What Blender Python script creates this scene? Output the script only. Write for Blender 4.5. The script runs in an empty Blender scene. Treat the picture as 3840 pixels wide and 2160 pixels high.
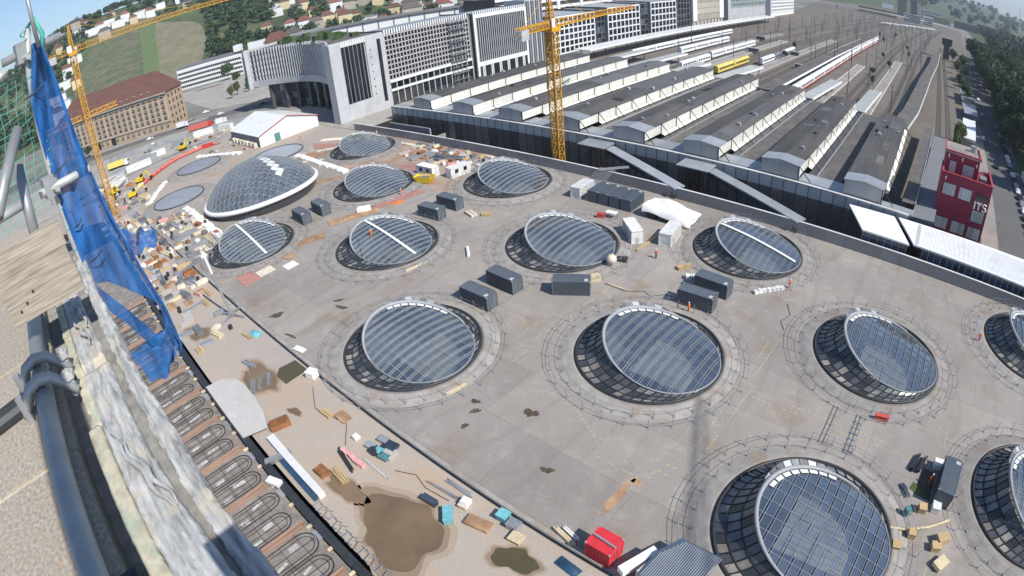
import bpy, bmesh, math, random
from mathutils import Matrix, Vector
R = math.radians
PI = math.pi
SC = bpy.context.scene
COL = SC.collection

# ------------------------------------------------------------------ camera (wide webcam lens with its own barrel curve)
cam = bpy.data.cameras.new('camera')
cam_ob = bpy.data.objects.new('camera', cam)
COL.objects.link(cam_ob)
_r = Vector((0.748213, 0.658479, -0.081133)); _u = Vector((-0.29921, 0.444048, 0.844568)); _f = Vector((-0.592157, 0.607641, -0.529266))
cam_ob.matrix_world = Matrix(((_r.x, _u.x, -_f.x, 0), (_r.y, _u.y, -_f.y, 0), (_r.z, _u.z, -_f.z, 50), (0, 0, 0, 1)))
cam.type = 'PANO'
cam.panorama_type = 'FISHEYE_LENS_POLYNOMIAL'
cam.sensor_fit = 'HORIZONTAL'
cam.sensor_width = 36
cam.sensor_height = 20.25
cam.fisheye_fov = R(180)
cam.fisheye_polynomial_k0 = 0
cam.fisheye_polynomial_k1 = -0.04930446509737465
cam.fisheye_polynomial_k2 = 0
cam.fisheye_polynomial_k3 = -5.403515825857662e-06
cam.fisheye_polynomial_k4 = 0
cam.clip_start = 0.02
cam.clip_end = 30000
SC.camera = cam_ob

# ------------------------------------------------------------------ sky, sun, exposure
SUN_EL, SUN_AZ = 46.0, 0.5           # azimuth from +X towards +Y
w = bpy.data.worlds.new('World'); SC.world = w; w.use_nodes = True
nt = w.node_tree; nt.nodes.clear()
sky = nt.nodes.new('ShaderNodeTexSky'); sky.sky_type = 'NISHITA'; sky.sun_disc = False
sky.sun_elevation = R(SUN_EL); sky.sun_rotation = R(90 - SUN_AZ)
sky.altitude = 300; sky.air_density = 1.0; sky.dust_density = .35; sky.ozone_density = 3.5
bg = nt.nodes.new('ShaderNodeBackground'); bg.inputs[1].default_value = 0.11
wo = nt.nodes.new('ShaderNodeOutputWorld')
nt.links.new(sky.outputs[0], bg.inputs[0]); nt.links.new(bg.outputs[0], wo.inputs[0])
sl = bpy.data.lights.new('sun', 'SUN'); sl.energy = 4.2; sl.angle = R(0.5); sl.color = (1, .955, .89)
so = bpy.data.objects.new('sun', sl); COL.objects.link(so)
_sd = Vector((math.cos(R(SUN_EL)) * math.cos(R(SUN_AZ)), math.cos(R(SUN_EL)) * math.sin(R(SUN_AZ)), math.sin(R(SUN_EL))))
so.rotation_euler = (-_sd).to_track_quat('-Z', 'Y').to_euler(); so.location = _sd * 300
vs = SC.view_settings
vs.view_transform = 'Standard'; vs.look = 'None'; vs.exposure = 0.38; vs.gamma = 1; vs.use_curve_mapping = False
SC.cycles.max_bounces = 6; SC.cycles.transparent_max_bounces = 12; SC.cycles.diffuse_bounces = 2
SC.cycles.glossy_bounces = 2; SC.cycles.transmission_bounces = 3; SC.cycles.volume_bounces = 0
SC.cycles.caustics_reflective = False; SC.cycles.caustics_refractive = False
SC.cycles.use_denoising = True
SC.cycles.use_adaptive_sampling = True

# ------------------------------------------------------------------ materials
def _mix(nt, a, b, fac, typ='MIX'):
    m = nt.nodes.new('ShaderNodeMix'); m.data_type = 'RGBA'; m.blend_type = typ
    for s, v in ((m.inputs[0], fac), (m.inputs[6], a), (m.inputs[7], b)):
        if hasattr(v, 'is_linked') or hasattr(v, 'links'): nt.links.new(v, s)
        else: s.default_value = v if not isinstance(v, tuple) else (*v, 1)
    return m.outputs[2]
def _ramp(nt, src, stops):
    r = nt.nodes.new('ShaderNodeValToRGB'); nt.links.new(src, r.inputs[0]); e = r.color_ramp.elements
    while len(e) > 1: e.remove(e[-1])
    e[0].position = stops[0][0]; e[0].color = (*([stops[0][1]] * 3), 1)
    for p, v in stops[1:]:
        n = e.new(p); n.color = (v, v, v, 1)
    return r.outputs[0]
def _noise(nt, co, scale, detail=4, rough=.55, stretch=None):
    n = nt.nodes.new('ShaderNodeTexNoise'); n.inputs['Scale'].default_value = scale
    n.inputs['Detail'].default_value = detail; n.inputs['Roughness'].default_value = rough
    if stretch:
        mp = nt.nodes.new('ShaderNodeMapping'); mp.inputs['Scale'].default_value = stretch
        nt.links.new(co, mp.inputs[0]); co = mp.outputs[0]
    nt.links.new(co, n.inputs['Vector']); return n.outputs[0]
MATS = {}
def mat(name, c, rough=.8, metal=0, var=.18, scale=1.5, rand=.12, spec=.3, bump=0, stretch=None, stain=None, stain_scale=.3, stain_at=(.52, .66), emit=None):
    """base colour with broken-up tone; every object also gets a slightly different tone"""
    m = bpy.data.materials.new(name); m.use_nodes = True; nt = m.node_tree; b = nt.nodes['Principled BSDF']
    co = nt.nodes.new('ShaderNodeTexCoord').outputs['Object']
    f = _ramp(nt, _noise(nt, co, scale, 5, .6, stretch), [(.3, 0), (.7, 1)])
    lo = tuple(x * (1 - var) for x in c); hi = tuple(min(.95, x * (1 + var)) for x in c)
    col = _mix(nt, lo, hi, f)
    if stain:
        sf = _ramp(nt, _noise(nt, co, stain_scale, 6, .62), [(stain_at[0], 0), (stain_at[1], .75)])
        col = _mix(nt, col, stain, sf)
    if rand:
        oi = nt.nodes.new('ShaderNodeObjectInfo')
        mr = nt.nodes.new('ShaderNodeMapRange'); mr.inputs[3].default_value = 1 - rand; mr.inputs[4].default_value = 1 + rand
        nt.links.new(oi.outputs['Random'], mr.inputs[0])
        col = _mix(nt, col, mr.outputs[0], 1.0, 'MULTIPLY')
    nt.links.new(col, b.inputs['Base Color'])
    b.inputs['Roughness'].default_value = rough; b.inputs['Metallic'].default_value = metal
    b.inputs['Specular IOR Level'].default_value = spec
    if bump:
        bp = nt.nodes.new('ShaderNodeBump'); bp.inputs['Strength'].default_value = bump
        nt.links.new(_noise(nt, co, scale * 4, 6, .65, stretch), bp.inputs['Height']); nt.links.new(bp.outputs[0], b.inputs['Normal'])
    MATS[name] = m
    return m
def glassmat(name, tint, refl=.5, rough=.03, clear=.75, dust=.0):
    """see-through glazing: tinted straight transmission plus mirror reflection that grows at grazing angles"""
    m = bpy.data.materials.new(name); m.use_nodes = True; nt = m.node_tree; nt.nodes.clear()
    t = nt.nodes.new('ShaderNodeBsdfTransparent'); t.inputs[0].default_value = (*[x * clear for x in tint], 1)
    g = nt.nodes.new('ShaderNodeBsdfGlossy'); g.inputs['Roughness'].default_value = rough; g.inputs[0].default_value = (.92, .95, 1, 1)
    fr = nt.nodes.new('ShaderNodeFresnel'); fr.inputs[0].default_value = 1.5
    ma = nt.nodes.new('ShaderNodeMath'); ma.operation = 'MULTIPLY_ADD'; ma.inputs[1].default_value = 1.0; ma.inputs[2].default_value = refl
    oi = nt.nodes.new('ShaderNodeObjectInfo')
    mr = nt.nodes.new('ShaderNodeMapRange'); mr.inputs[3].default_value = -.05; mr.inputs[4].default_value = .05
    ad = nt.nodes.new('ShaderNodeMath'); ad.operation = 'ADD'
    nt.links.new(oi.outputs['Random'], mr.inputs[0]); nt.links.new(fr.outputs[0], ma.inputs[0])
    nt.links.new(ma.outputs[0], ad.inputs[0]); nt.links.new(mr.outputs[0], ad.inputs[1])
    mx = nt.nodes.new('ShaderNodeMixShader'); o = nt.nodes.new('ShaderNodeOutputMaterial')
    nt.links.new(ad.outputs[0], mx.inputs[0]); nt.links.new(t.outputs[0], mx.inputs[1]); nt.links.new(g.outputs[0], mx.inputs[2])
    d = nt.nodes.new('ShaderNodeBsdfDiffuse'); d.inputs[0].default_value = (.50, .56, .60, 1); m2 = nt.nodes.new('ShaderNodeMixShader')
    geo_ = nt.nodes.new('ShaderNodeNewGeometry').outputs['Position']
    nt.links.new(_ramp(nt, _noise(nt, geo_, .16, 5, .65), [(.32, dust * .35), (.72, dust * 1.7)]), m2.inputs[0]); nt.links.new(mx.outputs[0], m2.inputs[1]); nt.links.new(d.outputs[0], m2.inputs[2]); nt.links.new(m2.outputs[0], o.inputs[0])
    MATS[name] = m
    return m
def deckmat(name, c1, c2, stain, dark, seed, sscale=.12, sat=(.56, .72), joints=False):
    """weathered site concrete: broad tone drift, blotches, tyre-grey smears, fine grain"""
    m = bpy.data.materials.new(name); m.use_nodes = True; nt = m.node_tree; b = nt.nodes['Principled BSDF']
    tc = nt.nodes.new('ShaderNodeTexCoord').outputs['Object']
    mp = nt.nodes.new('ShaderNodeMapping'); mp.inputs['Location'].default_value = (seed, seed * .7, 0); nt.links.new(tc, mp.inputs[0]); co = mp.outputs[0]
    col = _mix(nt, c1, c2, _ramp(nt, _noise(nt, co, .045, 6, .6), [(.35, 0), (.65, 1)]))
    col = _mix(nt, col, tuple(x * 1.22 for x in c2), _ramp(nt, _noise(nt, co, .35, 6, .7), [(.52, 0), (.75, .6)]))
    col = _mix(nt, col, stain, _ramp(nt, _noise(nt, co, sscale, 8, .68), [(sat[0], 0), (sat[1], .8)]))
    col = _mix(nt, col, dark, _ramp(nt, _noise(nt, co, .09, 7, .7, (1, .35, 1)), [(.60, 0), (.76, .55)]))
    col = _mix(nt, col, dark, _ramp(nt, _noise(nt, co, 1.1, 5, .75), [(.62, 0), (.78, .5)]))
    if joints:
        br = nt.nodes.new('ShaderNodeTexBrick'); br.inputs['Scale'].default_value = 1; br.inputs['Brick Width'].default_value = 14.6; br.inputs['Row Height'].default_value = 9.1
        br.inputs['Mortar Size'].default_value = .05; br.inputs['Mortar Smooth'].default_value = .4; br.inputs['Color1'].default_value = (.92, .92, .92, 1); br.inputs['Color2'].default_value = (1.1, 1.09, 1.07, 1); br.inputs['Mortar'].default_value = (.72, .70, .68, 1)
        wv = nt.nodes.new('ShaderNodeVectorMath'); wv.operation = 'ADD'; sc = nt.nodes.new('ShaderNodeVectorMath'); sc.operation = 'SCALE'; sc.inputs['Scale'].default_value = .5
        n3 = nt.nodes.new('ShaderNodeTexNoise'); n3.inputs['Scale'].default_value = .5; nt.links.new(co, n3.inputs['Vector']); nt.links.new(n3.outputs['Color'], sc.inputs[0]); nt.links.new(co, wv.inputs[0]); nt.links.new(sc.outputs[0], wv.inputs[1]); nt.links.new(wv.outputs[0], br.inputs['Vector'])
        col = _mix(nt, col, br.outputs['Color'], .8, 'MULTIPLY')
        wa = nt.nodes.new('ShaderNodeTexWave'); wa.inputs['Scale'].default_value = .045; wa.inputs['Distortion'].default_value = 9; wa.inputs['Detail'].default_value = 4; wa.inputs['Detail Scale'].default_value = .6; nt.links.new(co, wa.inputs['Vector'])
        col = _mix(nt, col, dark, _ramp(nt, wa.outputs['Fac'], [(.90, 0), (.985, .16)]))
        col = _mix(nt, col, (.42, .40, .375), _ramp(nt, _noise(nt, co, .22, 7, .72, (.5, 1.4, 1)), [(.58, 0), (.74, .55)]))
    g = _ramp(nt, _noise(nt, co, 5, 3, .7), [(.3, .86), (.7, 1.12)])
    col = _mix(nt, col, g, 1.0, 'MULTIPLY')
    nt.links.new(col, b.inputs['Base Color']); b.inputs['Roughness'].default_value = .9; b.inputs['Specular IOR Level'].default_value = .2
    bp = nt.nodes.new('ShaderNodeBump'); bp.inputs['Strength'].default_value = .25; bp.inputs['Distance'].default_value = .2
    nt.links.new(_noise(nt, co, 1.5, 6, .7), bp.inputs['Height']); nt.links.new(bp.outputs[0], b.inputs['Normal'])
    MATS[name] = m
    return m

deckmat('deck', (.275, .248, .222), (.345, .315, .285), (.26, .20, .145), (.175, .158, .143), 3, .12, (.54, .70), True)
deckmat('sand_slab', (.45, .375, .30), (.385, .345, .305), (.47, .34, .235), (.25, .215, .18), 21, .10, (.50, .66))
deckmat('yard', (.40, .345, .29), (.36, .32, .285), (.38, .26, .18), (.22, .19, .165), 55, .11, (.52, .68))
deckmat('ballast', (.155, .135, .115), (.19, .165, .14), (.17, .16, .085), (.10, .085, .075), 80, .05, (.55, .66))
deckmat('asphalt', (.12, .118, .115), (.15, .147, .142), (.10, .095, .09), (.085, .083, .08), 90)
deckmat('city', (.22, .212, .195), (.27, .26, .24), (.16, .165, .12), (.12, .115, .105), 130, .02, (.46, .58))
deckmat('pale_concrete', (.46, .44, .41), (.52, .50, .47), (.40, .36, .31), (.33, .31, .29), 170)
mat('kerb', (.31, .287, .262), var=.2, scale=.6, stain=(.27, .21, .16), stain_scale=.25)
mat('pit_wall', (.45, .44, .42), var=.2, scale=.5)
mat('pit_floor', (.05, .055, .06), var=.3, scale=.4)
mat('plank_deck', (.52, .45, .34), var=.3, scale=1.2, stretch=(.3, 3, 1))
mat('dark_steel', (.05, .054, .06), rough=.5, metal=.3, var=.2)
mat('rib', (.27, .295, .315), rough=.5, metal=0, var=.12)
mat('ring_beam', (.34, .35, .36), rough=.5, var=.1)
mat('white_sheet', (.74, .74, .72), rough=.5, var=.05)
mat('concourse_glass', (.15, .135, .125), rough=.4, var=.4, scale=.3, rand=.35, spec=.5, stain=(.09, .08, .078), stain_scale=.12)
mat('galv', (.40, .41, .42), rough=.45, metal=.5, var=.2, scale=3)
mat('skirt_dark', (.07, .075, .082), rough=.25, var=.3, rand=.5, spec=.6)
mat('skirt_grey', (.17, .175, .18), rough=.3, var=.3, rand=.35, spec=.5)
mat('skirt_beige', (.30, .27, .235), rough=.6, var=.3, rand=.3)
glassmat('roof_glass', (.76, .86, .94), .30, .05, .86, .065)
glassmat('dome_glass', (.88, .91, .93), .20, .10, .85, .13)
glassmat('flat_glass', (.3, .38, .44), .42, .12, .3)
mat('yellow_paint', (.50, .41, .19), var=.3, scale=2)
mat('container_grey', (.105, .125, .15), rough=.5, var=.14, scale=.8, spec=.4, rand=.1, stain=(.13, .14, .15), stain_scale=.6)
mat('container_white', (.76, .76, .73), rough=.5, var=.06, stain=(.55, .52, .47), stain_scale=.9)
mat('container_red', (.66, .045, .06), rough=.45, var=.1, stain=(.42, .06, .06), stain_scale=.8)
mat('wall_grey', (.30, .295, .29), var=.12, scale=.4, rand=.06, stain=(.22, .215, .21), stain_scale=.3)
mat('coping', (.62, .61, .59), var=.08)
mat('shed_roof', (.085, .083, .083), rough=.85, var=.35, scale=.5, stretch=(3, .12, 1), rand=.25, stain=(.11, .095, .085), stain_scale=.08)
mat('shed_roof_new', (.12, .121, .125), rough=.8, var=.15, scale=.2, rand=.15)
mat('low_roof', (.125, .118, .11), rough=.85, var=.3, scale=.4, stain=(.19, .16, .13), stain_scale=.12, rand=.2)
mat('zinc', (.38, .40, .42), rough=.45, metal=.3, var=.12, scale=.3, rand=.15)
mat('gable_grey', (.46, .46, .455), var=.1, scale=.3, rand=.15)
mat('cladding', (.74, .74, .68), rough=.6, var=.08, scale=.5, rand=.08, stain=(.62, .58, .48), stain_scale=.25, stretch=(1, 1, .3))
mat('cladding_rib', (.55, .53, .45), rough=.6, var=.1)
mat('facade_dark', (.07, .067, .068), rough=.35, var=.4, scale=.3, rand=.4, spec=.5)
mat('facade_rust', (.10, .075, .06), var=.4, scale=.4)
mat('window_dark', (.018, .021, .028), rough=.12, var=.4, scale=.2, rand=.5, spec=.6)
mat('window_blue', (.06, .085, .12), rough=.12, var=.3, scale=.2, rand=.4, spec=.7)
mat('window_green', (.16, .24, .22), rough=.15, var=.2, scale=.2, rand=.3, spec=.6)
mat('facade_white', (.74, .75, .74), var=.05, rand=.03)
mat('facade_conc', (.47, .48, .485), var=.1, scale=.3, rand=.05, stain=(.38, .385, .39), stain_scale=.12)
mat('facade_lattice', (.44, .42, .41), var=.15, rand=.1)
mat('facade_grey', (.20, .205, .215), var=.1, rand=.06)
mat('facade_beige', (.50, .38, .26), var=.15, scale=.3, stain=(.38, .29, .2), stain_scale=.15)
mat('facade_stone', (.40, .36, .31), var=.15, scale=.2)
mat('facade_yellow', (.62, .53, .33), var=.1)
mat('tile_red', (.20, .085, .065), var=.2, scale=.3, stretch=(1, 4, 1), rand=.2)
mat('tile_brown', (.15, .075, .06), var=.2, scale=.25, stretch=(1, 4, 1))
mat('tile_dark', (.10, .085, .08), var=.2, rand=.3)
mat('its_red', (.24, .028, .058), rough=.7, var=.1, scale=.3, rand=0)
mat('its_trim', (.50, .08, .09), rough=.6, var=.1)
mat('white_paint', (.80, .80, .79), rough=.5, var=.04, rand=.03)
mat('white_ribbed', (.80, .81, .80), rough=.4, var=.05, scale=2, stretch=(4, .2, 1), stain=(.66, .64, .58), stain_scale=.25)
mat('crane_yellow', (.64, .33, .03), rough=.5, var=.2, rand=.05, stain=(.42, .2, .03), stain_scale=1)
mat('machine_yellow', (.75, .52, .02), rough=.45, var=.12, rand=.06)
mat('orange', (.80, .20, .04), rough=.7, var=.15)
mat('red_paint', (.60, .07, .05), rough=.5, var=.15)
mat('salmon', (.66, .16, .12), rough=.6, var=.15)
mat('pink', (.70, .36, .36), rough=.7, var=.2)
mat('teal', (.16, .42, .46), rough=.6, var=.25, scale=2)
mat('teal_dark', (.10, .24, .24), rough=.6, var=.25)
mat('blue_tarp', (.03, .075, .14), rough=.5, var=.3)
mat('timber', (.50, .36, .19), var=.25, scale=3, stretch=(1, 6, 1), rand=.2)
mat('timber_pale', (.66, .55, .36), var=.2, scale=3, rand=.15)
mat('rust', (.30, .13, .055), var=.35, scale=1.5, rand=.25)
mat('rust_panel', (.40, .20, .165), var=.15, scale=.8)
mat('ply_brown', (.36, .22, .13), var=.3, scale=.5, stain=(.55, .40, .24), stain_scale=.4)
mat('cream', (.70, .62, .50), var=.2, scale=.8, rand=.15)
mat('foam_white', (.80, .79, .76), var=.08)
mat('water_mud', (.19, .132, .08), rough=.05, var=.18, scale=.25, spec=.5)
mat('water_dark', (.09, .075, .04), rough=.05, var=.15, scale=.3, spec=.5)
mat('hole', (.10, .075, .05), rough=.6, var=.5, scale=1.5)
mat('rail_steel', (.34, .32, .30), rough=.4, metal=.6, var=.2)
mat('platform', (.29, .265, .24), var=.15, scale=.4, stain=(.22, .2, .18), stain_scale=.1)
mat('grey_canopy', (.40, .42, .40), var=.12, scale=.2, rand=.1)
mat('train_white', (.80, .81, .82), rough=.35, var=.05, rand=.04)
mat('train_yellow', (.80, .62, .16), rough=.35, var=.08)
mat('train_grey', (.20, .21, .23), rough=.5, var=.15)
mat('blue_seat', (.05, .19, .42), rough=.4, var=.15)
mat('mast', (.10, .11, .11), rough=.6, var=.2, rand=.2)
mat('car_white', (.75, .75, .76), rough=.25, var=.03); mat('car_dark', (.03, .033, .04), rough=.2, var=.1); mat('car_silver', (.36, .37, .39), rough=.25, metal=.3, var=.05)
mat('tyre', (.02, .02, .02), var=.1)
mat('bark', (.09, .065, .045), var=.3, scale=4)
mat('leaf_dark', (.035, .062, .026), rough=.7, var=.4, scale=.35, rand=.25)
mat('leaf_mid', (.055, .088, .032), rough=.7, var=.4, scale=.35, rand=.25)
mat('leaf_olive', (.10, .115, .04), rough=.7, var=.35, scale=.35, rand=.25)
mat('hill_green', (.072, .098, .042), var=.35, scale=.02, stain=(.15, .14, .085), stain_scale=.012, stain_at=(.55, .62), rand=0)
mat('vine_green', (.098, .118, .06), var=.5, scale=.6, stretch=(.12, 1.2, 1), stain=(.17, .155, .10), stain_scale=.06, stain_at=(.46, .62), rand=.1)
mat('vine_tan', (.20, .18, .115), var=.4, scale=.7, stretch=(1.4, .1, 1), stain=(.13, .14, .075), stain_scale=.06, stain_at=(.46, .64), rand=.1)
mat('vine_bright', (.115, .16, .065), var=.25, scale=.3, stretch=(.3, 3, 1), rand=0)
mat('vine_wall', (.22, .20, .14), var=.25, scale=.3)
mat('skin', (.45, .28, .2), var=.05); mat('jeans', (.04, .05, .08), var=.2)
mat('stone_ledge', (.37, .325, .265), var=.35, scale=70, rand=.1, bump=.6, stain=(.48, .30, .16), stain_scale=26, stain_at=(.58, .74))
mat('flashing', (.40, .40, .385), rough=.7, var=.42, scale=22, rand=.05, bump=.9, stain=(.55, .48, .35), stain_scale=6, stretch=(.35, 2.2, 1))
mat('flashing_green', (.50, .46, .34), rough=.75, var=.3, scale=16, bump=.8, stain=(.36, .50, .40), stain_scale=5)
mat('shade_stone', (.30, .285, .26), rough=.85, var=.3, scale=14, bump=.9, stain=(.2, .19, .17), stain_scale=8)  # rough grey stone, darkened to imitate shade in the bed strip and gap
mat('tube', (.36, .37, .37), rough=.45, metal=.35, var=.12, scale=9, rand=.08)
mat('tube_bright', (.50, .50, .48), rough=.45, metal=.2, var=.12, scale=9)
mat('old_wood', (.37, .32, .255), rough=.85, var=.42, scale=5, stretch=(14, 1.2, 22), bump=.6, rand=.05, stain=(.20, .16, .115), stain_scale=6, stain_at=(.58, .75))
mat('green_cord', (.10, .42, .33), rough=.6, var=.2, scale=30)
mat('net_blue', (.02, .12, .36), rough=.7, var=.25, scale=3, rand=.05)
mat('parapet_mortar', (.60, .54, .42), var=.2, scale=20)

# ------------------------------------------------------------------ builders
class MB:
    def __init__(s): s.v = []; s.f = []
    def add(s, vs, fs):
        n = len(s.v); s.v += [tuple(p) for p in vs]; s.f += [tuple(i + n for i in q) for q in fs]; return s
    def box(s, x0, x1, y0, y1, z0, z1):
        return s.add([(x0, y0, z0), (x1, y0, z0), (x1, y1, z0), (x0, y1, z0), (x0, y0, z1), (x1, y0, z1), (x1, y1, z1), (x0, y1, z1)],
                     [(0, 3, 2, 1), (4, 5, 6, 7), (0, 1, 5, 4), (1, 2, 6, 5), (2, 3, 7, 6), (3, 0, 4, 7)])
    def obox(s, c, l, wd, h, ang, z0=0):
        u = Vector((math.cos(ang), math.sin(ang))); n = Vector((-u.y, u.x)); q = []
        for z in (z0, z0 + h):
            for a, b in ((-1, -1), (1, -1), (1, 1), (-1, 1)):
                p = Vector(c[:2]) + u * l / 2 * a + n * wd / 2 * b; q.append((p.x, p.y, z))
        return s.add(q, [(0, 3, 2, 1), (4, 5, 6, 7), (0, 1, 5, 4), (1, 2, 6, 5), (2, 3, 7, 6), (3, 0, 4, 7)])
    def prism(s, poly, z0, z1):
        n = len(poly); zz = (lambda z, p: z(p[0], p[1])) 
        lo = [(x, y, z0(x, y) if callable(z0) else z0) for x, y in poly]; hi = [(x, y, z1(x, y) if callable(z1) else z1) for x, y in poly]
        return s.add(lo + hi, [tuple(range(n - 1, -1, -1)), tuple(range(n, 2 * n))] + [(i, (i + 1) % n, n + (i + 1) % n, n + i) for i in range(n)])
    def tube(s, p0, p1, r, n=6, r1=None, cap=True):
        p0 = Vector(p0); p1 = Vector(p1); d = p1 - p0
        if d.length < 1e-9: return s
        d.normalize(); a = d.orthogonal().normalized(); b = d.cross(a); r1 = r if r1 is None else r1
        vs = []
        for p, rr in ((p0, r), (p1, r1)):
            for i in range(n):
                t = 2 * PI * i / n; vs.append(p + (a * math.cos(t) + b * math.sin(t)) * rr)
        fs = [(i, (i + 1) % n, n + (i + 1) % n, n + i) for i in range(n)]
        if cap: fs += [tuple(range(n - 1, -1, -1)), tuple(range(n, 2 * n))]
        return s.add(vs, fs)
    def bar(s, p0, p1, wd, h=None):
        """square bar between two points"""
        p0 = Vector(p0); p1 = Vector(p1); d = (p1 - p0)
        if d.length < 1e-9: return s
        d.normalize(); up = Vector((0, 0, 1)) if abs(d.z) < .95 else Vector((1, 0, 0))
        a = d.cross(up).normalized() * wd / 2; b = a.cross(d).normalized() * (h or wd) / 2
        return s.add([p0 - a - b, p0 + a - b, p0 + a + b, p0 - a + b, p1 - a - b, p1 + a - b, p1 + a + b, p1 - a + b],
                     [(0, 1, 2, 3), (7, 6, 5, 4), (0, 4, 5, 1), (1, 5, 6, 2), (2, 6, 7, 3), (3, 7, 4, 0)])
    def path(s, pts, r, n=6, closed=False):
        m = len(pts); pts = [Vector(p) for p in pts]; rings = []
        a = None
        for i in range(m):
            d = (pts[(i + 1) % m] - pts[i - 1]) if closed or 0 < i < m - 1 else (pts[1] - pts[0] if i == 0 else pts[-1] - pts[-2])
            d.normalize(); a = d.orthogonal().normalized() if a is None else (a - d * a.dot(d)).normalized(); b = d.cross(a)
            rr = r[i] if isinstance(r, (list, tuple)) else r
            rings.append([pts[i] + (a * math.cos(2 * PI * k / n) + b * math.sin(2 * PI * k / n)) * rr for k in range(n)])
        vs = [p for q in rings for p in q]; fs = []
        for i in range(m if closed else m - 1):
            j = (i + 1) % m
            for k in range(n): fs.append((i * n + k, i * n + (k + 1) % n, j * n + (k + 1) % n, j * n + k))
        if not closed: fs += [tuple(range(n - 1, -1, -1)), tuple((m - 1) * n + k for k in range(n))]
        return s.add(vs, fs)
    def grid(s, rows, closed=False):
        """rows of points -> quads"""
        nr = len(rows); nc = len(rows[0]); vs = [p for r in rows for p in r]; fs = []
        for i in range(nr - 1):
            for j in range(nc if closed else nc - 1):
                k = (j + 1) % nc; fs.append((i * nc + j, i * nc + k, (i + 1) * nc + k, (i + 1) * nc + j))
        return s.add(vs, fs)
    def mesh(s, name, m=None, smooth=False):
        me = bpy.data.meshes.new(name); me.from_pydata([tuple(p) for p in s.v], [], s.f); me.update()
        if m: me.materials.append(MATS[m])
        if smooth: me.polygons.foreach_set('use_smooth', [True] * len(me.polygons))
        return me
    def build(s, name, m, parent=None, smooth=False): return ob(name, s.mesh(name, m, smooth), parent)
KIDS = {}
def ob(name, me, parent=None, loc=None, rz=0):
    o = bpy.data.objects.new(name, me); COL.objects.link(o)
    if parent: o.parent = parent; KIDS.setdefault(parent.name, []).append(o)
    if loc: o.location = loc
    if rz: o.rotation_euler = (0, 0, rz)
    return o
def tag(o, label, cat, group=None):
    o['label'] = label; o['category'] = cat
    if group: o['group'] = group
    return o
def thing(name, label, cat, loc=(0, 0, 0), rz=0, group=None):
    o = bpy.data.objects.new(name, None); COL.objects.link(o); o.empty_display_size = .5
    o.location = loc; o.rotation_euler = (0, 0, rz)
    return tag(o, label, cat, group)
def copy_tree(o, parent=None, loc=None, rz=None, label=None, group=None):
    c = o.copy(); COL.objects.link(c)
    if parent: c.parent = parent
    if loc is not None: c.location = loc
    if rz is not None: c.rotation_euler = (0, 0, rz)
    if label: c['label'] = label
    if group: c['group'] = group
    for k in KIDS.get(o.name, ()): copy_tree(k, c)
    return c
def struct(o, kind='structure'):
    o['kind'] = kind; return o
def slab(name, poly, z0, z1, m, parent=None): return MB().prism(poly, z0, z1).build(name, m, parent)
def rect(x0, x1, y0, y1): return [(x0, y0), (x1, y0), (x1, y1), (x0, y1)]
def sheet(name, outer, holes, z, m):
    """flat sheet with holes cut out"""
    bm = bmesh.new()
    for loop in [outer] + holes:
        vs = [bm.verts.new((x, y, z)) for x, y in loop]
        for i in range(len(vs)): bm.edges.new((vs[i], vs[(i + 1) % len(vs)]))
    bmesh.ops.triangle_fill(bm, edges=bm.edges[:], use_beauty=True, use_dissolve=False, normal=(0, 0, 1))
    for f in bm.faces:
        if f.normal.z < 0: f.normal_flip()
    me = bpy.data.meshes.new(name); bm.to_mesh(me); bm.free(); me.materials.append(MATS[m])
    return struct(ob(name, me))
def circ(cx, cy, r, n=64): return [(cx + r * math.cos(2 * PI * i / n), cy + r * math.sin(2 * PI * i / n)) for i in range(n)]
def blob(cx, cy, rx, ry, seed, n=28, amp=.22, ang=0):
    rg = random.Random(seed); ph = [rg.uniform(0, 6.28) for _ in range(5)]; out = []
    for i in range(n):
        t = 2 * PI * i / n; k = 1 + amp * (math.sin(2 * t + ph[0]) * .5 + math.sin(3 * t + ph[1]) * .4 + math.sin(5 * t + ph[2]) * .3 + math.sin(9 * t + ph[3]) * .16)
        x, y = rx * k * math.cos(t), ry * k * math.sin(t); out.append((cx + x * math.cos(ang) - y * math.sin(ang), cy + x * math.sin(ang) + y * math.cos(ang)))
    return out

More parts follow.
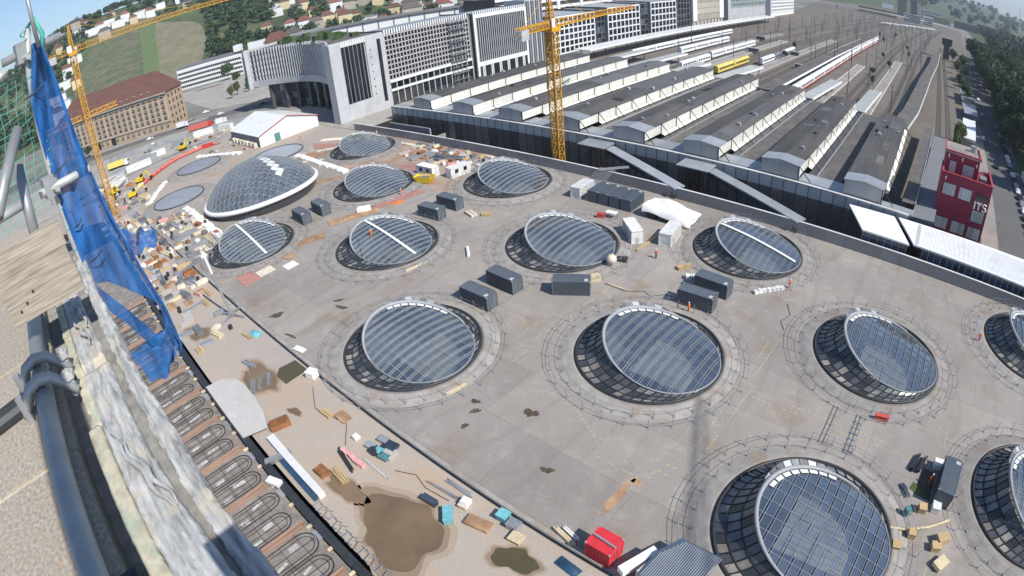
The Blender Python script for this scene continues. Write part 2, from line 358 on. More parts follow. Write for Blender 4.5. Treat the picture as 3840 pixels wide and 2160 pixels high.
# one worker figure, fused once while the scene is still empty
BODY = {}
def recol(me, m):
    c = me.copy(); c.materials.clear(); c.materials.append(MATS[m]); return c
def fuse(o, k, vx=.028):
    md = o.modifiers.new('fuse', 'REMESH'); md.mode = 'VOXEL'; md.voxel_size = vx; md.use_smooth_shade = True
    me = bpy.data.meshes.new_from_object(o.evaluated_get(bpy.context.evaluated_depsgraph_get())); o.modifiers.clear(); o.data = me; BODY[k] = me
def person(lab, x, y, z, a, jacket, legs='jeans', helmet='white_paint', pose=0):
    t = thing('person', lab, 'person', (x, y, z), a)
    if BODY:
        ob('body', BODY['body'], t); ob('jacket', recol(BODY['jacket'], jacket), t); ob('trousers', recol(BODY['trousers'], legs), t); ob('helmet', recol(BODY['helmet'], helmet), t); return t
    b = MB()
    st = .16 + .1 * pose
    for s in (-1, 1): b.path([(s * .09 + 0, s * st * .6, .05), (s * .10, s * st * .35, .48), (s * .09, 0, .92)], [.055, .07, .095], 7)
    b.path([(0, 0, .85), (0, 0, 1.05), (0, 0, 1.35), (0, 0, 1.48), (0, .01, 1.56)], [.16, .155, .19, .14, .06], 8)
    b.path([(0, .01, 1.5), (0, .02, 1.58), (0, .03, 1.68), (0, .03, 1.78)], [.06, .085, .105, .05], 8)
    for s in (-1, 1): b.path([(s * .2, 0, 1.42), (s * .27, .05 + .1 * pose, 1.14), (s * .25, .22, .95)], [.065, .055, .04], 6)
    fuse(b.build('body', 'skin', t, True), 'body')
    MB().path([(0, 0, .92), (0, 0, 1.05), (0, 0, 1.36), (0, 0, 1.5)], [.185, .18, .215, .12], 8).path([(.2, 0, 1.43), (.28, .05 + .1 * pose, 1.14), (.26, .19, .98)], [.08, .07, .055], 6).path([(-.2, 0, 1.43), (-.28, .05 + .1 * pose, 1.14), (-.26, .19, .98)], [.08, .07, .055], 6).build('jacket', jacket, t, True); fuse(t.children[-1] if False else bpy.data.objects['jacket'], 'jacket', .03)
    q = MB()
    for s in (-1, 1): q.path([(s * .09, s * st * .6, .0), (s * .10, s * st * .35, .48), (s * .09, 0, .95)], [.08, .09, .115], 7)
    fuse(q.build('trousers', legs, t, True), 'trousers', .03)
    MB().path([(0, .03, 1.70), (0, .03, 1.78), (0, .03, 1.84)], [.135, .125, .04], 8).build('helmet', helmet, t, True); BODY['helmet'] = bpy.data.objects['helmet'].data
    return t
_p = person('x', 0, 0, 0, 0, 'orange'); [bpy.data.objects.remove(c) for c in list(_p.children)]; bpy.data.objects.remove(_p)

# ================================================================== SETTING
rnd = random.Random(7)
EYES = [(1.0, 38.6), (-57.5, 37.1), (-116.2, 37.6), (30.2, 55.4), (-28.7, 55.1), (-87.0, 55.2), (1.1, 73.0), (-57.8, 73.5), (-117.2, 73.8),
        (30.2, 91.8), (-28.0, 91.0), (-87.8, 92.0), (-148.0, 91.8)]
FLAT = [(-205.2, 54.9), (-175.9, 37.6), (-177.0, 76.0)]
DOME = (-145.5, 54.5)

deckmat('rubble', (.34, .315, .285), (.40, .375, .34), (.27, .25, .2), (.2, .185, .165), 230, .2, (.5, .66))
def ground():
    b = MB(); F = 14000
    X0, X1, Y0, Y1 = -240, 80, -70, 119.4
    for x0, x1, y0, y1 in ((-F, X0, -F, F), (X1, F, -F, F), (X0, X1, Y1, F), (X0, X1, -F, Y0)):
        b.add([(x0, y0, -.06), (x1, y0, -.06), (x1, y1, -.06), (x0, y1, -.06)], [(0, 1, 2, 3)])
    struct(b.build('ground', 'city'))
ground()
holes = [circ(x, y, 10.35) for x, y in EYES] + [circ(DOME[0], DOME[1], 15.9, 80)]
sheet('deck', rect(-240, 80, 24.15, 104.9), holes, 0, 'deck')
sheet('site_strip', [(-240, 12.8), (-150, 12.9), (-31, 9.4), (80, 6.2), (80, 23.75), (-240, 23.75)], [], 0, 'sand_slab')
# the slot between roof deck and strip, and its kerbs
struct(MB().box(-240, 80, 23.75, 24.15, -1.2, -1.1).build('joint_floor', 'hole'))
struct(MB().box(-240, 80, 23.72, 23.78, -1.2, .0).box(-240, 80, 24.12, 24.18, -1.2, .0).build('joint_wall', 'pit_wall'))
struct(MB().box(-170, 75, 24.2, 24.75, .004, .10).build('deck_kerb', 'kerb'))
# trench between the deck wall and the station concourse
struct(MB().add([(-240, 105, -9), (80, 105, -9), (80, 119.4, -9), (-240, 119.4, -9)], [(0, 1, 2, 3)]).build('trench_floor', 'asphalt'))
struct(MB().box(-240, 80, 104.9, 105.0, -9, -.01).build('trench_wall', 'wall_grey'))
# yard surfaces left of the deck
struct(slab('yard_ground', [(-240, -60), (-188, 24), (-172, 24.2), (-165, 30), (-160, 60), (-170, 104), (-240, 104)], .003, .004, 'yard'))
struct(slab('yard_apron', [(-330, -40), (-241, -60), (-241, 118), (-262, 108), (-300, 70)], -.055, .0, 'rubble'))
struct(slab('road', [(-420, -70), (-372, -40), (-282, 113), (-262, 130), (-250, 260), (-262, 260), (-276, 140), (-300, 108), (-340, 50)], -.05, .012, 'asphalt'))
struct(slab('pavement', [(-352, 34), (-344, 30), (-303, 92), (-310, 97)], -.05, .13, 'platform'))
struct(slab('embankment', [(-480, 120), (-330, 105), (-300, 125), (-285, 200), (-300, 330), (-420, 300)], -.05, .006, 'rubble'))
struct(slab('rail_yard', [(-178, 121), (20, 121), (22, 250), (36, 560), (60, 1300), (-300, 1500), (-185, 700)], -.05, .0, 'ballast'))
struct(slab('street', [(24.5, 124), (38, 124), (40, 260), (47, 520), (75, 1100), (58, 1100), (34, 520), (27, 250)], -.05, .01, 'asphalt'))
struct(slab('street_pavement', [(19.5, 122), (24.5, 122), (26.8, 250), (23.5, 250), (20, 146)], -.05, .13, 'platform'))
struct(slab('park_ground', [(38, 124), (700, 124), (700, 1500), (85, 1500), (78, 1100), (49, 520), (41, 260)], -.05, .004, 'hill_green'))

# rust-stained, unfinished end of the deck and the paved forecourt round the office slab
deckmat('stained', (.40, .31, .235), (.36, .30, .255), (.33, .185, .115), (.52, .46, .37), 200, .16, (.46, .60))
def near(c, x0, x1, y0, y1, r): return x0 + r < c[0] < x1 - r and y0 + r < c[1] < y1 - r
sheet('stained_deck', [(-171, 78), (-158, 79), (-133, 79), (-103, 80.5), (-96, 78), (-99, 104.8), (-171, 104.8)], [circ(x, y, 12.8, 40) for x, y in EYES if (x, y) == (-148.0, 91.8)], .0025, 'stained')
sheet('stained_strip', [(-134, 50), (-131, 62), (-128, 76), (-104.5, 77.5), (-101.2, 60), (-102.5, 52), (-100, 44), (-103.2, 36), (-103, 30), (-107, 48), (-128, 50.6)], [], .0020, 'stained') if False else None
struct(slab('forecourt', rect(-240, -168.4, 105.1, 140), -.02, .001, 'rubble'))
# stains, patches and painted lines on the deck
def patch(name, poly, m, z=.004, h=.004): return struct(slab(name, poly, z, z + h, m))
deckmat('damp_a', (.40, .315, .235), (.36, .29, .225), (.38, .27, .18), (.25, .2, .155), 22, .2); deckmat('damp_b', (.29, .215, .15), (.26, .20, .145), (.27, .19, .12), (.2, .15, .11), 23, .2)
YEL = [((-24.2, 35.9), (-19.1, 35.9)), ((-22.2, 37.1), (-19, 37.1)), ((-19, 37.1), (-18.5, 39.4)), ((-18.5, 39.4), (-15.4, 39.3)), ((-17.6, 36.2), (-17.5, 38)), ((-17.5, 38), (-14.6, 37.9)),
       ((-14.2, 38.4), (-13.7, 56)), ((-15.5, 42.6), (-15.3, 68.3)), ((-44.4, 43.6), (-42.6, 71.5)), ((-43.4, 43.1), (-43.2, 60)), ((-46, 42.8), (-43.5, 43.2)), ((-13.8, 55.1), (11, 55.4)), ((-13.8, 56.3), (6, 56.5)), ((-14.4, 58), (-13.9, 71)), ((15, 66), (14.7, 60)), ((13.6, 66), (13.4, 61)), ((-49, 52), (-46, 49.8)), ((16.5, 44), (15.6, 30)), ((13.5, 44), (13.2, 30)), ((-32, 41.5), (-26, 38.2))]
b = MB()
for p, q in YEL:
    p = Vector(p); q = Vector(q); n = max(1, int((q - p).length / .75)); d = (q - p) / n
    for i in range(n):
        if rnd.random() < .22: continue
        a0 = p + d * (i + .08); a1 = p + d * (i + .72); nn = Vector((-d.y, d.x)).normalized() * .045
        b.add([(*(a0 - nn), .012), (*(a1 - nn), .012), (*(a1 + nn), .012), (*(a0 + nn), .012)], [(0, 1, 2, 3)])
struct(b.build('painted_lines', 'yellow_paint'))
for i, (x, y, rx, ry, a) in enumerate([(-84.2, 27.8, 1.5, .7, .9), (-76, 36.6, 1.1, .5, .2), (-78.3, 37.6, 1.0, .35, .8), (-76.3, 26.3, 1.2, .35, .2), (-41.9, 34.4, .55, .45, .3), (-40.7, 33.1, .8, .35, 1.2), (-39.9, 30.4, .45, .45, 0), (-34.9, 37, .85, .75, .5), (-27.5, 31, .7, .5, .4)]):
    patch('worn_hole', blob(x, y, rx, ry, i, 16, .45, a), 'hole', .005)
for i, (x, y, rx, ry, a, m) in enumerate([(-34.2, 14.8, 4.9, 4.3, .2, 'water_mud'), (-43.2, 14.3, 3.0, 1.3, .15, 'water_mud'), (-70.8, 17.2, 4.4, 2.1, .1, 'water_mud'), (-92.8, 14.5, 2.9, 1.7, .2, 'water_mud'), (-59.8, 17.2, 1.1, .6, .4, 'water_mud'), (-22.5, 19.8, 2.2, 1.5, .3, 'water_dark')]):
    for q, e_ in enumerate((1.30, 1.13)): patch('damp_margin', blob(x, y, rx * e_, ry * e_, 40 + i, 44, .30 + .06 * q, a), 'damp_' + 'ab'[q], .003 + .0025 * q, .002)
    tag(slab('puddle', blob(x, y, rx, ry, 40 + i, 44, .26, a), .008, .014, m), ['large muddy brown puddle spread on the sandy strip', 'small muddy puddle beside the big puddle', 'brown puddle with grey bars lying in it', 'round brown puddle beside the dark beam near the blue net', 'tiny brown puddle beside the concrete cover', 'dark puddle beside the blue tarpaulin'][i], 'puddle')
tag(slab('puddle', [(-70.3, 20.6), (-69.9, 23.4), (-66.2, 23.5), (-66, 19.4), (-68.9, 19.3)], .006, .02, 'water_dark'), 'dark green standing water in a square corner by the joint', 'puddle')
for i, (x, y, l, wd, a) in enumerate([(-19, 32.5, 6.5, 1.0, 1.5), (-18.4, 35.3, 1.4, .9, 0)]):
    patch('rust_stain', blob(x, y, l / 2, wd / 2, 70 + i, 24, .35, a), 'ply_brown', .005)
# brown boards and cream sheets laid on the unfinished end of the deck
BOARDS = [(-102.3, 30.3, 5.5, 3.8, 0, 'rust_panel', 'smooth reddish board lying alone on the deck edge'), (-101.5, 34.2, 2.9, 3.6, 0, 'cream', 'cream board between the reddish board and the white sheet'), (-98.5, 38.8, 2.5, 2.7, 0, 'foam_white', 'white sheet lying flat beside stained boards'),
          (-104, 71.8, 13, 2.6, 1.35, 'rust_panel', 'long reddish walkway board beside the yellow skip'), (-106, 60, 12, 3, 1.2, 'ply_brown', 'brown stained boards between two light eyes'), (-105.5, 46.5, 9, 3, 1.2, 'ply_brown', 'stained brown board between rounded skylights'), (-103, 40.5, 4, 2.2, .2, 'ply_brown', 'rusty brown sheet near the white sheet'),
          (-160, 82, 15, 6, .5, 'ply_brown', 'big brown stained board area beside the farthest light eye'), (-168, 88, 12, 5, .3, 'rust_panel', 'reddish board area in front of the white tent'), (-160, 89, 12, 2.0, .9, 'cream', 'long cream sheet left of the farthest light eye'), (-170, 95, 11, 2.4, .5, 'cream', 'cream strip near the corner of the office slab'), (-155, 79, 10, 1.6, .7, 'cream', 'narrow cream sheet on brown boards'),
          (-132, 84, 9, 2.5, .2, 'ply_brown', 'brown boards behind the middle light eye'), (-128, 80.5, 12, 1.6, .25, 'cream', 'cream edge strip behind the middle light eye'), (-118, 88, 8, 4, .1, 'rust_panel', 'reddish boards beside the white cabins'), (-134, 101.5, 18, 1.4, 0, 'cream', 'pale timber strip along the foot of the grey wall'), (-135, 70.5, 8, 2.0, 1.0, 'ply_brown', 'brown board beside the glass dome')]
for i, (x, y, l, wd, a, m, lb) in enumerate(BOARDS):
    tag(MB().obox((x, y), l, wd, .10, a, .012 + .012 * (i % 5)).build('board', m), lb, 'board')

# ================================================================== LIGHT EYES (rounded skylights)
GX, GY, RX, RY = 2.0, -.1, 8.2, 7.5
def gz(x, y):
    u = max(-1, min(1, (x - GX) / RX)); v = (y - GY) / RY
    return .75 + 3.3 * ((1 - u) / 2) ** 1.7 + 1.0 * max(0, 1 - u * u - v * v)
def gring(t, k=1.0, dz=0.):
    x = GX + RX * k * math.cos(t); y = GY + RY * k * math.sin(t); return Vector((x, y, gz(x, y) + dz))
def rim(t, r=10.35, z=.42): return Vector((r * math.cos(t), r * math.sin(t), z))
def make_eye():
    e = thing('light_eye', 'x', 'skylight')
    n = 64; T = [2 * PI * i / n for i in range(n)]
    MB().grid([[(r * math.cos(t), r * math.sin(t), z) for t in T] for r, z in ((12.9, .006), (12.2, .16), (10.9, .42), (10.36, .46), (10.34, -.2))], True).build('kerb', 'kerb', e, True)
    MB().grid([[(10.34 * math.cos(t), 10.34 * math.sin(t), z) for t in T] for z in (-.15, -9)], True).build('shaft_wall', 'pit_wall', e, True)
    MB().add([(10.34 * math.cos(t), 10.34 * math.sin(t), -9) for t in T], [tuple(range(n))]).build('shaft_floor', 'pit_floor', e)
    # work platform of planks inside the shaft, on legs
    p = MB().box(-2.5, 5.2, -1.2, 7.0, -3.3, -3.12).build('inner_platform', 'galv', e)
    for i in range(11):
        y = -1.2 + i * .86; l = math.sqrt(max(1, 9.6 ** 2 - max(abs(y), abs(y + .8)) ** 2)); MB().box(-2.6 + .12 * (i % 3), min(6.2, l), y, y + .8, -3.1, -3.02).build('plank', 'plank_deck', p)
    lg = MB()
    for x in (-2.4, 1.5, 5.6):
        for y in (-1, 3.2, 6.6):
            lg.tube((x, y, -9), (x, y, -3.1), .09, 5)
        lg.bar((x, -1, -8), (x, 6.6, -3.4), .1); lg.bar((x, 6.6, -8), (x, -1, -3.4), .1)
    lg.build('platform_leg', 'galv', p)
    MB().path([rim(t, 10.2, .55) for t in T], .22, 6, True).build('base_ring', 'dark_steel', e, True)
    # arch / ring beam round the glass, thick at the raised side
    MB().path([gring(t, 1.0, .02) for t in T], .10, 6, True).build('edge_ring', 'rib', e, True)
    AT = [R(78 + 3.2 * k) for k in range(57)]
    MB().path([gring(t, 1.012, .14) for t in AT], [.10 + .17 * math.sin(PI * k / 56) ** .6 for k in range(57)], 8).build('arch', 'ring_beam', e, True)
    for k in range(11):
        t0 = R(96 + 7.6 * k); t1 = t0 + R(6.6); f0 = math.sin(PI * (k + .1) / 11.2) ** .7; f1 = math.sin(PI * (k + 1) / 11.2) ** .7
        q = [gring(t0, 1.02, .10), gring(t1, 1.02, .10), gring(t1, 1.02 + .10 * f1, .35 * f1), gring(t0, 1.02 + .10 * f0, .35 * f0)]
        MB().add(q + [p - Vector((0, 0, .06)) for p in q], [(3, 2, 1, 0), (0, 4, 5, 1), (1, 5, 6, 2), (2, 6, 7, 3), (3, 7, 4, 0), (4, 5, 6, 7)]).build('hood_panel', 'skirt_grey' if k % 3 else 'zinc', e)
    # skirt: panels between base ring and ring beam
    def sk(t, s):
        a = rim(t, 10.15, .5); b = gring(t, 1.0, -.05); f = s ** 1.0; p = a.lerp(b, f); hgt = b.z - a.z
        p.z = a.z + hgt * s ** 1.9; return p
    rg = random.Random(3); N = 48; fr = MB()
    for i in range(N):
        t0 = 2 * PI * i / N; t1 = 2 * PI * (i + 1) / N; tm = (t0 + t1) / 2
        gap = (rim(tm, 10.15, .5) - gring(tm)).length
        lev = [.02, .34, .68, .97] if gap > 2.0 else ([.05, .95] if gap > .5 else [])
        for a, c in zip(lev, lev[1:]):
            q = [sk(t0 + .012, a + .02), sk(t1 - .012, a + .02), sk(t1 - .012, c - .02), sk(t0 + .012, c - .02)]
            nn = (q[1] - q[0]).cross(q[3] - q[0]).normalized() * .05
            m = rg.choices(['skirt_dark', 'skirt_grey', 'skirt_beige'], [.5, .33, .17] if a < .3 else [.62, .33, .05])[0]
            MB().add(q + [p - nn for p in q], [(0, 1, 2, 3), (0, 4, 5, 1), (1, 5, 6, 2), (2, 6, 7, 3), (3, 7, 4, 0)]).build('skirt_panel', m, e)
        if gap > .4:
            pts = [sk(t0, s / 5) + Vector((0, 0, .05)) for s in range(6)]
            for a, c in zip(pts, pts[1:]): fr.bar(a, c, .10, .16)
    for s in (.34, .68):
        pts = [sk(t, s) for t in T if (rim(t) - gring(t)).length > 2.0]
        pts.sort(key=lambda p: math.atan2(p.y, -p.x))
        fr.path([p + Vector((0, 0, .04)) for p in pts], .07, 5)
    fr.build('skirt_frame', 'dark_steel', e)
    # glass: panes between main ribs (along y) and cross ribs (along x)
    nx, ny = 13, 9
    xs = [GX - RX + 2 * RX * i / nx for i in range(nx + 1)]; ys = [GY - RY + 2 * RY * j / ny for j in range(ny + 1)]
    def clip(x, y0, y1):
        u = (x - GX) / RX; h = RY * .985 * math.sqrt(max(0, 1 - u * u)); return max(y0, GY - h), min(y1, GY + h)
    EL = [(GX + RX * .99 * math.cos(2 * PI * k / 80), GY + RY * .99 * math.sin(2 * PI * k / 80)) for k in range(80)]
    def inside_clip(poly):
        for k in range(80):
            (ax, ay), (bx, by) = EL[k], EL[(k + 1) % 80]; sd = lambda p: (bx - ax) * (p[1] - ay) - (by - ay) * (p[0] - ax); out = []
            for u, v in zip(poly, poly[1:] + poly[:1]):
                su, sv = sd(u), sd(v)
                if su >= 0: out.append(u)
                if su * sv < 0: f = su / (su - sv); out.append((u[0] + (v[0] - u[0]) * f, u[1] + (v[1] - u[1]) * f))
            poly = out
            if len(poly) < 3: return []
        return poly
    for i in range(nx):
        for j in range(ny):
            q = inside_clip([(xs[i] + .04, ys[j] + .03), (xs[i + 1] - .04, ys[j] + .03), (xs[i + 1] - .04, ys[j + 1] - .03), (xs[i] + .04, ys[j + 1] - .03)])
            if len(q) < 3 or abs(sum(p[0] * r_[1] - p[1] * r_[0] for p, r_ in zip(q, q[1:] + q[:1]))) < .05: continue
            n_ = len(q); hi = [(x, y, gz(x, y)) for x, y in q]
            MB().add(hi + [(x, y, z - .03) for x, y, z in hi], [tuple(range(n_))] + [(k, n_ + k, n_ + (k + 1) % n_, (k + 1) % n_) for k in range(n_)]).build('glass_pane', 'roof_glass', e)
    for i in range(1, nx):
        x = xs[i]; lo, hi = clip(x, -99, 99); n_ = 10
        m = MB()
        for dx in (-.15, .15):
            pts = [(x + dx, lo + (hi - lo) * k / n_) for k in range(n_ + 1)]; pts = [Vector((px, py, gz(px, py) + .05)) for px, py in pts]
            for a, c in zip(pts, pts[1:]): m.bar(a, c, .05, .10)
        m.build('main_rib', 'rib', e)
    m = MB()
    for j in range(1, ny):
        y = ys[j]; v = (y - GY) / RY; h = RX * .985 * math.sqrt(max(0, 1 - v * v)); n_ = 10
        pts = [(GX - h + 2 * h * k / n_, y) for k in range(n_ + 1)]; pts = [Vector((px, py, gz(px, py) + .02)) for px, py in pts]
        for a, c in zip(pts, pts[1:]): m.bar(a, c, .05, .10)
    m.build('cross_rib', 'rib', e)
    # bright sheets along the upper inside of the arch
    for i in range(8):
        t0 = R(100 + i * 9.5); t1 = t0 + R(7.6)
        q = [gring(t0, .965, .16), gring(t1, .965, .16), gring(t1, .90, .17), gring(t0, .90, .17)]
        MB().add(q + [p - Vector((0, 0, .05)) for p in q], [(0, 1, 2, 3), (0, 4, 5, 1), (1, 5, 6, 2), (2, 6, 7, 3), (3, 7, 4, 0)]).build('white_sheet', 'white_sheet', e)
    return e
EYE_LAB = ['large light eye nearest the camera in the lower picture, beside the red container', 'light eye nearest the joint line, left of the middle of the deck', 'light eye with a white gangway, beside the glass dome', 'light eye cut by the picture edge beside the lone grey container', 'light eye in the centre of the deck below two dark containers',
           'light eye with a white gangway and an orange helmeted worker on it', 'light eye in the middle of the right half, beside the white passage roof', 'light eye with a pink ball on its edge near white cabins', 'light eye between the glass dome and the yellow skip', 'light eye at the picture edge close to the grey wall', 'light eye with a white gangway close to the grey wall', 'light eye close to the grey wall behind two dark containers', 'farthest light eye, near the white tent and office slab']
eye0 = make_eye()
eye_obs = []
for i, (x, y) in enumerate(EYES):
    o = eye0 if i == 0 else copy_tree(eye0)
    o.location = (x, y, 0); o['label'] = EYE_LAB[i]; o['group'] = 'light eyes of the hall roof'; eye_obs.append(o)
gang = None
for i in (2, 5, 10):
    m = MB(); pts = [Vector((GX - RX + 2 * RX * (k + .3) / 16, -.2, 0)) for k in range(16)]; pts = [Vector((p.x, p.y, gz(p.x, p.y) + .22)) for p in pts]
    for a, c in zip(pts, pts[1:]): m.bar(a, c, .55, .1)
    m.build('gangway', 'white_sheet', eye_obs[i])
# guard rails round the eyes
def make_rail(r=14.0, n=30):
    g = thing('guard_rail', 'x', 'guard rail'); post = MB().tube((0, 0, 0), (0, 0, 1.5), .04, 5).box(-.25, .25, -.12, .12, 0, .06).mesh('post', 'galv')
    T = [2 * PI * i / n for i in range(n)]
    for t in T: ob('post', post, g, (r * math.cos(t), r * math.sin(t), .004), t)
    for z in (.6, 1.25): MB().path([(r * math.cos(t), r * math.sin(t), z) for t in T], .026, 5, True).build('rail', 'galv', g)
    r2 = 12.35
    for k in range(n):
        t = T[k] + .05; ob('post', post, g, (r2 * math.cos(t), r2 * math.sin(t), .15), t)
    MB().path([(r2 * math.cos(t + .05), r2 * math.sin(t + .05), 1.15) for t in T], .026, 5, True).build('rail', 'galv', g)
    return g
g0 = make_rail()
for i, (x, y) in enumerate(EYES):
    o = g0 if i == 0 else copy_tree(g0)
    o.location = (x, y, 0); o['group'] = 'guard rails round the light eyes'
    o['label'] = 'ring of scaffold guard rail round the ' + ['nearest light eye beside the red container', 'light eye nearest the joint line', 'light eye next to the glass dome', 'light eye beside the lone grey container', 'central light eye of the deck', 'light eye with a worker on its gangway', 'light eye below the white passage roof', 'light eye with the pink ball', 'light eye beside the yellow skip', 'light eye at the picture edge by the wall', 'light eye with gangway close to the wall', 'light eye behind two dark containers', 'farthest light eye by the tent'][i]
# three flat covered eyes
for i, (x, y) in enumerate(FLAT):
    t = thing('covered_eye', ['flat covered eye farthest left beside the long red tube', 'flat covered eye nearest the yard below the dome', 'flat covered eye behind the glass dome'][i], 'skylight', (x, y, 0), 0, 'flat covered eyes')
    T = [2 * PI * k / 56 for k in range(56)]
    MB().grid([[(r * math.cos(a), r * math.sin(a), z) for a in T] for r, z in ((13.2, .01), (11.5, .35), (9.6, .75), (8.9, .8), (8.8, .6))], True).build('kerb', 'kerb', t, True)
    MB().path([(8.75 * math.cos(a), 8.75 * math.sin(a), .9) for a in T], .16, 6, True).build('rim', 'dark_steel', t, True)
    MB().add([(8.7 * math.cos(a), 8.7 * math.sin(a), .85) for a in T], [tuple(range(56))]).build('cover', 'zinc', t)
# ------------------------------------------------------------------ big glass dome
def make_dome():
    Rr, H = 16.5, 8.6
    t = thing('glass_dome', 'large grey glass gridshell dome with a white rim and a zigzag of white panes', 'dome', (*DOME, 0))
    def dz(x, y):
        q = max(0, 1 - (x * x + y * y) / Rr ** 2); return 1.2 + 1.8 * ((1 + x / Rr) / 2) ** 2 + H * (q ** .8) * (1 - .18 * x / Rr)
    T = [2 * PI * k / 72 for k in range(72)]
    MB().path([(Rr * math.cos(a), Rr * math.sin(a), dz(Rr * math.cos(a), Rr * math.sin(a))) for a in T], .62, 8, True).build('white_rim', 'white_paint', t, True)
    MB().grid([[(r * math.cos(a), r * math.sin(a), (z if z is not None else dz(Rr * math.cos(a), Rr * math.sin(a)) - .5)) for a in T] for r, z in ((Rr - .3, None), (16.1, .4), (15.95, .05), (15.88, -6))], True).build('base_wall', 'skirt_dark', t, True)
    MB().add([(15.88 * math.cos(a), 15.88 * math.sin(a), -6) for a in T], [tuple(range(72))]).build('hall_floor', 'wall_grey', t)
    fl = MB()
    for k in range(5): fl.obox((-8 + 4 * k, -3 + 1.5 * (k % 3)), 6, 3, .4, .4 * k, -5.99 + .02 * k)
    fl.build('inner_slab', 'pale_concrete', t)
    n = 20; st = 2 * Rr / n; ca, sa = math.cos(R(45)), math.sin(R(45)); ribs = MB()
    for i in range(n):
        for j in range(n):
            q = []
            for di, dj in ((0, 0), (1, 0), (1, 1), (0, 1)):
                u, v = -Rr + (i + di) * st, -Rr + (j + dj) * st; x, y = u * ca - v * sa, u * sa + v * ca
                q.append((x, y))
            if all(math.hypot(x, y) > Rr - .2 for x, y in q): continue
            c = [(x * min(1, (Rr - .3) / max(.01, math.hypot(x, y))), y * min(1, (Rr - .3) / max(.01, math.hypot(x, y)))) for x, y in q]
            cx, cy = sum(p[0] for p in c) / 4, sum(p[1] for p in c) / 4
            q3 = [Vector((cx + (x - cx) * .95, cy + (y - cy) * .95, 0)) for x, y in c]; q3 = [Vector((p.x, p.y, dz(p.x, p.y))) for p in q3]
            if (q3[1] - q3[0]).cross(q3[3] - q3[0]).length < .05: continue
            white = (i + j) in (21, 22) and 5 <= i <= 15
            MB().add(q3 + [p - Vector((0, 0, .06)) for p in q3], [(0, 1, 2, 3), (0, 4, 5, 1), (1, 5, 6, 2), (2, 6, 7, 3), (3, 7, 4, 0)]).build('glass_pane', 'white_sheet' if white else 'dome_glass', t)
            e3 = [Vector((x, y, dz(x, y) + .04)) for x, y in c]
            ribs.bar(e3[0], e3[1], .09, .14); ribs.bar(e3[1], e3[2], .09, .14); ribs.bar(e3[0], e3[2], .05, .08)
    ribs.build('rib_grid', 'rib', t)
    MB().bar((13.6, -9.0, 2.6), (4, -4, 8.6), .8, .25).build('stair_strip', 'container_grey', t)
make_dome()

# ================================================================== WALL, STATION CONCOURSE, PLATFORM SHEDS
def deck_wall():
    t = thing('parapet_wall', 'long grey concrete parapet wall with pale coping along the far deck edge', 'wall', (0, 104.95, 0))
    x = -172.0; k = 0; me = {}
    while x < 64:
        l = 4.0; MB()
        if 'p' not in me:
            me['p'] = MB().box(.02, l - .02, 0, .38, 0, 2.42).mesh('wall_panel', 'wall_grey'); me['c'] = MB().box(0.005, l - .005, -.06, .46, 2.425, 2.52).mesh('coping', 'coping')
        ob('wall_panel', me['p'], t, (x, 0, 0)); ob('coping', me['c'], t, (x, 0, 0)); x += l; k += 1
deck_wall()
def concourse():
    Y = 119.5; Z = 5.0
    t = thing('station_concourse', 'long dark glazed concourse front of the terminus with pale top edge', 'building', (0, Y, 0))
    pm = [MB().box(.05, 2.95, 0, .3, -9, 2.15).mesh('facade_panel', m) for m in ('concourse_glass', 'concourse_glass', 'concourse_glass', 'facade_rust')]
    um = MB().box(.04, 2.96, -.02, .3, 2.2, Z - .15).mesh('upper_panel', 'gable_grey'); cm = MB().box(0, 3, -.18, .6, Z - .14, Z + .06).mesh('edge_cap', 'coping')
    mu = MB().box(-.06, .06, -.08, .25, -9, Z - .15).mesh('mullion', 'dark_steel'); rg = random.Random(5)
    for i in range(56):
        x = -168 + 3 * i
        ob('facade_panel', rg.choice(pm), t, (x, 0, 0)); ob('upper_panel', um, t, (x, 0, 0)); ob('edge_cap', cm, t, (x, 0, 0)); ob('mullion', mu, t, (x, 0, 0))
    MB().box(-168, 1, .31, 1.2, -9, Z - .4).build('back_wall', 'facade_dark', t)
    MB().box(-168, 1, .61, 4.0, Z - .35, Z - .05).build('flat_roof', 'zinc', t)
    b = MB()
    b.box(-162, -140, -6.5, -5.9, -9, 1.2).box(-140, -139.4, -6.5, -.4, -9, -2)
    b.build('ramp_wall', 'wall_grey', t)
    # pieces of plant standing in the trench
    for i in range(22):
        x = -150 + i * 6.3 + rg.uniform(-1, 1); h = rg.uniform(1, 3.2)
        MB().box(x, x + rg.uniform(1, 3), -9.5, -8.2, -9, -9 + h).build('trench_block', rg.choice(['facade_rust', 'wall_grey', 'skirt_grey', 'rust']), t)
concourse()
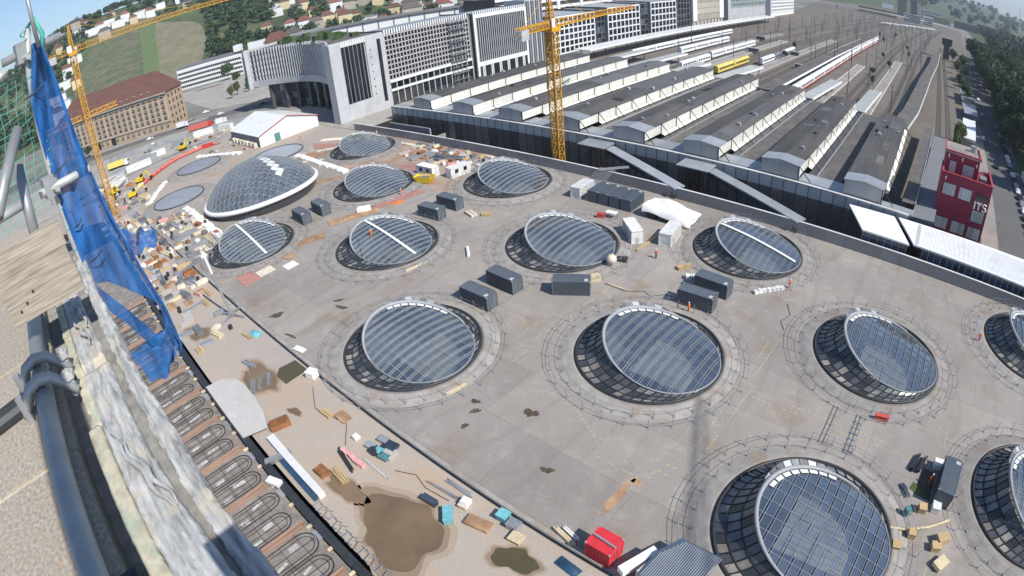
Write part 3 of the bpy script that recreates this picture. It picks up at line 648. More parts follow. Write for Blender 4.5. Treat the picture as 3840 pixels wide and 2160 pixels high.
# two roofed stair ramps from the concourse over the trench, the sheds, the white passage
def stair_ramp(x0, lab):
    t = thing('stair_ramp', lab, 'ramp', (x0, 0, 0), 0, 'roofed stair ramps over the trench')
    A = Vector((0, 116.8, 3.9)); B = Vector((25.5, 105.6, 2.6))
    d = (B - A).normalized(); n = Vector((-d.y, d.x, 0)).normalized()
    q = [A + n * 1.5, A - n * 1.5, B - n * 1.5, B + n * 1.5]
    MB().add([tuple(p) for p in q] + [tuple(p - Vector((0, 0, .3))) for p in q], [(0, 3, 2, 1), (4, 5, 6, 7), (0, 1, 5, 4), (1, 2, 6, 5), (2, 3, 7, 6), (3, 0, 4, 7)]).build('roof', 'zinc', t)
    m = MB()
    for s in (-1, 1):
        for k in range(9):
            p = A.lerp(B, (k + .3) / 9) + n * 1.35 * s; MB().bar((p.x, p.y, p.z - .25), (p.x, p.y, -9), .18).build('column', 'dark_steel', t)
    w_ = MB(); q = [A - n * 1.3 - Vector((0, 0, 1.4)), B - n * 1.3 - Vector((0, 0, 1.4))]
    w_.add([q[0], q[1], q[1] - Vector((0, 0, 1.5)), q[0] - Vector((0, 0, 4)), q[0] + n * 2.6, q[1] + n * 2.6, q[1] + n * 2.6 - Vector((0, 0, 1.5)), q[0] + n * 2.6 - Vector((0, 0, 4))], [(0, 1, 2, 3), (7, 6, 5, 4), (0, 4, 5, 1), (3, 2, 6, 7)]).build('stair_body', 'facade_dark', t)
    MB().box(-7.5, .5, 113.4, 118.9, 4.2, 4.45).build('landing_roof', 'zinc', t)
    c = MB()
    for x in (-7, -3.5, -.2):
        for y in (113.8, 118.4): MB().box(x - .1, x + .1, y - .1, y + .1, -9, 4.2).build('landing_column', 'dark_steel', t)
stair_ramp(-75.3, 'left roofed stair ramp crossing the trench, right of the yellow crane mast')
stair_ramp(-47.2, 'right roofed stair ramp crossing the trench, behind the white cabins')
SHED_R = [-147, -127, -107, -87, -67.2, -47.1, -27, -7]
SHED_Y1 = [214, 213.5, 214, 213.5, 212, 207, 206, 196]
def make_shed(xr, y1, i):
    Y0 = 120.6; L = y1 - Y0; W_ = 9.0; Z0, Z1 = 5.1, 8.5
    ords = ['farthest left', 'second from the left', 'third from the left', 'fourth from the left', 'fifth from the left', 'third from the right', 'second from the right', 'rightmost']
    t = thing('platform_shed', 'long platform roof with white clerestory wall, %s of the eight' % ords[i], 'shed roof', (xr, Y0, 0), 0, 'parallel platform roofs of the terminus')
    new = i in (1, 2, 3)
    def zr(x): return Z1 + .55 - abs(x + W_ / 2) * .13
    n = max(6, round(L / 9.0)); seg = L / n
    MB().prism([(-W_, .05), (-.02, .05), (-.02, .30), (-W_, .30)], Z0, lambda x, y: Z1 - .2).build('gable_panel', 'gable_grey', t)
    MB().add([(-W_, .04, Z1 - .2), (0, .04, Z1 - .2), (-W_ / 2, .04, Z1 + .45), (-W_, .3, Z1 - .2), (0, .3, Z1 - .2), (-W_ / 2, .3, Z1 + .45)], [(0, 1, 2), (5, 4, 3), (0, 3, 4, 1), (1, 4, 5, 2), (2, 5, 3, 0)]).build('gable_head', 'gable_grey', t)
    MB().box(-W_ / 2 - .06, -W_ / 2 + .06, -.02, .04, Z0, Z1 + .1).build('gable_post', 'zinc', t)
    for s, nm in ((-1, 'roof_slope'), (1, 'roof_slope')):
        xa = -W_ / 2; xb = -W_ / 2 + s * (W_ / 2 + .3)
        for k, (ya, yb, mm) in enumerate(((-.35, 5.0, 'zinc'), (5.0, L * .45 if new else L, 'shed_roof')) + (((L * .45, L, 'shed_roof_new'),) if new else ())):
            q = [(xa, ya), (xb, ya), (xb, yb), (xa, yb)]
            if s < 0: q = q[::-1]
            dz = .03 if k == 0 else 0
            MB().prism(q, lambda x, y: zr(x) - .14 + dz, lambda x, y: zr(x) + dz).build(nm, mm, t)
    # clerestory cladding panels on the sunny side, with fine ribs, posts and sloping stays
    rib = MB()
    for k in range(int(seg / .9)): rib.box(.0, .05, .35 + k * .9, .42 + k * .9, Z0 + .65, Z1 - .1)
    me_p = MB().box(-.12, 0, .12, seg - .12, Z0 + .6, Z1 - .05).mesh('cladding_panel', 'cladding'); me_r = rib.mesh('panel_rib', 'cladding_rib')
    me_l = MB().add([(0, .2, Z0 + .5), (1.0, .2, Z0 + .05), (1.0, seg - .2, Z0 + .05), (0, seg - .2, Z0 + .5), (0, .2, Z0 + .4), (1.0, .2, Z0 - .05), (1.0, seg - .2, Z0 - .05), (0, seg - .2, Z0 + .4)], [(0, 1, 2, 3), (7, 6, 5, 4), (0, 4, 5, 1), (1, 5, 6, 2), (2, 6, 7, 3), (3, 7, 4, 0)]).mesh('sill_panel', 'cladding')
    me_post = MB().box(-.1, .14, -.1, .1, Z0 - .3, Z1 - .02).mesh('post', 'dark_steel')
    me_stay = MB().bar((.1, 0, Z1 - .2), (3.0, 0, Z0 + .2), .16).mesh('stay', 'dark_steel')
    for k in range(n):
        y = k * seg
        p = ob('cladding_panel', me_p, t, (0, y, 0)); ob('panel_rib', me_r, p)
        if k > 0 or i < 2: ob('sill_panel', me_l, t, (0, y, 0))
        ob('post', me_post, t, (0, y, 0))
        if i >= 3: ob('stay', me_stay, t, (0, y, 0))
    MB().box(-.12, 0, L - .1, L + .35, Z0 - .3, Z1).build('end_post', 'cladding', t)
    MB().box(-W_ - .12, -W_, .1, L, Z0, Z1 - .1).build('back_wall', 'gable_grey', t)
    rgv = random.Random(100 + i)
    for k in range(5):
        x = -W_ / 2 + rgv.uniform(-3.4, 3.4); y = rgv.uniform(8, L - 6); h = rgv.uniform(.3, .8); MB().box(x - .4, x + .4, y - .5, y + .5, zr(x) - .1, zr(x) + h).build('roof_vent', rgv.choice(['zinc', 'dark_steel', 'gable_grey']), t)
    for k in range(4):
        s_ = rgv.choice((-1, 1)); y = rgv.uniform(6, L - 14); l = rgv.uniform(3, 11); xa, xb = sorted((-W_ / 2 + s_ * .3, -W_ / 2 + s_ * rgv.uniform(2, 4.2)))
        MB().prism([(xa, y), (xb, y), (xb, y + l), (xa, y + l)], lambda x, y: zr(x) - .02, lambda x, y: zr(x) + .015).build('felt_patch', rgv.choice(['shed_roof_new', 'low_roof', 'shed_roof']), t)
    # low roof towards the next platform; dark strip and block painted in for the shaded track slot
    xl = 9.6 if i < 7 else 0
    if xl:
        MB().box(3.4, 9.3, 6, L, Z0 - .55, Z0 - .2).build('low_roof', 'low_roof', t)
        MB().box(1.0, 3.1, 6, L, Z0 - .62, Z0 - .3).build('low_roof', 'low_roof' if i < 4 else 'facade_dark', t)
        MB().box(3.15, 3.4, 6, L, Z0 - .2, Z0 + .06).build('gutter', 'zinc', t)
        MB().prism([(.02, .2), (10.9, .2), (10.9, 6), (.02, 6)], lambda x, y: Z0 - .4, lambda x, y: Z0 - .05 + .35 * (1 - abs(x - 5) / 6)).build('front_roof', 'zinc', t)
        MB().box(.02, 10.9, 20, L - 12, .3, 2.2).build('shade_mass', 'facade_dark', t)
    return t
for i, (x, y) in enumerate(zip(SHED_R, SHED_Y1)): make_shed(x, y, i)
# last flat platform roof, side building with grey roof, end platform roofs
t = thing('flat_platform_roof', 'narrow flat brown platform roof right of the rightmost shed', 'shed roof', (0, 0, 0))
MB().add([(-2.4, 127, 5), (.8, 127, 5), (3.2, 211, 5), (.2, 211, 5), (-2.4, 127, 4.7), (.8, 127, 4.7), (3.2, 211, 4.7), (.2, 211, 4.7)], [(0, 1, 2, 3), (7, 6, 5, 4), (0, 4, 5, 1), (1, 5, 6, 2), (2, 6, 7, 3), (3, 7, 4, 0)]).build('roof', 'low_roof', t)
MB().bar((.95, 127, 5.1), (3.35, 211, 5.1), .3, .25).build('gutter', 'zinc', t)
m = MB()
for k in range(9): MB().box(-1 + k * .33, -.7 + k * .33, 130 + k * 9, 130.3 + k * 9, 0, 4.7).build('column', 'dark_steel', t)
t = thing('grey_roof_annex', 'long annex with a plain grey metal roof left of the red building', 'building')
MB().add([(.9, 121.2, 4.2), (6, 121.2, 4.2), (9.2, 203, 4.2), (4.2, 203, 4.2)] + [(.9, 121.2, 0), (6, 121.2, 0), (9.2, 203, 0), (4.2, 203, 0)], [(7, 6, 5, 4), (0, 4, 5, 1), (1, 5, 6, 2), (2, 6, 7, 3), (3, 7, 4, 0)]).build('wall', 'facade_grey', t)
MB().add([(.6, 121, 4.25), (6.1, 121, 4.25), (9.3, 203.2, 4.25), (3.9, 203.2, 4.25), (.6, 121, 4.45), (6.1, 121, 4.75), (9.3, 203.2, 4.75), (3.9, 203.2, 4.45)], [(0, 3, 2, 1), (4, 5, 6, 7), (0, 1, 5, 4), (1, 2, 6, 5), (2, 3, 7, 6), (3, 0, 4, 7)]).build('roof', 'facade_grey', t)
# white passage roofs with dark glazing between concourse and street
def passage(name, lab, q, mat_):
    t = thing(name, lab, 'passage')
    def lerp(a, b, f): return (a[0] + (b[0] - a[0]) * f, a[1] + (b[1] - a[1]) * f)
    z = 4.0
    MB().prism(q, z - .1, lambda x, y: z + .25).build('roof', mat_, t)
    c = (sum(p[0] for p in q) / 4, sum(p[1] for p in q) / 4); w_ = [(c[0] + (p[0] - c[0]) * .94, c[1] + (p[1] - c[1]) * .94) for p in q]
    MB().prism(w_, -9, z - .15).build('wall', 'facade_dark', t)
    n = max(4, int(math.dist(q[0], q[1]) / 1.5))
    for k in range(n):
        a = lerp(w_[0], w_[1], (k + .1) / n); b = lerp(w_[0], w_[1], (k + .9) / n)
        MB().add([(a[0], a[1] - .06, 2.1), (b[0], b[1] - .06, 2.1), (b[0], b[1] - .06, 3.6), (a[0], a[1] - .06, 3.6), (a[0], a[1] - .005, 2.1), (b[0], b[1] - .005, 2.1), (b[0], b[1] - .005, 3.6), (a[0], a[1] - .005, 3.6)], [(0, 1, 2, 3), (0, 4, 5, 1), (1, 5, 6, 2), (2, 6, 7, 3), (3, 7, 4, 0)]).build('window', 'window_blue', t)
    for k in range(n + 1):
        a = lerp(w_[0], w_[1], k / n); MB().box(a[0] - .06, a[0] + .06, a[1] - .12, a[1], 1.6, 3.8).build('mullion', 'facade_conc', t)
passage('passage_hall', 'short white flat roofed passage hall beside the trench', [(-8.8, 106.3), (1.5, 106.3), (-3.2, 118.2), (-13.8, 117.4)], 'white_paint')
passage('passage_roof', 'long white ribbed passage roof in front of the red building', [(2.4, 107.2), (74, 106.0), (74, 121.5), (-2.2, 118.6)], 'white_ribbed')
m = MB()
for k in range(240): m.box(1.6 + k * .3 if k > 8 else 2.6 + k * .1, 1.7 + k * .3 if k > 8 else 2.64 + k * .1, 107.6, 118.2, 4.255, 4.31)
m.build('roof_rib', 'white_paint', bpy.data.objects['passage_roof'])
# ------------------------------------------------------------------ red corner building with three letters
def red_building():
    mat('window_pale', (.42, .47, .45), rough=.2, var=.15, rand=.25, spec=.5)
    t = thing('red_building', 'dark red corner building with large windows and white letters on its front', 'building', (6.0, 129.4, 0))
    L, D, H1, H2 = 13.0, 13.5, 11.2, 14.0
    MB().box(0, L, 0, D, 0, 12.9).build('wall', 'its_red', t)
    MB().box(.3, 9.0, 3.6, D, 12.9, 17.6).build('upper_wall', 'its_red', t)
    MB().box(0, .25, 0, 4, 12.9, 13.9).box(L - .25, L, 0, D, 12.9, 13.9).box(.25, L - .25, 0, .25, 12.9, 13.9).build('parapet', 'its_red', t)
    MB().box(-.08, .34, -.08, 4, 13.9, 14.1).box(L - .34, L + .08, .34, D, 13.9, 14.1).box(.34, L + .08, -.08, .34, 13.9, 14.1).build('parapet_cap', 'its_trim', t)
    MB().box(.0, 9.3, 3.4, D + .2, 17.6, 17.9).build('roof', 'kerb', t)
    MB().box(.0, .3, 3.4, D, 17.9, 18.3).box(9.0, 9.3, 3.4, D, 17.9, 18.3).box(.3, 9.0, 3.4, 3.7, 17.9, 18.3).build('roof_parapet', 'its_trim', t)
    for (x, z, w_, h, mm) in [(.8, 9.0, 3.1, 2.6, 'window_pale'), (4.9, 9.0, 3.2, 2.6, 'window_pale'), (9.3, 9.8, 2.9, 1.7, 'window_dark'), (9.2, 4.9, 3.1, 2.6, 'window_pale'), (.6, .9, 3.1, 2.6, 'window_pale'), (4.8, .9, 3.5, 2.6, 'window_pale'), (9.1, .8, 3.3, 2.6, 'window_pale')]:
        f = MB().box(x - .1, x + w_ + .1, -.10, .0, z - .1, z + h + .1).build('window_frame', 'its_red', t)
        for k in range(4):
            ww = w_ / 4; MB().box(x + k * ww + .03, x + (k + 1) * ww - .03, -.14, -.102, z, z + h).build('pane', mm, f)
    for (x, w_) in ((1.5, 1.6), (5.0, 2.8)):
        f = MB().box(x - .1, x + w_ + .1, 3.5, 3.6, 13.2, 16.0).build('window_frame', 'its_red', t)
        MB().box(x, x + w_, 3.45, 3.498, 13.3, 15.9).build('pane', 'window_pale', f)
    MB().box(9.6, 11.4, 2, 5, 12.92, 14.4).build('roof_unit', 'facade_grey', t)
    for x, z in ((1.1, 16.8), (4.6, 16.8), (8.4, 16.4), (1.1, 12.6)):
        yy = 3.5 if z > 14 else -.1
        MB().path([(x, yy - .05, z + .45), (x - .15, yy - .25, z + .3), (x - .1, yy - .3, z - .1), (x + .05, yy - .1, z - .3)], .06, 5).build('wall_lamp', 'white_paint', t)
    # letters I T S
    zl, hl = 7.85, 1.75; x = 9.2
    MB().box(x, x + .42, -.32, -.16, zl, zl + hl).build('letter', 'white_paint', t)
    MB().box(x + 1.1, x + 1.5, -.32, -.16, zl, zl + hl - .38).box(x + .65, x + 1.95, -.32, -.16, zl + hl - .38, zl + hl).build('letter', 'white_paint', t)
    pts = []
    for a in range(20, 271, 25): pts.append((x + 2.75 + .42 * math.cos(R(a)), -.24, zl + hl * .75 + .40 * math.sin(R(a))))
    for a in range(90, -161, -25): pts.append((x + 2.75 + .46 * math.cos(R(a)), -.24, zl + hl * .26 + .42 * math.sin(R(a))))
    MB().path(pts, .19, 6).build('letter', 'white_paint', t)
    g = MB()
    for k in range(9): g.bar((.5 + k * 1.0, 3.6, 18.3), (.5 + k * 1.0, 3.6, 19.0), .06)
    g.bar((.5, 3.6, 19.0), (8.5, 3.6, 19.0), .06); g.build('roof_rail', 'galv', t)
    MB().box(6.6, 7.8, 9, 10.2, 17.91, 19.4).build('roof_unit', 'zinc', t)
red_building()
t = thing('white_roof_hut', 'low building with a white pitched roof beside the street', 'building', (0, 0, 0))
MB().prism([(16, 222), (20.7, 219), (22.8, 256), (17.9, 259)], 0, 2.9).build('wall', 'facade_beige', t)
MB().prism([(15.5, 221.5), (21.2, 218.2), (23.3, 256.5), (17.4, 260)], lambda x, y: 2.95, lambda x, y: 3.3 + (x - 15) * .12).build('roof', 'white_paint', t)
t = thing('grey_roof_hut', 'low grey roofed hut farther up the street', 'building')
MB().prism([(19, 275), (24.5, 274), (25.5, 300), (20, 301)], 0, 3.2).build('wall', 'facade_grey', t); MB().box(18.6, 26, 273.5, 301.5, 3.25, 3.6).build('roof', 'zinc', t)
t = thing('grey_roof_shed', 'narrow grey roofed shed at the bend of the street', 'building')
MB().prism([(19, 315), (25, 314), (26.5, 350), (21, 352)], 0, 3).build('wall', 'facade_conc', t); MB().box(18.7, 27, 313.6, 352.4, 3.05, 3.4).build('roof', 'facade_grey', t)
t = thing('glass_pavilion', 'pale green glazed pavilion at the right picture edge by the park', 'building', (45, 150, 0))
MB().box(0, 14, 0, 30, 0, 7).build('wall', 'facade_conc', t)
for k in range(5):
    for j in range(2): MB().box(-.08, -.004, 1 + k * 5.7, 6 + k * 5.7, .8 + j * 3.2, 3.4 + j * 3.2).build('window', 'window_green', t)
MB().box(-.3, 14.3, -.3, 30.3, 7.01, 7.3).build('roof', 'zinc', t)
# foreground corrugated shed roof at the bottom edge
t = thing('corrugated_shed', 'pale blue corrugated roof of a site shed at the bottom edge', 'shed', (0, 0, 0))
q = [(-11.0, 27.4), (-9.8, 29.9), (-5.6, 29.9), (-6.6, 27.0), (-7.5, 24.6), (-11.6, 24.6)]
MB().prism(q, .004, 2.2).build('wall', 'facade_conc', t)
MB().prism([(-11.2, 24.2), (-11.2, 27.4), (-9.9, 30.1), (-5.3, 30.1), (-6.2, 24.2)], 2.25, 2.33).build('roof', 'window_blue', t)
m = MB()
for k in range(24): m.bar((-11.0 + k * .23, 24.3, 2.36), (-10.7 + k * .235, 27.6 + min(2.3, k * .4), 2.36), .11, .07)
m.build('roof_rib', 'zinc', t)
tag(MB().obox((-12.2, 26.0), 4.2, .9, .9, 1.2, 1.0).build('roll_of_sheet', 'foam_white'), 'bundle of white sheets beside the corrugated roof', 'sheet')

# ================================================================== TERRAIN
def _interp(tab, a):
    if a <= tab[0][0]: return tab[0][1]
    for (a0, v0), (a1, v1) in zip(tab, tab[1:]):
        if a <= a1:
            f = (a - a0) / (a1 - a0); f = f * f * (3 - 2 * f); return v0 + (v1 - v0) * f
    return tab[-1][1]
SKY_EL = [(-40, 1.2), (-10, 1.9), (-2, 2.3), (3, 3.6), (6, 4.2), (10, 4.4), (18, 4.0), (30, 3.2), (45, 2.2), (60, 1.7), (76, 1.4), (88, .95), (94, .8), (99, .35), (112, .3), (150, .4)]
SKY_R = [(-40, 1300), (-5, 1100), (6, 1000), (20, 1050), (35, 1500), (50, 2200), (76, 3600), (90, 4200), (150, 4200)]
BASE_R = [(-40, 560), (8, 535), (14, 560), (24, 560), (30, 470), (45, 560), (60, 850), (76, 1400), (90, 1700), (150, 1700)]
def terrain(x, y):
    a = math.degrees(math.atan2(y, -x)); r = math.hypot(x, y)
    r0 = _interp(BASE_R, a); r1 = _interp(SKY_R, a); z1 = 50 + r1 * math.tan(R(_interp(SKY_EL, a)))
    if r <= r0: return -.3
    f = min(1.25, (r - r0) / (r1 - r0)); g = f ** 1.12 if f <= 1 else 1 + (f - 1) * .3
    bump = math.sin(x * .013 + 1) * math.cos(y * .011) * 5 * min(1, f * 3) + math.sin(x * .045) * math.sin(y * .038 + 2) * 1.6 * min(1, f * 4)
    return -.3 + z1 * g + bump * (1 if f < .8 else .35)
rows = []
for i in range(46):
    f = (i / 45.0); row = []
    for j in range(111):
        a = -40 + j * 1.6; r0 = _interp(BASE_R, a); r1 = _interp(SKY_R, a); r = r0 * .98 + (r1 * 1.6 - r0) * f ** 1.3
        x = -r * math.cos(R(a)); y = r * math.sin(R(a)); row.append((x, y, terrain(x, y)))
    rows.append(row)
struct(MB().grid(rows).build('hillside', 'hill_green', None, True))
def drape(name, poly_fn, nu, nv, m, dz=.6, parent=None):
    rows = []
    for i in range(nu + 1):
        row = []
        for j in range(nv + 1):
            x, y = poly_fn(i / nu, j / nv); row.append((x, y, terrain(x, y) + dz))
        rows.append(row)
    return MB().grid(rows).build(name, m, parent, True)
def bil(a, b, c, d):
    return lambda u, v: tuple((a[k] * (1 - u) + b[k] * u) * (1 - v) + (d[k] * (1 - u) + c[k] * u) * v for k in (0, 1))
def pol(a, r): return (-r * math.cos(R(a)), r * math.sin(R(a)))
t = thing('vineyard', 'terraced vineyard with stone walls on the hillside behind the crane', 'vineyard')
drape('vine_field', bil(pol(1.5, 560), pol(13.2, 560), pol(12.8, 890), pol(8.0, 900)), 18, 18, 'vine_green', .8, t)
wf = bil(pol(2, 580), pol(13, 575), pol(12.5, 880), pol(8.6, 885))
for k in range(11):
    v = .05 + k * .085; m = MB(); u0 = rnd.uniform(0, .25); u1 = rnd.uniform(.7, 1); pts = []
    for s in range(15):
        u = u0 + (u1 - u0) * s / 14; x, y = wf(u, v + .03 * math.sin(u * 9 + k)); pts.append((x, y, terrain(x, y) + 1.0))
    for a, c in zip(pts, pts[1:]): m.bar(a, c, .8, 1.0)
    m.build('terrace_wall', 'vine_wall', t)
t = thing('bright_vineyard', 'bright green strip of vines between the terraces and the tan field', 'vineyard')
drape('vine_field', bil(pol(11.6, 560), pol(13.4, 555), pol(14.2, 860), pol(12.3, 880)), 6, 16, 'vine_bright', 1.1, t)
t = thing('tan_vineyard', 'rounded tan ploughed vineyard field below the hillside woods', 'vineyard')
drape('vine_field', lambda u, v: pol(13.3 + (4.9 * u) * (1 - .35 * (2 * v - 1) ** 2) + .6 * v, 575 + 300 * v - 40 * u * v), 10, 16, 'vine_tan', 1.2, t)

# ------------------------------------------------------------------ trees
def crown_mesh(name, rx, rz, z0, seed, n, leaf, m, lobes=7):
    rg = random.Random(seed); L = []
    for k in range(lobes):
        a = rg.uniform(0, 6.28); q = rg.uniform(.1, .62); L.append((Vector((rx * q * math.cos(a), rx * q * math.sin(a), z0 + rz * rg.uniform(.55, 1.5))), rg.uniform(.36, .58)))
    L.append((Vector((0, 0, z0 + rz)), .75)); b = MB()
    for k in range(n):
        c, s = rg.choice(L); d = Vector((rg.gauss(0, 1), rg.gauss(0, 1), rg.gauss(0, 1))).normalized(); q = rg.uniform(.55, 1.05)
        p = c + Vector((d.x * rx * s * q, d.y * rx * s * q, d.z * rz * s * q))
        nn = (d + Vector((rg.gauss(0, .6), rg.gauss(0, .6), rg.gauss(0, .6)))).normalized(); a = nn.orthogonal().normalized(); c2 = nn.cross(a); l = leaf * rg.uniform(.6, 1.3)
        ang = rg.uniform(0, 6.28); a, c2 = a * math.cos(ang) + c2 * math.sin(ang), c2 * math.cos(ang) - a * math.sin(ang)
        b.add([p - a * l, p - c2 * l * .6, p + a * l, p + c2 * l * .6], [(0, 1, 2, 3)])
    return b.mesh(name, m)
def trunk_mesh(h, r):
    b = MB().path([(0, 0, -.3), (.1, 0, h * .5), (0, .15, h)], [r, r * .7, r * .4], 6)
    for k in range(4):
        a = k * 1.6; b.path([(0, 0, h * .55), (math.cos(a) * h * .2, math.sin(a) * h * .2, h * .95), (math.cos(a) * h * .35, math.sin(a) * h * .35, h * 1.2)], [r * .5, r * .3, r * .12], 5)
    return b.mesh('trunk', 'bark')
TREES = []
for k, (rx, rz, z0, n, leaf, m) in enumerate([(6.0, 6.0, 4, 2600, .62, 'leaf_dark'), (5.2, 7.0, 4, 2600, .6, 'leaf_dark'), (6.4, 6.4, 4, 2600, .62, 'leaf_mid'), (4.8, 5.6, 3.5, 2200, .55, 'leaf_olive')]):
    TREES.append((crown_mesh('crown', rx, rz, z0, k, n, leaf, m), trunk_mesh(z0 + rz * .8, .35)))
def tree(x, y, k, s, label, group, z=0):
    t = thing('tree', label, 'tree', (x, y, z), rnd.uniform(0, 6.28), group); t.scale = (s, s, s * rnd.uniform(.92, 1.12))
    ob('crown', TREES[k][0], t); ob('trunk', TREES[k][1], t)
rg = random.Random(11)
pts = []
for it in range(4000):
    y = rg.uniform(188, 640); x0 = (46 if y < 226 else 33.5) + max(0, (y - 236) * .012); x = x0 + 3.5 + rg.random() * max(8, (y * .175 + 12 - x0))
    if 44 < x < 60 and 146 < y < 184: continue
    if all((x - a) ** 2 + (y - c) ** 2 > (4.6 + y * .004) ** 2 for a, c in pts): pts.append((x, y))
    if len(pts) > 230: break
BANDS = [(226, 'behind the glazed pavilion'), (275, 'opposite the white pitched roof'), (330, 'opposite the grey huts'), (420, 'opposite the bend of the siding'), (520, 'short of the signal tower'), (9999, 'beyond the signal tower')]
for x, y in pts:
    k = rg.choice([0, 0, 1, 1, 2, 2, 3]) if rg.random() < .9 else 3; s_ = rg.uniform(1.0, 1.45); x0 = (46 if y < 226 else 33.5) + max(0, (y - 236) * .012)
    row = 'at the street edge of the park' if x < x0 + 9 else ('in the second row of the park' if x < x0 + 18 else 'deep in the park')
    tree(x, y, k, s_, '%s %s park tree %s %s' % ('tall' if s_ > 1.28 else ('medium' if s_ > 1.13 else 'low'), ['dark green', 'narrow dark green', 'mid green', 'olive green'][k], row.replace(' of the park', '').replace(' in the park', ''), next(n for b_, n in BANDS if y < b_)), 'park trees')
for i, (x, y, k, s) in enumerate([(13.8, 216, 3, .62), (15.2, 223, 3, .6), (13.2, 209, 3, .5), (22, 330, 2, .7), (20, 372, 3, .7), (24, 410, 2, .8), (21, 450, 3, .8), (27, 490, 2, .8), (19, 540, 3, .9)]):
    tree(x, y, k, s, ['yellowish green tree beside the white pitched roof', 'taller yellowish tree touching the white pitched roof', 'small bush behind the red building', 'green tree between track and street by the grey shed', 'olive tree beside the bend of the siding', 'green tree below the signal tower', 'olive tree right of the curved canopy end', 'green tree at the far end of the siding', 'farthest olive tree by the signal tower'][i], 'trees along the siding')
for i, (x, y, k, s) in enumerate([(-345, 125, 3, .55), (-352, 132, 3, .6), (-362, 146, 2, .6), (-350, 139, 3, .5), (-392, 168, 2, .7), (-398, 172, 2, .7), (-350, 22, 2, .5), (-346, 27, 2, .45), (-455, 165, 2, .9), (-410, 155, 2, .55)]):
    tree(x, y, k, s, ['yellow green bush at the left end of the embankment', 'bush in the middle of the embankment', 'greener bush on the embankment below the office', 'low bush behind the embankment bushes', 'dark bush beside the office front', 'second dark bush beside the office front', 'tree in front of the sandstone building end', 'smaller tree by the sandstone building end', 'round tree before the white office end', 'small tree on the embankment top'][i], 'bushes on the embankment')
for i, (x, y) in enumerate([(-45, 658), (-25, 534), (-29, 382), (-35, 334), (-38, 430), (-20, 470), (-50, 560), (-31, 300), (-95, 380), (-88, 330), (-60, 620)]):
    tree(x, y, 3 if i % 3 else 2, .3 + .05 * (i % 3), 'low scrub bush growing between the rails', 'scrub between the rails')
def wood(name, lab, pts, m, seed, leaf=1.15, per=170):
    rg = random.Random(seed); b = MB()
    for x, y, z, s in pts:
        L = [(Vector((rg.uniform(-.5, .5), rg.uniform(-.5, .5), rg.uniform(.5, 1.2))) * 5 * s, rg.uniform(2.2, 4.0) * s) for _ in range(5)]
        for k in range(per):
            c, q = rg.choice(L); d = Vector((rg.gauss(0, 1), rg.gauss(0, 1), rg.gauss(0, 1))).normalized(); p = Vector((x, y, z + 2.5 * s)) + c + d * q * rg.uniform(.6, 1.05)
            nn = (d + Vector((rg.gauss(0, .5), rg.gauss(0, .5), rg.gauss(0, .5)))).normalized(); a = nn.orthogonal().normalized(); c2 = nn.cross(a); l = leaf * s * rg.uniform(.6, 1.3)
            b.add([p - a * l, p - c2 * l * .7, p + a * l, p + c2 * l * .7], [(0, 1, 2, 3)])
    o = b.build(name, m); tag(o, lab, 'woods'); o['kind'] = 'stuff'
HOUSES = []
def free(x, y, d=13): return all((x - a) ** 2 + (y - c) ** 2 > d * d for a, c in HOUSES)
# hillside houses: four kinds, each a wall block with windows and a tiled roof
def house_proto(l, d, h, wallm, roofm, flat):
    t = thing('house', 'x', 'house'); MB().box(-l / 2, l / 2, -d / 2, d / 2, -4, h).build('wall', wallm, t)
    if flat: MB().box(-l / 2 - .3, l / 2 + .3, -d / 2 - .3, d / 2 + .3, h + .01, h + .5).build('roof', roofm, t)
    else:
        MB().add([(-l / 2 - .5, -d / 2 - .5, h), (l / 2 + .5, -d / 2 - .5, h), (l / 2 + .5, d / 2 + .5, h), (-l / 2 - .5, d / 2 + .5, h), (-l / 2 + d * .3, 0, h + d * .42), (l / 2 - d * .3, 0, h + d * .42)], [(0, 1, 5, 4), (1, 2, 5), (2, 3, 4, 5), (3, 0, 4), (3, 2, 1, 0)]).build('roof', roofm, t)
    wm = MB().box(-.7, .7, -.08, 0, 0, 1.5).mesh('window', 'window_dark')
    for k in range(max(2, int(l / 3.4))):
        for j in range(max(1, int(h / 3))): ob('window', wm, t, (-l / 2 + 1.9 + k * 3.3, -d / 2 - .005, .9 + j * 3))
    return t
PROTO = [house_proto(13, 10, 9, 'facade_white', 'tile_red', False), house_proto(18, 10, 8, 'facade_white', 'zinc', True), house_proto(11, 9, 8, 'facade_yellow', 'tile_brown', False), house_proto(16, 11, 10, 'facade_stone', 'tile_dark', False)]
DESC = ['white house with a red hipped roof', 'long white flat roofed house', 'cream house with a brown roof', 'stone coloured house with a dark roof']
used = [False] * 4
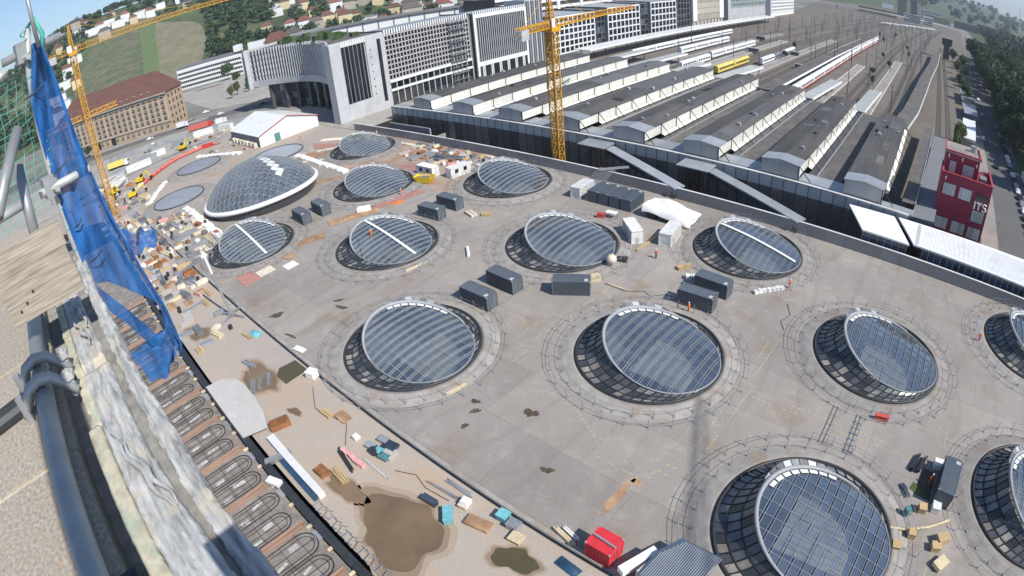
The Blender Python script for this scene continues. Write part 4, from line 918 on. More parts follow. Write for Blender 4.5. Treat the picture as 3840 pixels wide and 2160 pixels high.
def house(x, y, k, s, where):
    global used
    z = terrain(x, y); rz = math.atan2(y, x) + PI / 2 + PI + rnd.uniform(-.3, .3)
    if not used[k]: o = PROTO[k]; used[k] = True
    else: o = copy_tree(PROTO[k])
    o.location = (x, y, z); o.rotation_euler = (0, 0, rz + PI); o.scale = (s, s, s)
    a_ = math.degrees(math.atan2(y, -x)); r_ = math.hypot(x, y) / _interp(BASE_R, a_)
    side = {'above the vineyard': ['left of the crane head', 'right above the terraces', 'above the tan field'], 'among the trees of the slope': ['beside the tan field', 'in the middle of the slope', 'above the curved office'], 'behind the office row': ['behind the lattice wing', 'behind the striped wing', 'behind the gridded cubes'], 'in the hazy far town': ['at the left', 'in the middle', 'at the right']}[where]
    rng_ = {'above the vineyard': (5, 11), 'among the trees of the slope': (21, 25.5), 'behind the office row': (35, 41), 'in the hazy far town': (60, 75)}[where]
    o['label'] = ('large ' if s > 1.2 else 'small ') + DESC[k] + ' ' + (where if 'town' in where else ('high up' if r_ > 1.55 else ('half way up' if r_ > 1.32 else 'low down'))) + ' ' + side[0 if a_ < rng_[0] else (1 if a_ < rng_[1] else 2)]
    o['group'] = 'houses ' + where; HOUSES.append((x, y))
rg = random.Random(23)
for a, r, k in [(6.5, 930, 1), (7.6, 900, 1), (8.4, 905, 0), (9.3, 920, 1), (10.2, 905, 1), (11.0, 925, 0), (11.8, 905, 2), (12.6, 930, 1), (13.5, 925, 0), (5.4, 800, 1), (4.4, 760, 0), (3.8, 720, 1), (5.0, 700, 2), (7.0, 960, 0), (9.8, 960, 2), (8.8, 850, 3), (3.2, 640, 1), (2.5, 600, 0), (14.5, 960, 1), (2.9, 680, 1), (4.1, 880, 2), (6.0, 985, 3)]:
    house(*pol(a, r), k, 1.15, 'above the vineyard')
for it in range(900):
    a = rg.uniform(16, 47); r = rg.uniform(0, 1) ** 1.2; r0 = _interp(BASE_R, a); r = r0 + 70 + r * 620 + (260 if a < 24 else 0)
    p = pol(a, r)
    if free(*p, 17): house(*p, rg.choice([0, 0, 1, 2, 2, 3]), rg.uniform(.9, 1.35), 'among the trees of the slope' if a < 30 else 'behind the office row')
    if len(HOUSES) > 200: break
for it in range(300):
    a = rg.uniform(48, 88); r = _interp(BASE_R, a) + rg.uniform(20, 900); p = pol(a, r)
    if free(*p, 45): house(*p, rg.choice([0, 1, 3, 3]), rg.uniform(1.4, 2.4), 'in the hazy far town')
    if len(HOUSES) > 240: break
W1, W2, W3 = [], [], []
rg = random.Random(31)
for it in range(9000):
    a = rg.uniform(-6, 50); r0 = _interp(BASE_R, a); r = r0 + 5 + rg.random() * (620 if a < 24 else 760); x, y = pol(a, r)
    invine = 1.2 < a < 18.6 and 548 < r < 905 and not (a < 7.6 and r > 560 + (a - 1.5) * 55)
    if invine or not free(x, y, 11): continue
    dens = .95 if 17 < a < 25 else (.55 if a < 17 else .36)
    if rg.random() < dens: (W1 if rg.random() < .5 else W2).append((x, y, terrain(x, y), rg.uniform(.8, 1.5)))
    if len(W1) + len(W2) > 1150: break
wood('hillside_woods', 'dark green woods covering the hillside between the houses', W1, 'leaf_dark', 1, 1.25, 110)
wood('hillside_trees', 'lighter green treetops scattered over the hillside', W2, 'leaf_mid', 2, 1.25, 110)
for it in range(2600):
    a = rg.uniform(52, 118); r = _interp(BASE_R, a) + rg.random() ** .7 * 2300; x, y = pol(a, r)
    if free(x, y, 20): W3.append((x, y, terrain(x, y), rg.uniform(2.2, 3.8)))
    if len(W3) > 560: break
for it in range(420):
    x = rg.uniform(70, 420); y = rg.uniform(500, 1500)
    if x > 46 + y * .05: W3.append((x, y, 0, rg.uniform(1.6, 2.6)))
wood('distant_woods', 'hazy distant woods and park treetops along the horizon', W3, 'leaf_dark', 3, 1.2, 90)

# ================================================================== BUILDINGS
def office(name, label, o, rz, L, D, H, core, roofm='zinc', cat='office building', z0=-.5):
    t = thing(name, label, cat, (o[0], o[1], 0), rz)
    MB().box(0, L, .6, D, z0, H - .3).build('core', core, t); MB().box(.2, L - .2, .8, D - .2, H - .29, H - .05).build('roof', roofm, t)
    MB().box(0, L, .6, 1.0, H - .3, H + .5).box(0, .4, 1.0, D, H - .3, H + .5).box(L - .4, L, 1.0, D, H - .3, H + .5).build('parapet', core, t)
    return t
def cells(t, x0, x1, z0, z1, nx, nz, pier, span, fm, wm, dep=.6, cross=False, sub=None):
    """piers and spandrels standing proud of recessed panes, every piece its own part"""
    cw = (x1 - x0) / nx; ch = (z1 - z0) / nz
    pm = MB().box(-pier / 2, pier / 2, 0, dep - .003, z0, z1).mesh('pier', fm); sm = MB().box(x0, x1, .06, dep - .003, -span / 2, span / 2).mesh('spandrel', fm)
    wmsh = [MB().box(0, cw - pier, dep - .12, dep - .02, 0, ch - span).mesh('window', q) for q in ([wm] if isinstance(wm, str) else wm)]
    for i in range(nx + 1): ob('pier', pm, t, (x0 + i * cw, 0, 0))
    for j in range(nz + 1): ob('spandrel', sm, t, (0, 0, z0 + j * ch))
    for i in range(nx):
        for j in range(nz):
            q = ob('window', rnd.choice(wmsh), t, (x0 + i * cw + pier / 2, 0, z0 + j * ch + span / 2))
def teeth(t, x0, x1, n, z0, z1, m):
    me = MB().box(0, (x1 - x0) / n * .55, -.05, .62, z0, z1).mesh('cornice_block', m)
    for i in range(n): ob('cornice_block', me, t, (x0 + i * (x1 - x0) / n, 0, 0))
HP = PI / 2
# corner slab
t = office('corner_slab', 'pale concrete corner slab with tall dark window strips beside the white tent', (-185.4, 107.7), HP, 25.2, 4.6, 30.6, 'facade_conc')
MB().box(0, 5.0, 0, .59, 0, 30.4).box(16.3, 21.6, 0, .59, 0, 30.4).box(23.4, 25.2, 0, .59, 0, 30.4).box(5.0, 16.3, 0, .59, 0, 6.3).box(21.6, 23.4, 0, .59, 0, 3).box(5, 16.3, 0, .59, 28.8, 30.4).box(21.6, 23.4, 0, .59, 28.8, 30.4).build('front_slab', 'facade_conc', t)
for k in range(6): MB().box(5.15 + k * 1.87, 6.4 + k * 1.87, .35, .58, 6.4, 28.7).build('window_strip', 'window_dark', t)
for k in range(5): MB().box(6.55 + k * 1.87, 6.85 + k * 1.87, .0, .55, 6.32, 28.8).build('fin', 'facade_grey', t)
MB().box(21.7, 23.3, .4, .58, 3.1, 28.7).build('window_strip', 'window_dark', t)
for k in range(7): MB().box(17.9, 18.4, -.06, .0, 7 + k * 3.0, 7.5 + k * 3.0).build('bolt_plate', 'dark_steel', t)
teeth(t, 5.2, 16, 10, 29.0, 30.9, 'facade_white')
# lattice wing
t = office('lattice_wing', 'long office wing with a fine grey lattice facade and scaffolding', (-186, 133.2), HP, 46.3, 18, 31, 'facade_dark')
cells(t, .3, 46, 10.8, 29.2, 27, 9, .42, .5, 'facade_lattice', 'window_dark', .55)
teeth(t, .3, 46, 36, 29.6, 31.6, 'facade_white')
for z, h, m in ((9.6, 1.0, 'facade_white'), (6.0, .9, 'facade_white')): MB().box(.2, 46.2, -.3, .58, z, z + h).build('ledge', m, t)
for k in range(14):
    MB().box(.8 + k * 3.3, 3.6 + k * 3.3, .3, .58, 7.1, 9.4).build('window', 'window_dark', t)
    if k > 4: MB().box(.8 + k * 3.3, 3.6 + k * 3.3, .3, .58, 2.2, 5.7).build('window', 'window_dark', t)
for k in range(15): MB().box(.1 + k * 3.3, .5 + k * 3.3, .0, .58, .5, 9.5).build('column', 'facade_conc', t)
for k in range(4):
    x = 34 + k * 2.6; MB().bar((x, -1.2, 0), (x, -1.2, 31), .16).bar((x, -.4, 0), (x, -.4, 31), .16).build('scaffold_post', 'galv', t)
for k in range(10): MB().box(33.5, 43.5, -1.3, -.3, 2.5 + k * 2.9, 2.62 + k * 2.9).build('scaffold_deck', 'galv', t)
t = office('dark_link', 'narrow dark grey link between two office wings', (-187.6, 179.6), HP, 2.9, 14, 30, 'facade_grey')
# striped wing
t = office('striped_wing', 'white framed office wing with dense vertical stripes', (-186, 182.6), HP, 36.2, 20, 30.4, 'facade_dark')
MB().box(0, 1.4, -.1, .59, 1, 30.4).box(34.8, 36.2, -.1, .59, 1, 30.4).box(1.4, 34.8, -.1, .59, 28.6, 30.4).box(1.4, 34.8, -.1, .59, 5.6, 7.6).build('white_frame', 'facade_white', t)
for k in range(24): MB().box(1.7 + k * 1.38, 2.08 + k * 1.38, .05, .55, 7.6, 28.6).build('fin', 'facade_conc', t)
for k in range(6):
    for d in (0, 1.0): MB().box(3.2 + k * 5.6 + d, 3.8 + k * 5.6 + d, -.05, .5, .2, 5.6).build('column', 'facade_white', t)
    MB().box(4.9 + k * 5.6, 8.6 + k * 5.6, .3, .58, .6, 5.2).build('window', 'window_dark', t)
teeth(t, 0, 36, 26, 30.5, 31.8, 'facade_white')
t = office('stair_tower', 'ribbed white stair tower behind the yellow crane', (-186, 218.9), HP, 13, 14, 33, 'facade_conc')
for k in range(7): MB().box(.6 + k * 1.8, 1.6 + k * 1.8, -.2, .59, 0, 33).build('rib', 'facade_conc' if k % 2 else 'facade_grey', t)
# white gridded cubes
for i, (y0, L, H, nx, nz, lab) in enumerate([(240.2, 38.4, 22.3, 9, 6, 'white gridded office cube nearest the yellow crane'), (292.4, 38.8, 23.4, 8, 5, 'second white gridded office cube, in the middle of three'), (346.4, 39.2, 24.0, 7, 5, 'third white gridded office cube, farthest from the crane')]):
    t = office('gridded_office', lab, (-186, y0), HP, L, 30, H, 'facade_grey'); t['group'] = 'white gridded office cubes'
    cells(t, .4, L - .4, 1.6, H - .2, nx, nz, .85, .75, 'facade_white', 'window_dark', .58)
for i, (y0, L, H) in enumerate([(279.6, 12.4, 22.8), (331.8, 14.2, 23.8)]):
    t = office('dark_glass_link', ['dark glazed link between first and second gridded cube', 'dark glazed link between second and third gridded cube'][i], (-188, y0), HP, L, 26, H, 'facade_dark')
    cells(t, .2, L - .2, 1.6, H - .3, 3, 6, .25, .25, 'facade_grey', ['window_dark', 'window_blue'], .58)
t = office('banded_offices', 'long white banded office block behind the gridded cubes', (-222, 236), HP, 170, 25, 33, 'facade_dark')
for z in (22.8, 27.3, 31.4): MB().box(0, 170, 0, .59, z, z + 1.9).build('white_band', 'facade_white', t)
for k in range(6): MB().box(30 + k * 25, 33 + k * 25, -.5, .59, 0, 35).build('white_tower', 'facade_white', t)
t = office('long_gallery', 'long low white gallery with a dark roof edge behind the corner office', (-300, 150), R(60.5), 132, 10, 30.5, 'facade_conc', 'facade_grey')
MB().box(0, 132, -1.2, .6, 29.6, 31.0).build('roof_edge', 'facade_grey', t); MB().box(0, 132, .1, .59, 24, 29.5).build('white_wall', 'facade_white', t)
for k in range(14): MB().box(6 + k * 9, 6.6 + k * 9, -.3, .1, 24, 29.6).build('column', 'facade_grey', t)
t = office('beige_offices', 'beige panelled office with dark base columns beside the tracks', (-186, 414.6), HP, 66, 30, 38, 'facade_stone')
MB().box(0, 8, -.6, .59, 6, 38).build('white_end', 'facade_white', t); MB().box(56, 66, -.6, .59, 6, 38).build('white_end', 'facade_white', t)
for k in range(6): MB().box(8.2, 55.8, -.1, .59, 6.2 + k * 5, 10.9 + k * 5).build('panel_row', 'facade_stone', t)
for k in range(9): MB().box(1 + k * 7.5, 2 + k * 7.5, -.5, .4, 0, 6).build('column', 'facade_white', t)
t = office('dark_tower', 'dark glazed office left of the beige offices', (-188, 386), HP, 28, 26, 36, 'facade_dark')
cells(t, .3, 27.7, 3, 35, 5, 7, .5, .3, 'facade_grey', 'window_dark', .58)
t = office('green_glass_offices', 'grey office block with green glass upper floors', (-186, 494.8), HP, 115, 30, 34, 'facade_conc')
cells(t, 8, 114, 14, 33, 22, 4, .8, .6, 'facade_conc', 'window_green', .58)
t = office('white_banded_block', 'white block with rows of small dark windows far along the tracks', (-186, 631), HP, 106, 30, 30, 'facade_white')
cells(t, 2, 104, 5, 29, 24, 6, 1.6, 2.0, 'facade_white', 'window_dark', .58)
# curved office front over a dark glass hall
def curved_front():
    t = thing('curved_office', 'curved office front of grey fins above a dark glazed entrance hall', 'office building', (0, 0, 0))
    n = 44; P = []
    for k in range(n + 1):
        f = k / n; x = -268 + 79 * f; P.append(Vector((x, 108.6 + 12.5 * math.sin(PI * f) ** .85 + 1.5 * (1 - f), 0)))
    MB().grid([[(p.x, p.y + .6, z) for p in P] for z in (13.5, 30.5)]).build('glazing', 'window_blue', t)
    for k in range(n + 1):
        p = P[k]; MB().box(p.x - .28, p.x + .28, p.y - .25, p.y + .55, 15.5, 31.2).build('fin', 'facade_conc', t)
    for z in (17.8, 20.6, 23.4, 26.2, 29.0):
        m = MB()
        for a, c in zip(P, P[1:]): m.bar((a.x, a.y + .25, z), (c.x, c.y + .25, z), .5, .45)
        m.build('floor_band', 'facade_grey', t)
    MB().grid([[(p.x, p.y - .4, z) for p in P] for z in (12.6, 15.6)]).grid([[(p.x, p.y + d, 12.6) for p in P] for d in (-.4, 4)]).build('lintel', 'facade_conc', t)
    MB().grid([[(p.x, p.y + 9, z) for p in P] for z in (0, 13)]).build('hall_back', 'facade_dark', t)
    for k in range(1, 9):
        p = P[int(k * n / 9.2)]; MB().box(p.x - .9, p.x + .9, p.y + .6, p.y + 2.2, 0, 12.6).build('pillar', 'facade_dark', t)
        q = P[min(n, int((k + .5) * n / 9.2))]
        for z in (.6, 4.4, 8.3): MB().box(q.x - 2.6, q.x + 2.6, q.y + 2.6, q.y + 2.75, z, z + 3.2).build('window', 'window_blue' if (k + int(z)) % 3 else 'window_green', t)
    MB().prism([(p.x, p.y + .7) for p in P] + [(-189, 135), (-268, 150)], 30.5, 30.9).build('roof', 'low_roof', t)
    MB().box(-270.6, -268.2, 107.5, 130, 12, 32).build('end_pier', 'facade_conc', t)
    MB().box(-270.4, -268.4, 107.2, 107.46, 14, 29).build('banner', 'teal_dark', t)
    for k in range(16): MB().obox((-262 + k * 4.3, 126 + 4 * math.sin(k * 1.7)), 3, 3, 1.6 + .8 * (k % 3), .3 * k, 30.92).build('roof_plant', 'leaf_mid', t)
curved_front()
# old railway offices in sandstone
def directorate():
    L, D, H = 86.0, 21.0, 21.6
    t = thing('sandstone_offices', 'old sandstone office building with a brown hipped roof and dormers', 'building', (-378, 14.2, 0), R(45.6))
    MB().box(0, L, .5, D, -1, H).build('wall', 'facade_beige', t)
    MB().add([(-1, -.6, H), (L + 1, -.6, H), (L + 1, D + 1, H), (-1, D + 1, H), (9, D / 2, H + 12.5), (L - 9, D / 2, H + 12.5)], [(0, 1, 5, 4), (1, 2, 5), (2, 3, 4, 5), (3, 0, 4), (3, 2, 1, 0)]).build('roof', 'tile_brown', t)
    MB().box(-.8, L + .8, -.5, .5, H - .9, H - .02).build('cornice', 'facade_stone', t)
    MB().box(-.2, L + .2, -.1, .5, 4.6, 5.2).build('string_course', 'facade_stone', t)
    wm = MB().box(-.75, .75, .3, .46, 0, 2.0).mesh('window', 'window_dark'); fm = MB().box(-.07, .07, .24, .3, 0, 2.0).box(-.75, .75, .24, .3, 1.2, 1.32).mesh('window_bar', 'facade_white')
    pm = MB().box(-.65, .65, 0, .5, 5.2, H - 3.6).mesh('pilaster', 'facade_beige')
    for k in range(20):
        x = 3.2 + k * 4.2
        for j, z in enumerate((1.3, 6.0, 9.0, 12.0, 15.0, 18.2)):
            for dx in ((-.85, .85) if 0 < j < 5 else (-.85, .85) if j == 5 else (0,)):
                q = ob('window', wm, t, (x + dx, 0, z)); ob('window_bar', fm, q)
        ob('pilaster', pm, t, (x + 2.1, 0, 0))
    for k in range(13):
        x = 12 + k * 5.2; q = MB().box(x - .9, x + .9, .8, 3.4, H + .8, H + 2.5).build('dormer', 'facade_stone', t); MB().box(x - .6, x + .6, .7, .79, H + 1.0, H + 2.2).build('pane', 'window_dark', q)
    for k in (6, 9): MB().box(3 + k * 4.2, 6 + k * 4.2, -.05, .46, 0, 4.0).build('doorway', 'window_dark', t)
    sw = MB().box(-.08, .0, -.7, .7, 0, 1.9).mesh('window', 'window_dark')
    for k in range(4):
        for j in range(5): ob('window', sw, t, (L + .085, 3.5 + k * 4.6, 2 + j * 3.9))
    MB().box(-22, -.2, 2, D - 2, -1, 12).build('low_wing', 'facade_stone', t); MB().box(-22.4, -.1, 1.6, D - 1.6, 12.01, 12.6).build('low_wing_roof', 'tile_dark', t)
directorate()
t = office('white_offices', 'long white office block with ribbon windows below the woods', (-506, 135.5), R(47.6), 64, 16, 17.6, 'facade_white', 'facade_grey')
for j in range(4): MB().box(.5, 63.5, .1, .59, 3.6 + j * 3.9, 5.4 + j * 3.9).build('band', 'facade_white', t)
for j in range(4):
    wmm = MB().box(0, 1.7, .45, .58, 1.75 + j * 3.9, 3.5 + j * 3.9).mesh('window', 'window_dark')
    for k in range(30): ob('window', wmm, t, (.9 + k * 2.1, 0, 0))
MB().box(-.2, 62, 2, 14, 17.7, 20.4).build('attic', 'facade_grey', t); MB().box(58, 64, 1, 9, 20.4, 26).build('lift_tower', 'facade_white', t)
t = office('white_stair_block', 'plain white block standing beside the curved office front', (-454, 187), R(47), 13, 10, 25, 'facade_white')
for j in range(5): MB().box(.6, 12.4, .3, .59, 2 + j * 3.6, 4.6 + j * 3.6).build('wall_band', 'facade_white', t)
tag(slab('glass_bus_shelter', [(-455, 135), (-438, 153), (-441, 156), (-458, 138)], 3.0, 3.3, 'window_green'), 'long pale green shelter roof below the white offices', 'shelter')
# yellow villa and flats on the slope, far town blocks
t = thing('yellow_villa', 'yellow villa with a red brown roof above the office front', 'villa', (-380, 180, 14), R(60))
MB().box(-9, 9, -6, 6, -8, 12).build('wall', 'facade_yellow', t); MB().add([(-10, -7, 12), (10, -7, 12), (10, 7, 12), (-10, 7, 12), (-4, 0, 18), (4, 0, 18)], [(0, 1, 5, 4), (1, 2, 5), (2, 3, 4, 5), (3, 0, 4), (3, 2, 1, 0)]).build('roof', 'tile_brown', t)
for k in range(5):
    for j in range(3): MB().box(-8 + k * 3.6, -6.6 + k * 3.6, -6.08, -6.002, j * 4 + .2, j * 4 + 2.2).build('window', 'window_dark', t)
FAR = [(-156, 1136, 79, 14, 15, 'facade_yellow', 'long yellow stone building beyond the viaduct'), (-62, 1120, 34, 14, 16, 'facade_white', 'white striped block right of the long yellow building'), (-24, 1145, 20, 12, 18, 'facade_white', 'smaller white block right of the striped one'), (-40, 1500, 60, 16, 24, 'facade_white', 'white banded block on the far slope'), (-30, 1420, 70, 14, 16, 'facade_yellow', 'yellow row of houses on the far right'), (50, 1450, 66, 16, 18, 'facade_grey', 'dark grey block beside the far woods'), (112, 1480, 50, 16, 24, 'facade_grey', 'tall grey block at the far right horizon'), (-90, 1330, 22, 16, 50, 'facade_stone', 'slim high rise in the far town'), (-60, 1360, 16, 14, 46, 'facade_grey', 'second slim high rise in the far town')]
for x, y, L, D, H, m, lb in FAR:
    t = office('far_building', lb, (x, y), R(4), L, D, H, m, 'tile_dark', 'building', -2)
    for j in range(max(2, int(H / 4))): MB().box(1, L - 1, .45, .59, 1.5 + j * 3.8, 3.3 + j * 3.8).build('window_row', 'window_dark' if j % 2 else 'facade_dark', t)
t = thing('rail_viaduct', 'low grey railway viaduct crossing behind the rail yard', 'viaduct')
VP = [(-330, 1040), (-227, 1066), (-149, 1084), (-90, 1100), (30, 1180)]
for a, c in zip(VP, VP[1:]):
    MB().bar((*a, 8), (*c, 8), 8, 1.6).build('deck_span', 'facade_conc', t)
    MB().box((a[0] + c[0]) / 2 - 1, (a[0] + c[0]) / 2 + 1, (a[1] + c[1]) / 2 - 3, (a[1] + c[1]) / 2 + 3, 0, 7.1).build('pier', 'facade_conc', t)
t = thing('signal_tower', 'dark signal tower standing beside the park at the track bend', 'tower', (13, 552, 0))
MB().box(-3, 3, -3, 3, 0, 13).build('shaft', 'facade_dark', t); MB().box(-5, 5, -5, 5, 13.01, 19).build('cabin', 'facade_dark', t); MB().box(-5.4, 5.4, -5.4, 5.4, 19.01, 19.6).build('roof', 'kerb', t); MB().tube((0, 0, 19.6), (0, 0, 38), .25, 5).build('antenna', 'galv', t)
t = thing('radio_mast', 'thin pale chimney on the far right horizon', 'mast', (379.5, 2500, 0)); MB().tube((0, 0, 0), (0, 0, 122), 2.2, 8, 1.3).build('shaft', 'facade_conc', t)

# ================================================================== RAIL YARD
rg = random.Random(41)
def curve_x(x, y):
    """tracks run straight, then bend towards the far right"""
    d = max(0, y - 420); return x + d * d * 7.0e-5 + (x + 20) * -.00022 * d
TRX = [-137.5, -133.5, -120, -116.5, -104, -100, -96, -91, -80.5, -76, -64, -57.6, -37, -33, -17, -13, 6, 10.5]
for i, x in enumerate(TRX):
    t = struct(ob('railway_track', None) if False else bpy.data.objects.new('railway_track', None)); COL.objects.link(t)
    y0 = 205 if x < 4 else 212; Y = [y0 + k * 24 for k in range(38 if x < 0 else 20)]
    for s in (-.72, .72): 
        m = MB()
        for a, c in zip(Y, Y[1:]): m.bar((curve_x(x, a) + s, a, .17), (curve_x(x, c) + s, c, .17), .16, .18)
        m.build('rail', 'rail_steel', t)
    m = MB()
    for a, c in zip(Y, Y[1:]): m.bar((curve_x(x, a), a, .03), (curve_x(x, c), c, .03), 2.6, .10)
    m.build('sleeper_bed', 'hole', t)
PLAT = [(-127, 214, 470), (-110.5, 214, 430), (-86, 214, 480), (-70, 212, 560), (-45.5, 207, 380), (-25.5, 206, 430)]
for i, (x, y0, y1) in enumerate(PLAT):
    m = MB(); Y = [y0 + k * 22 for k in range(int((y1 - y0) / 22) + 1)]
    for a, c in zip(Y, Y[1:]): m.bar((curve_x(x, a), a, .42), (curve_x(x, c), c, .42), 5.2, .84)
    struct(m.build('platform', 'platform'))
    m = MB()
    for s in (-2.55, 2.55):
        for a, c in zip(Y, Y[1:]): m.bar((curve_x(x, a) + s, a, .88), (curve_x(x, c) + s, c, .88), .35, .08)
    struct(m.build('platform_edge', 'coping'))
def canopy(name, lab, pts, wd, z, m, edge, posts=True):
    t = thing(name, lab, 'canopy'); b = MB(); e = MB(); p = MB()
    for a, c in zip(pts, pts[1:]):
        b.bar((*a, z), (*c, z), wd, .3)
        d = Vector((c[0] - a[0], c[1] - a[1])).normalized(); n = Vector((d.y, -d.x)) * (wd / 2 + .1)
        e.bar((a[0] + n.x, a[1] + n.y, z - .05), (c[0] + n.x, c[1] + n.y, z - .05), .35, .8)
        L = math.dist(a, c); k = 0
        while posts and k < L:
            q = Vector(a).lerp(Vector(c), k / L); MB().bar((q.x, q.y, 0), (q.x, q.y, z - .15), .3).build('column', 'mast', t); k += 11
    b.build('roof', m, t); e.build('edge_board', edge, t)
canopy('platform_canopy', 'long platform canopy with white edge beside the white train', [(-63, 207), (-62.4, 345), (-60.2, 470), (-58.4, 556)], 7.0, 5.4, 'low_roof', 'white_paint')
canopy('platform_canopy', 'short grey canopy with white edge behind the fourth shed', [(-84.6, 214), (-82.0, 256)], 6.4, 5.2, 'grey_canopy', 'white_paint')
canopy('platform_canopy', 'grey canopy with white edge behind the third shed', [(-104.6, 214.5), (-103.5, 244)], 6.0, 5.2, 'grey_canopy', 'white_paint')
canopy('platform_canopy', 'grey canopy behind the second shed beside the trains', [(-124.5, 214), (-123.6, 262)], 6.0, 5.2, 'grey_canopy', 'white_paint')
canopy('platform_canopy', 'grey canopy behind the farthest shed', [(-144, 214), (-143, 262)], 6.0, 5.2, 'grey_canopy', 'white_paint')
canopy('platform_canopy', 'short canopy behind the third shed from the right', [(-46.5, 208), (-44, 259)], 5.2, 5.2, 'grey_canopy', 'white_paint')
canopy('platform_canopy', 'short canopy behind the second shed from the right', [(-26, 206), (-24.8, 256)], 5.2, 5.2, 'grey_canopy', 'white_paint')
canopy('curved_canopy', 'long S curved platform canopy beside the siding', [(-9.4, 197), (-6.8, 229), (-4.8, 286), (-3.0, 345), (1.2, 430), (3.6, 532)], 6.4, 5.5, 'low_roof', 'coping')
canopy('street_canopy', 'very long pale canopy in front of the gridded offices', [(-168, 238), (-167, 400), (-166, 560)], 10.0, 6.0, 'white_ribbed', 'facade_white')
for k in range(30): pass
# trains
def train(lab, x, y0, ncar, lcar, h, body, wmat, endm=None, stripe=None, bus=False):
    t = thing('train', lab, 'train')
    L = ncar * lcar
    for k in range(ncar):
        ya = y0 + k * lcar + .35; yb = ya + lcar - .7; xm = curve_x(x, (ya + yb) / 2); ang = math.atan2(curve_x(x, yb) - curve_x(x, ya), yb - ya)
        c = MB(); prof = [(-1.42, .9), (-1.45, h - .9), (-1.1, h - .25), (0, h), (1.1, h - .25), (1.45, h - .9), (1.42, .9)]
        def P(u, v, z): return (xm + u * math.cos(ang) + v * math.sin(ang), (ya + yb) / 2 + v * math.cos(ang) - u * math.sin(ang), z)
        hl = (yb - ya) / 2
        rows = [[P(u * sc, v, z) for u, z in prof] for v, sc in ((-hl, .86), (-hl + .6, 1), (hl - .6, 1), (hl, .86))]
        c.grid([list(r) for r in rows]); c.add(rows[0], [tuple(range(7))]); c.add(rows[-1], [tuple(range(6, -1, -1))])
        o = c.build('carriage', endm if endm and k in (0, ncar - 1) else body, t)
        n = 10 if bus else 7; ww = (2 * hl - 2) / n
        for j in range(n):
            v = -hl + 1 + j * ww; mm = 'blue_seat' if bus and (k == 0 and j == 0 or k == ncar - 1 and j == n - 1) else wmat
            MB().add([P(1.452, v + .25, h - 2.0), P(1.452, v + ww - .25, h - 2.0), P(1.45, v + ww - .25, h - 1.05), P(1.45, v + .25, h - 1.05), P(1.40, v + .25, h - 2.0), P(1.40, v + ww - .25, h - 2.0), P(1.40, v + ww - .25, h - 1.05), P(1.40, v + .25, h - 1.05)], [(0, 1, 2, 3), (0, 4, 5, 1), (1, 5, 6, 2), (2, 6, 7, 3), (3, 7, 4, 0)]).build('window', mm, o)
        MB().obox((xm, (ya + yb) / 2), yb - ya - 2, 2.2, .7, PI / 2 - ang, .25).build('bogie', 'tyre', t)
        if stripe: MB().add([P(1.46, -hl + .7, 1.0), P(1.46, hl - .7, 1.0), P(1.46, hl - .7, 1.6), P(1.46, -hl + .7, 1.6)], [(0, 1, 2, 3)]).build('stripe', stripe, o)
    return t
train('white train with blue doors, farther of two parked side by side', -137, 287, 4, 19, 4.2, 'train_white', 'window_dark', bus=True)
train('white train with blue doors, nearer of two parked side by side', -118.3, 286, 4, 19, 4.2, 'train_white', 'window_dark', bus=True)
train('yellow train parked behind the fourth shed', -99, 246, 2, 23, 4.1, 'train_yellow', 'window_dark')
train('grey locomotive train with a white end on the middle track', -91, 290, 3, 24, 4.0, 'train_grey', 'window_dark', 'train_white')
train('white train under the canopy edge behind the third shed', -116.5, 244, 2, 18, 4.0, 'train_white', 'window_dark')
train('very long white train with a red stripe beside the canopy', -57.6, 214, 13, 26, 4.1, 'train_white', 'window_dark', None, 'red_paint')
train('long white train along the street canopy', -153, 262, 6, 25, 4.0, 'train_white', 'window_blue')
t = thing('train', 'white train on the far curve below the viaduct', 'train')
for k in range(7):
    MB().obox((-75 + k * 11.5, 850 + k * 24, 0), 25, 3, 3.2, math.atan2(24, 11.5), .8).build('carriage', 'train_white', t)
    MB().obox((-74 + k * 11.5, 849 + k * 24, 0), 22, 2.5, .8, math.atan2(24, 11.5), 2.2).build('window_band', 'window_dark', t)
# masts with cross arms
mm = MB().tube((0, 0, 0), (0, 0, 11.5), .26, 6, .18).mesh('pole', 'mast'); am = MB().bar((0, 0, 8.6), (3.4, 0, 8.9), .12).bar((0, 0, 7.2), (3.4, 0, 8.7), .09).bar((0, 0, 8.4), (-2.6, 0, 8.7), .1).mesh('arm', 'mast'); fm = MB().box(-.45, .45, -.45, .45, 0, .5).mesh('foot', 'kerb')
MPOS = [(-91.2, 560), (-85.6, 386), (-59.4, 337), (-82.4, 261), (-88.1, 320), (-38.3, 259), (-32.3, 291), (-16.3, 244), (-128.5, 268), (-128.5, 330), (-110, 300), (-110, 372), (-140, 400), (-149, 330)]
for it in range(600):
    y = 330 + 520 * rg.random() ** .8; x = rg.uniform(-150, -8); x = curve_x(x, y)
    if all(abs(x - a) + abs(y - c) * .35 > 11 for a, c in MPOS): MPOS.append((x, y))
    if len(MPOS) > 150: break
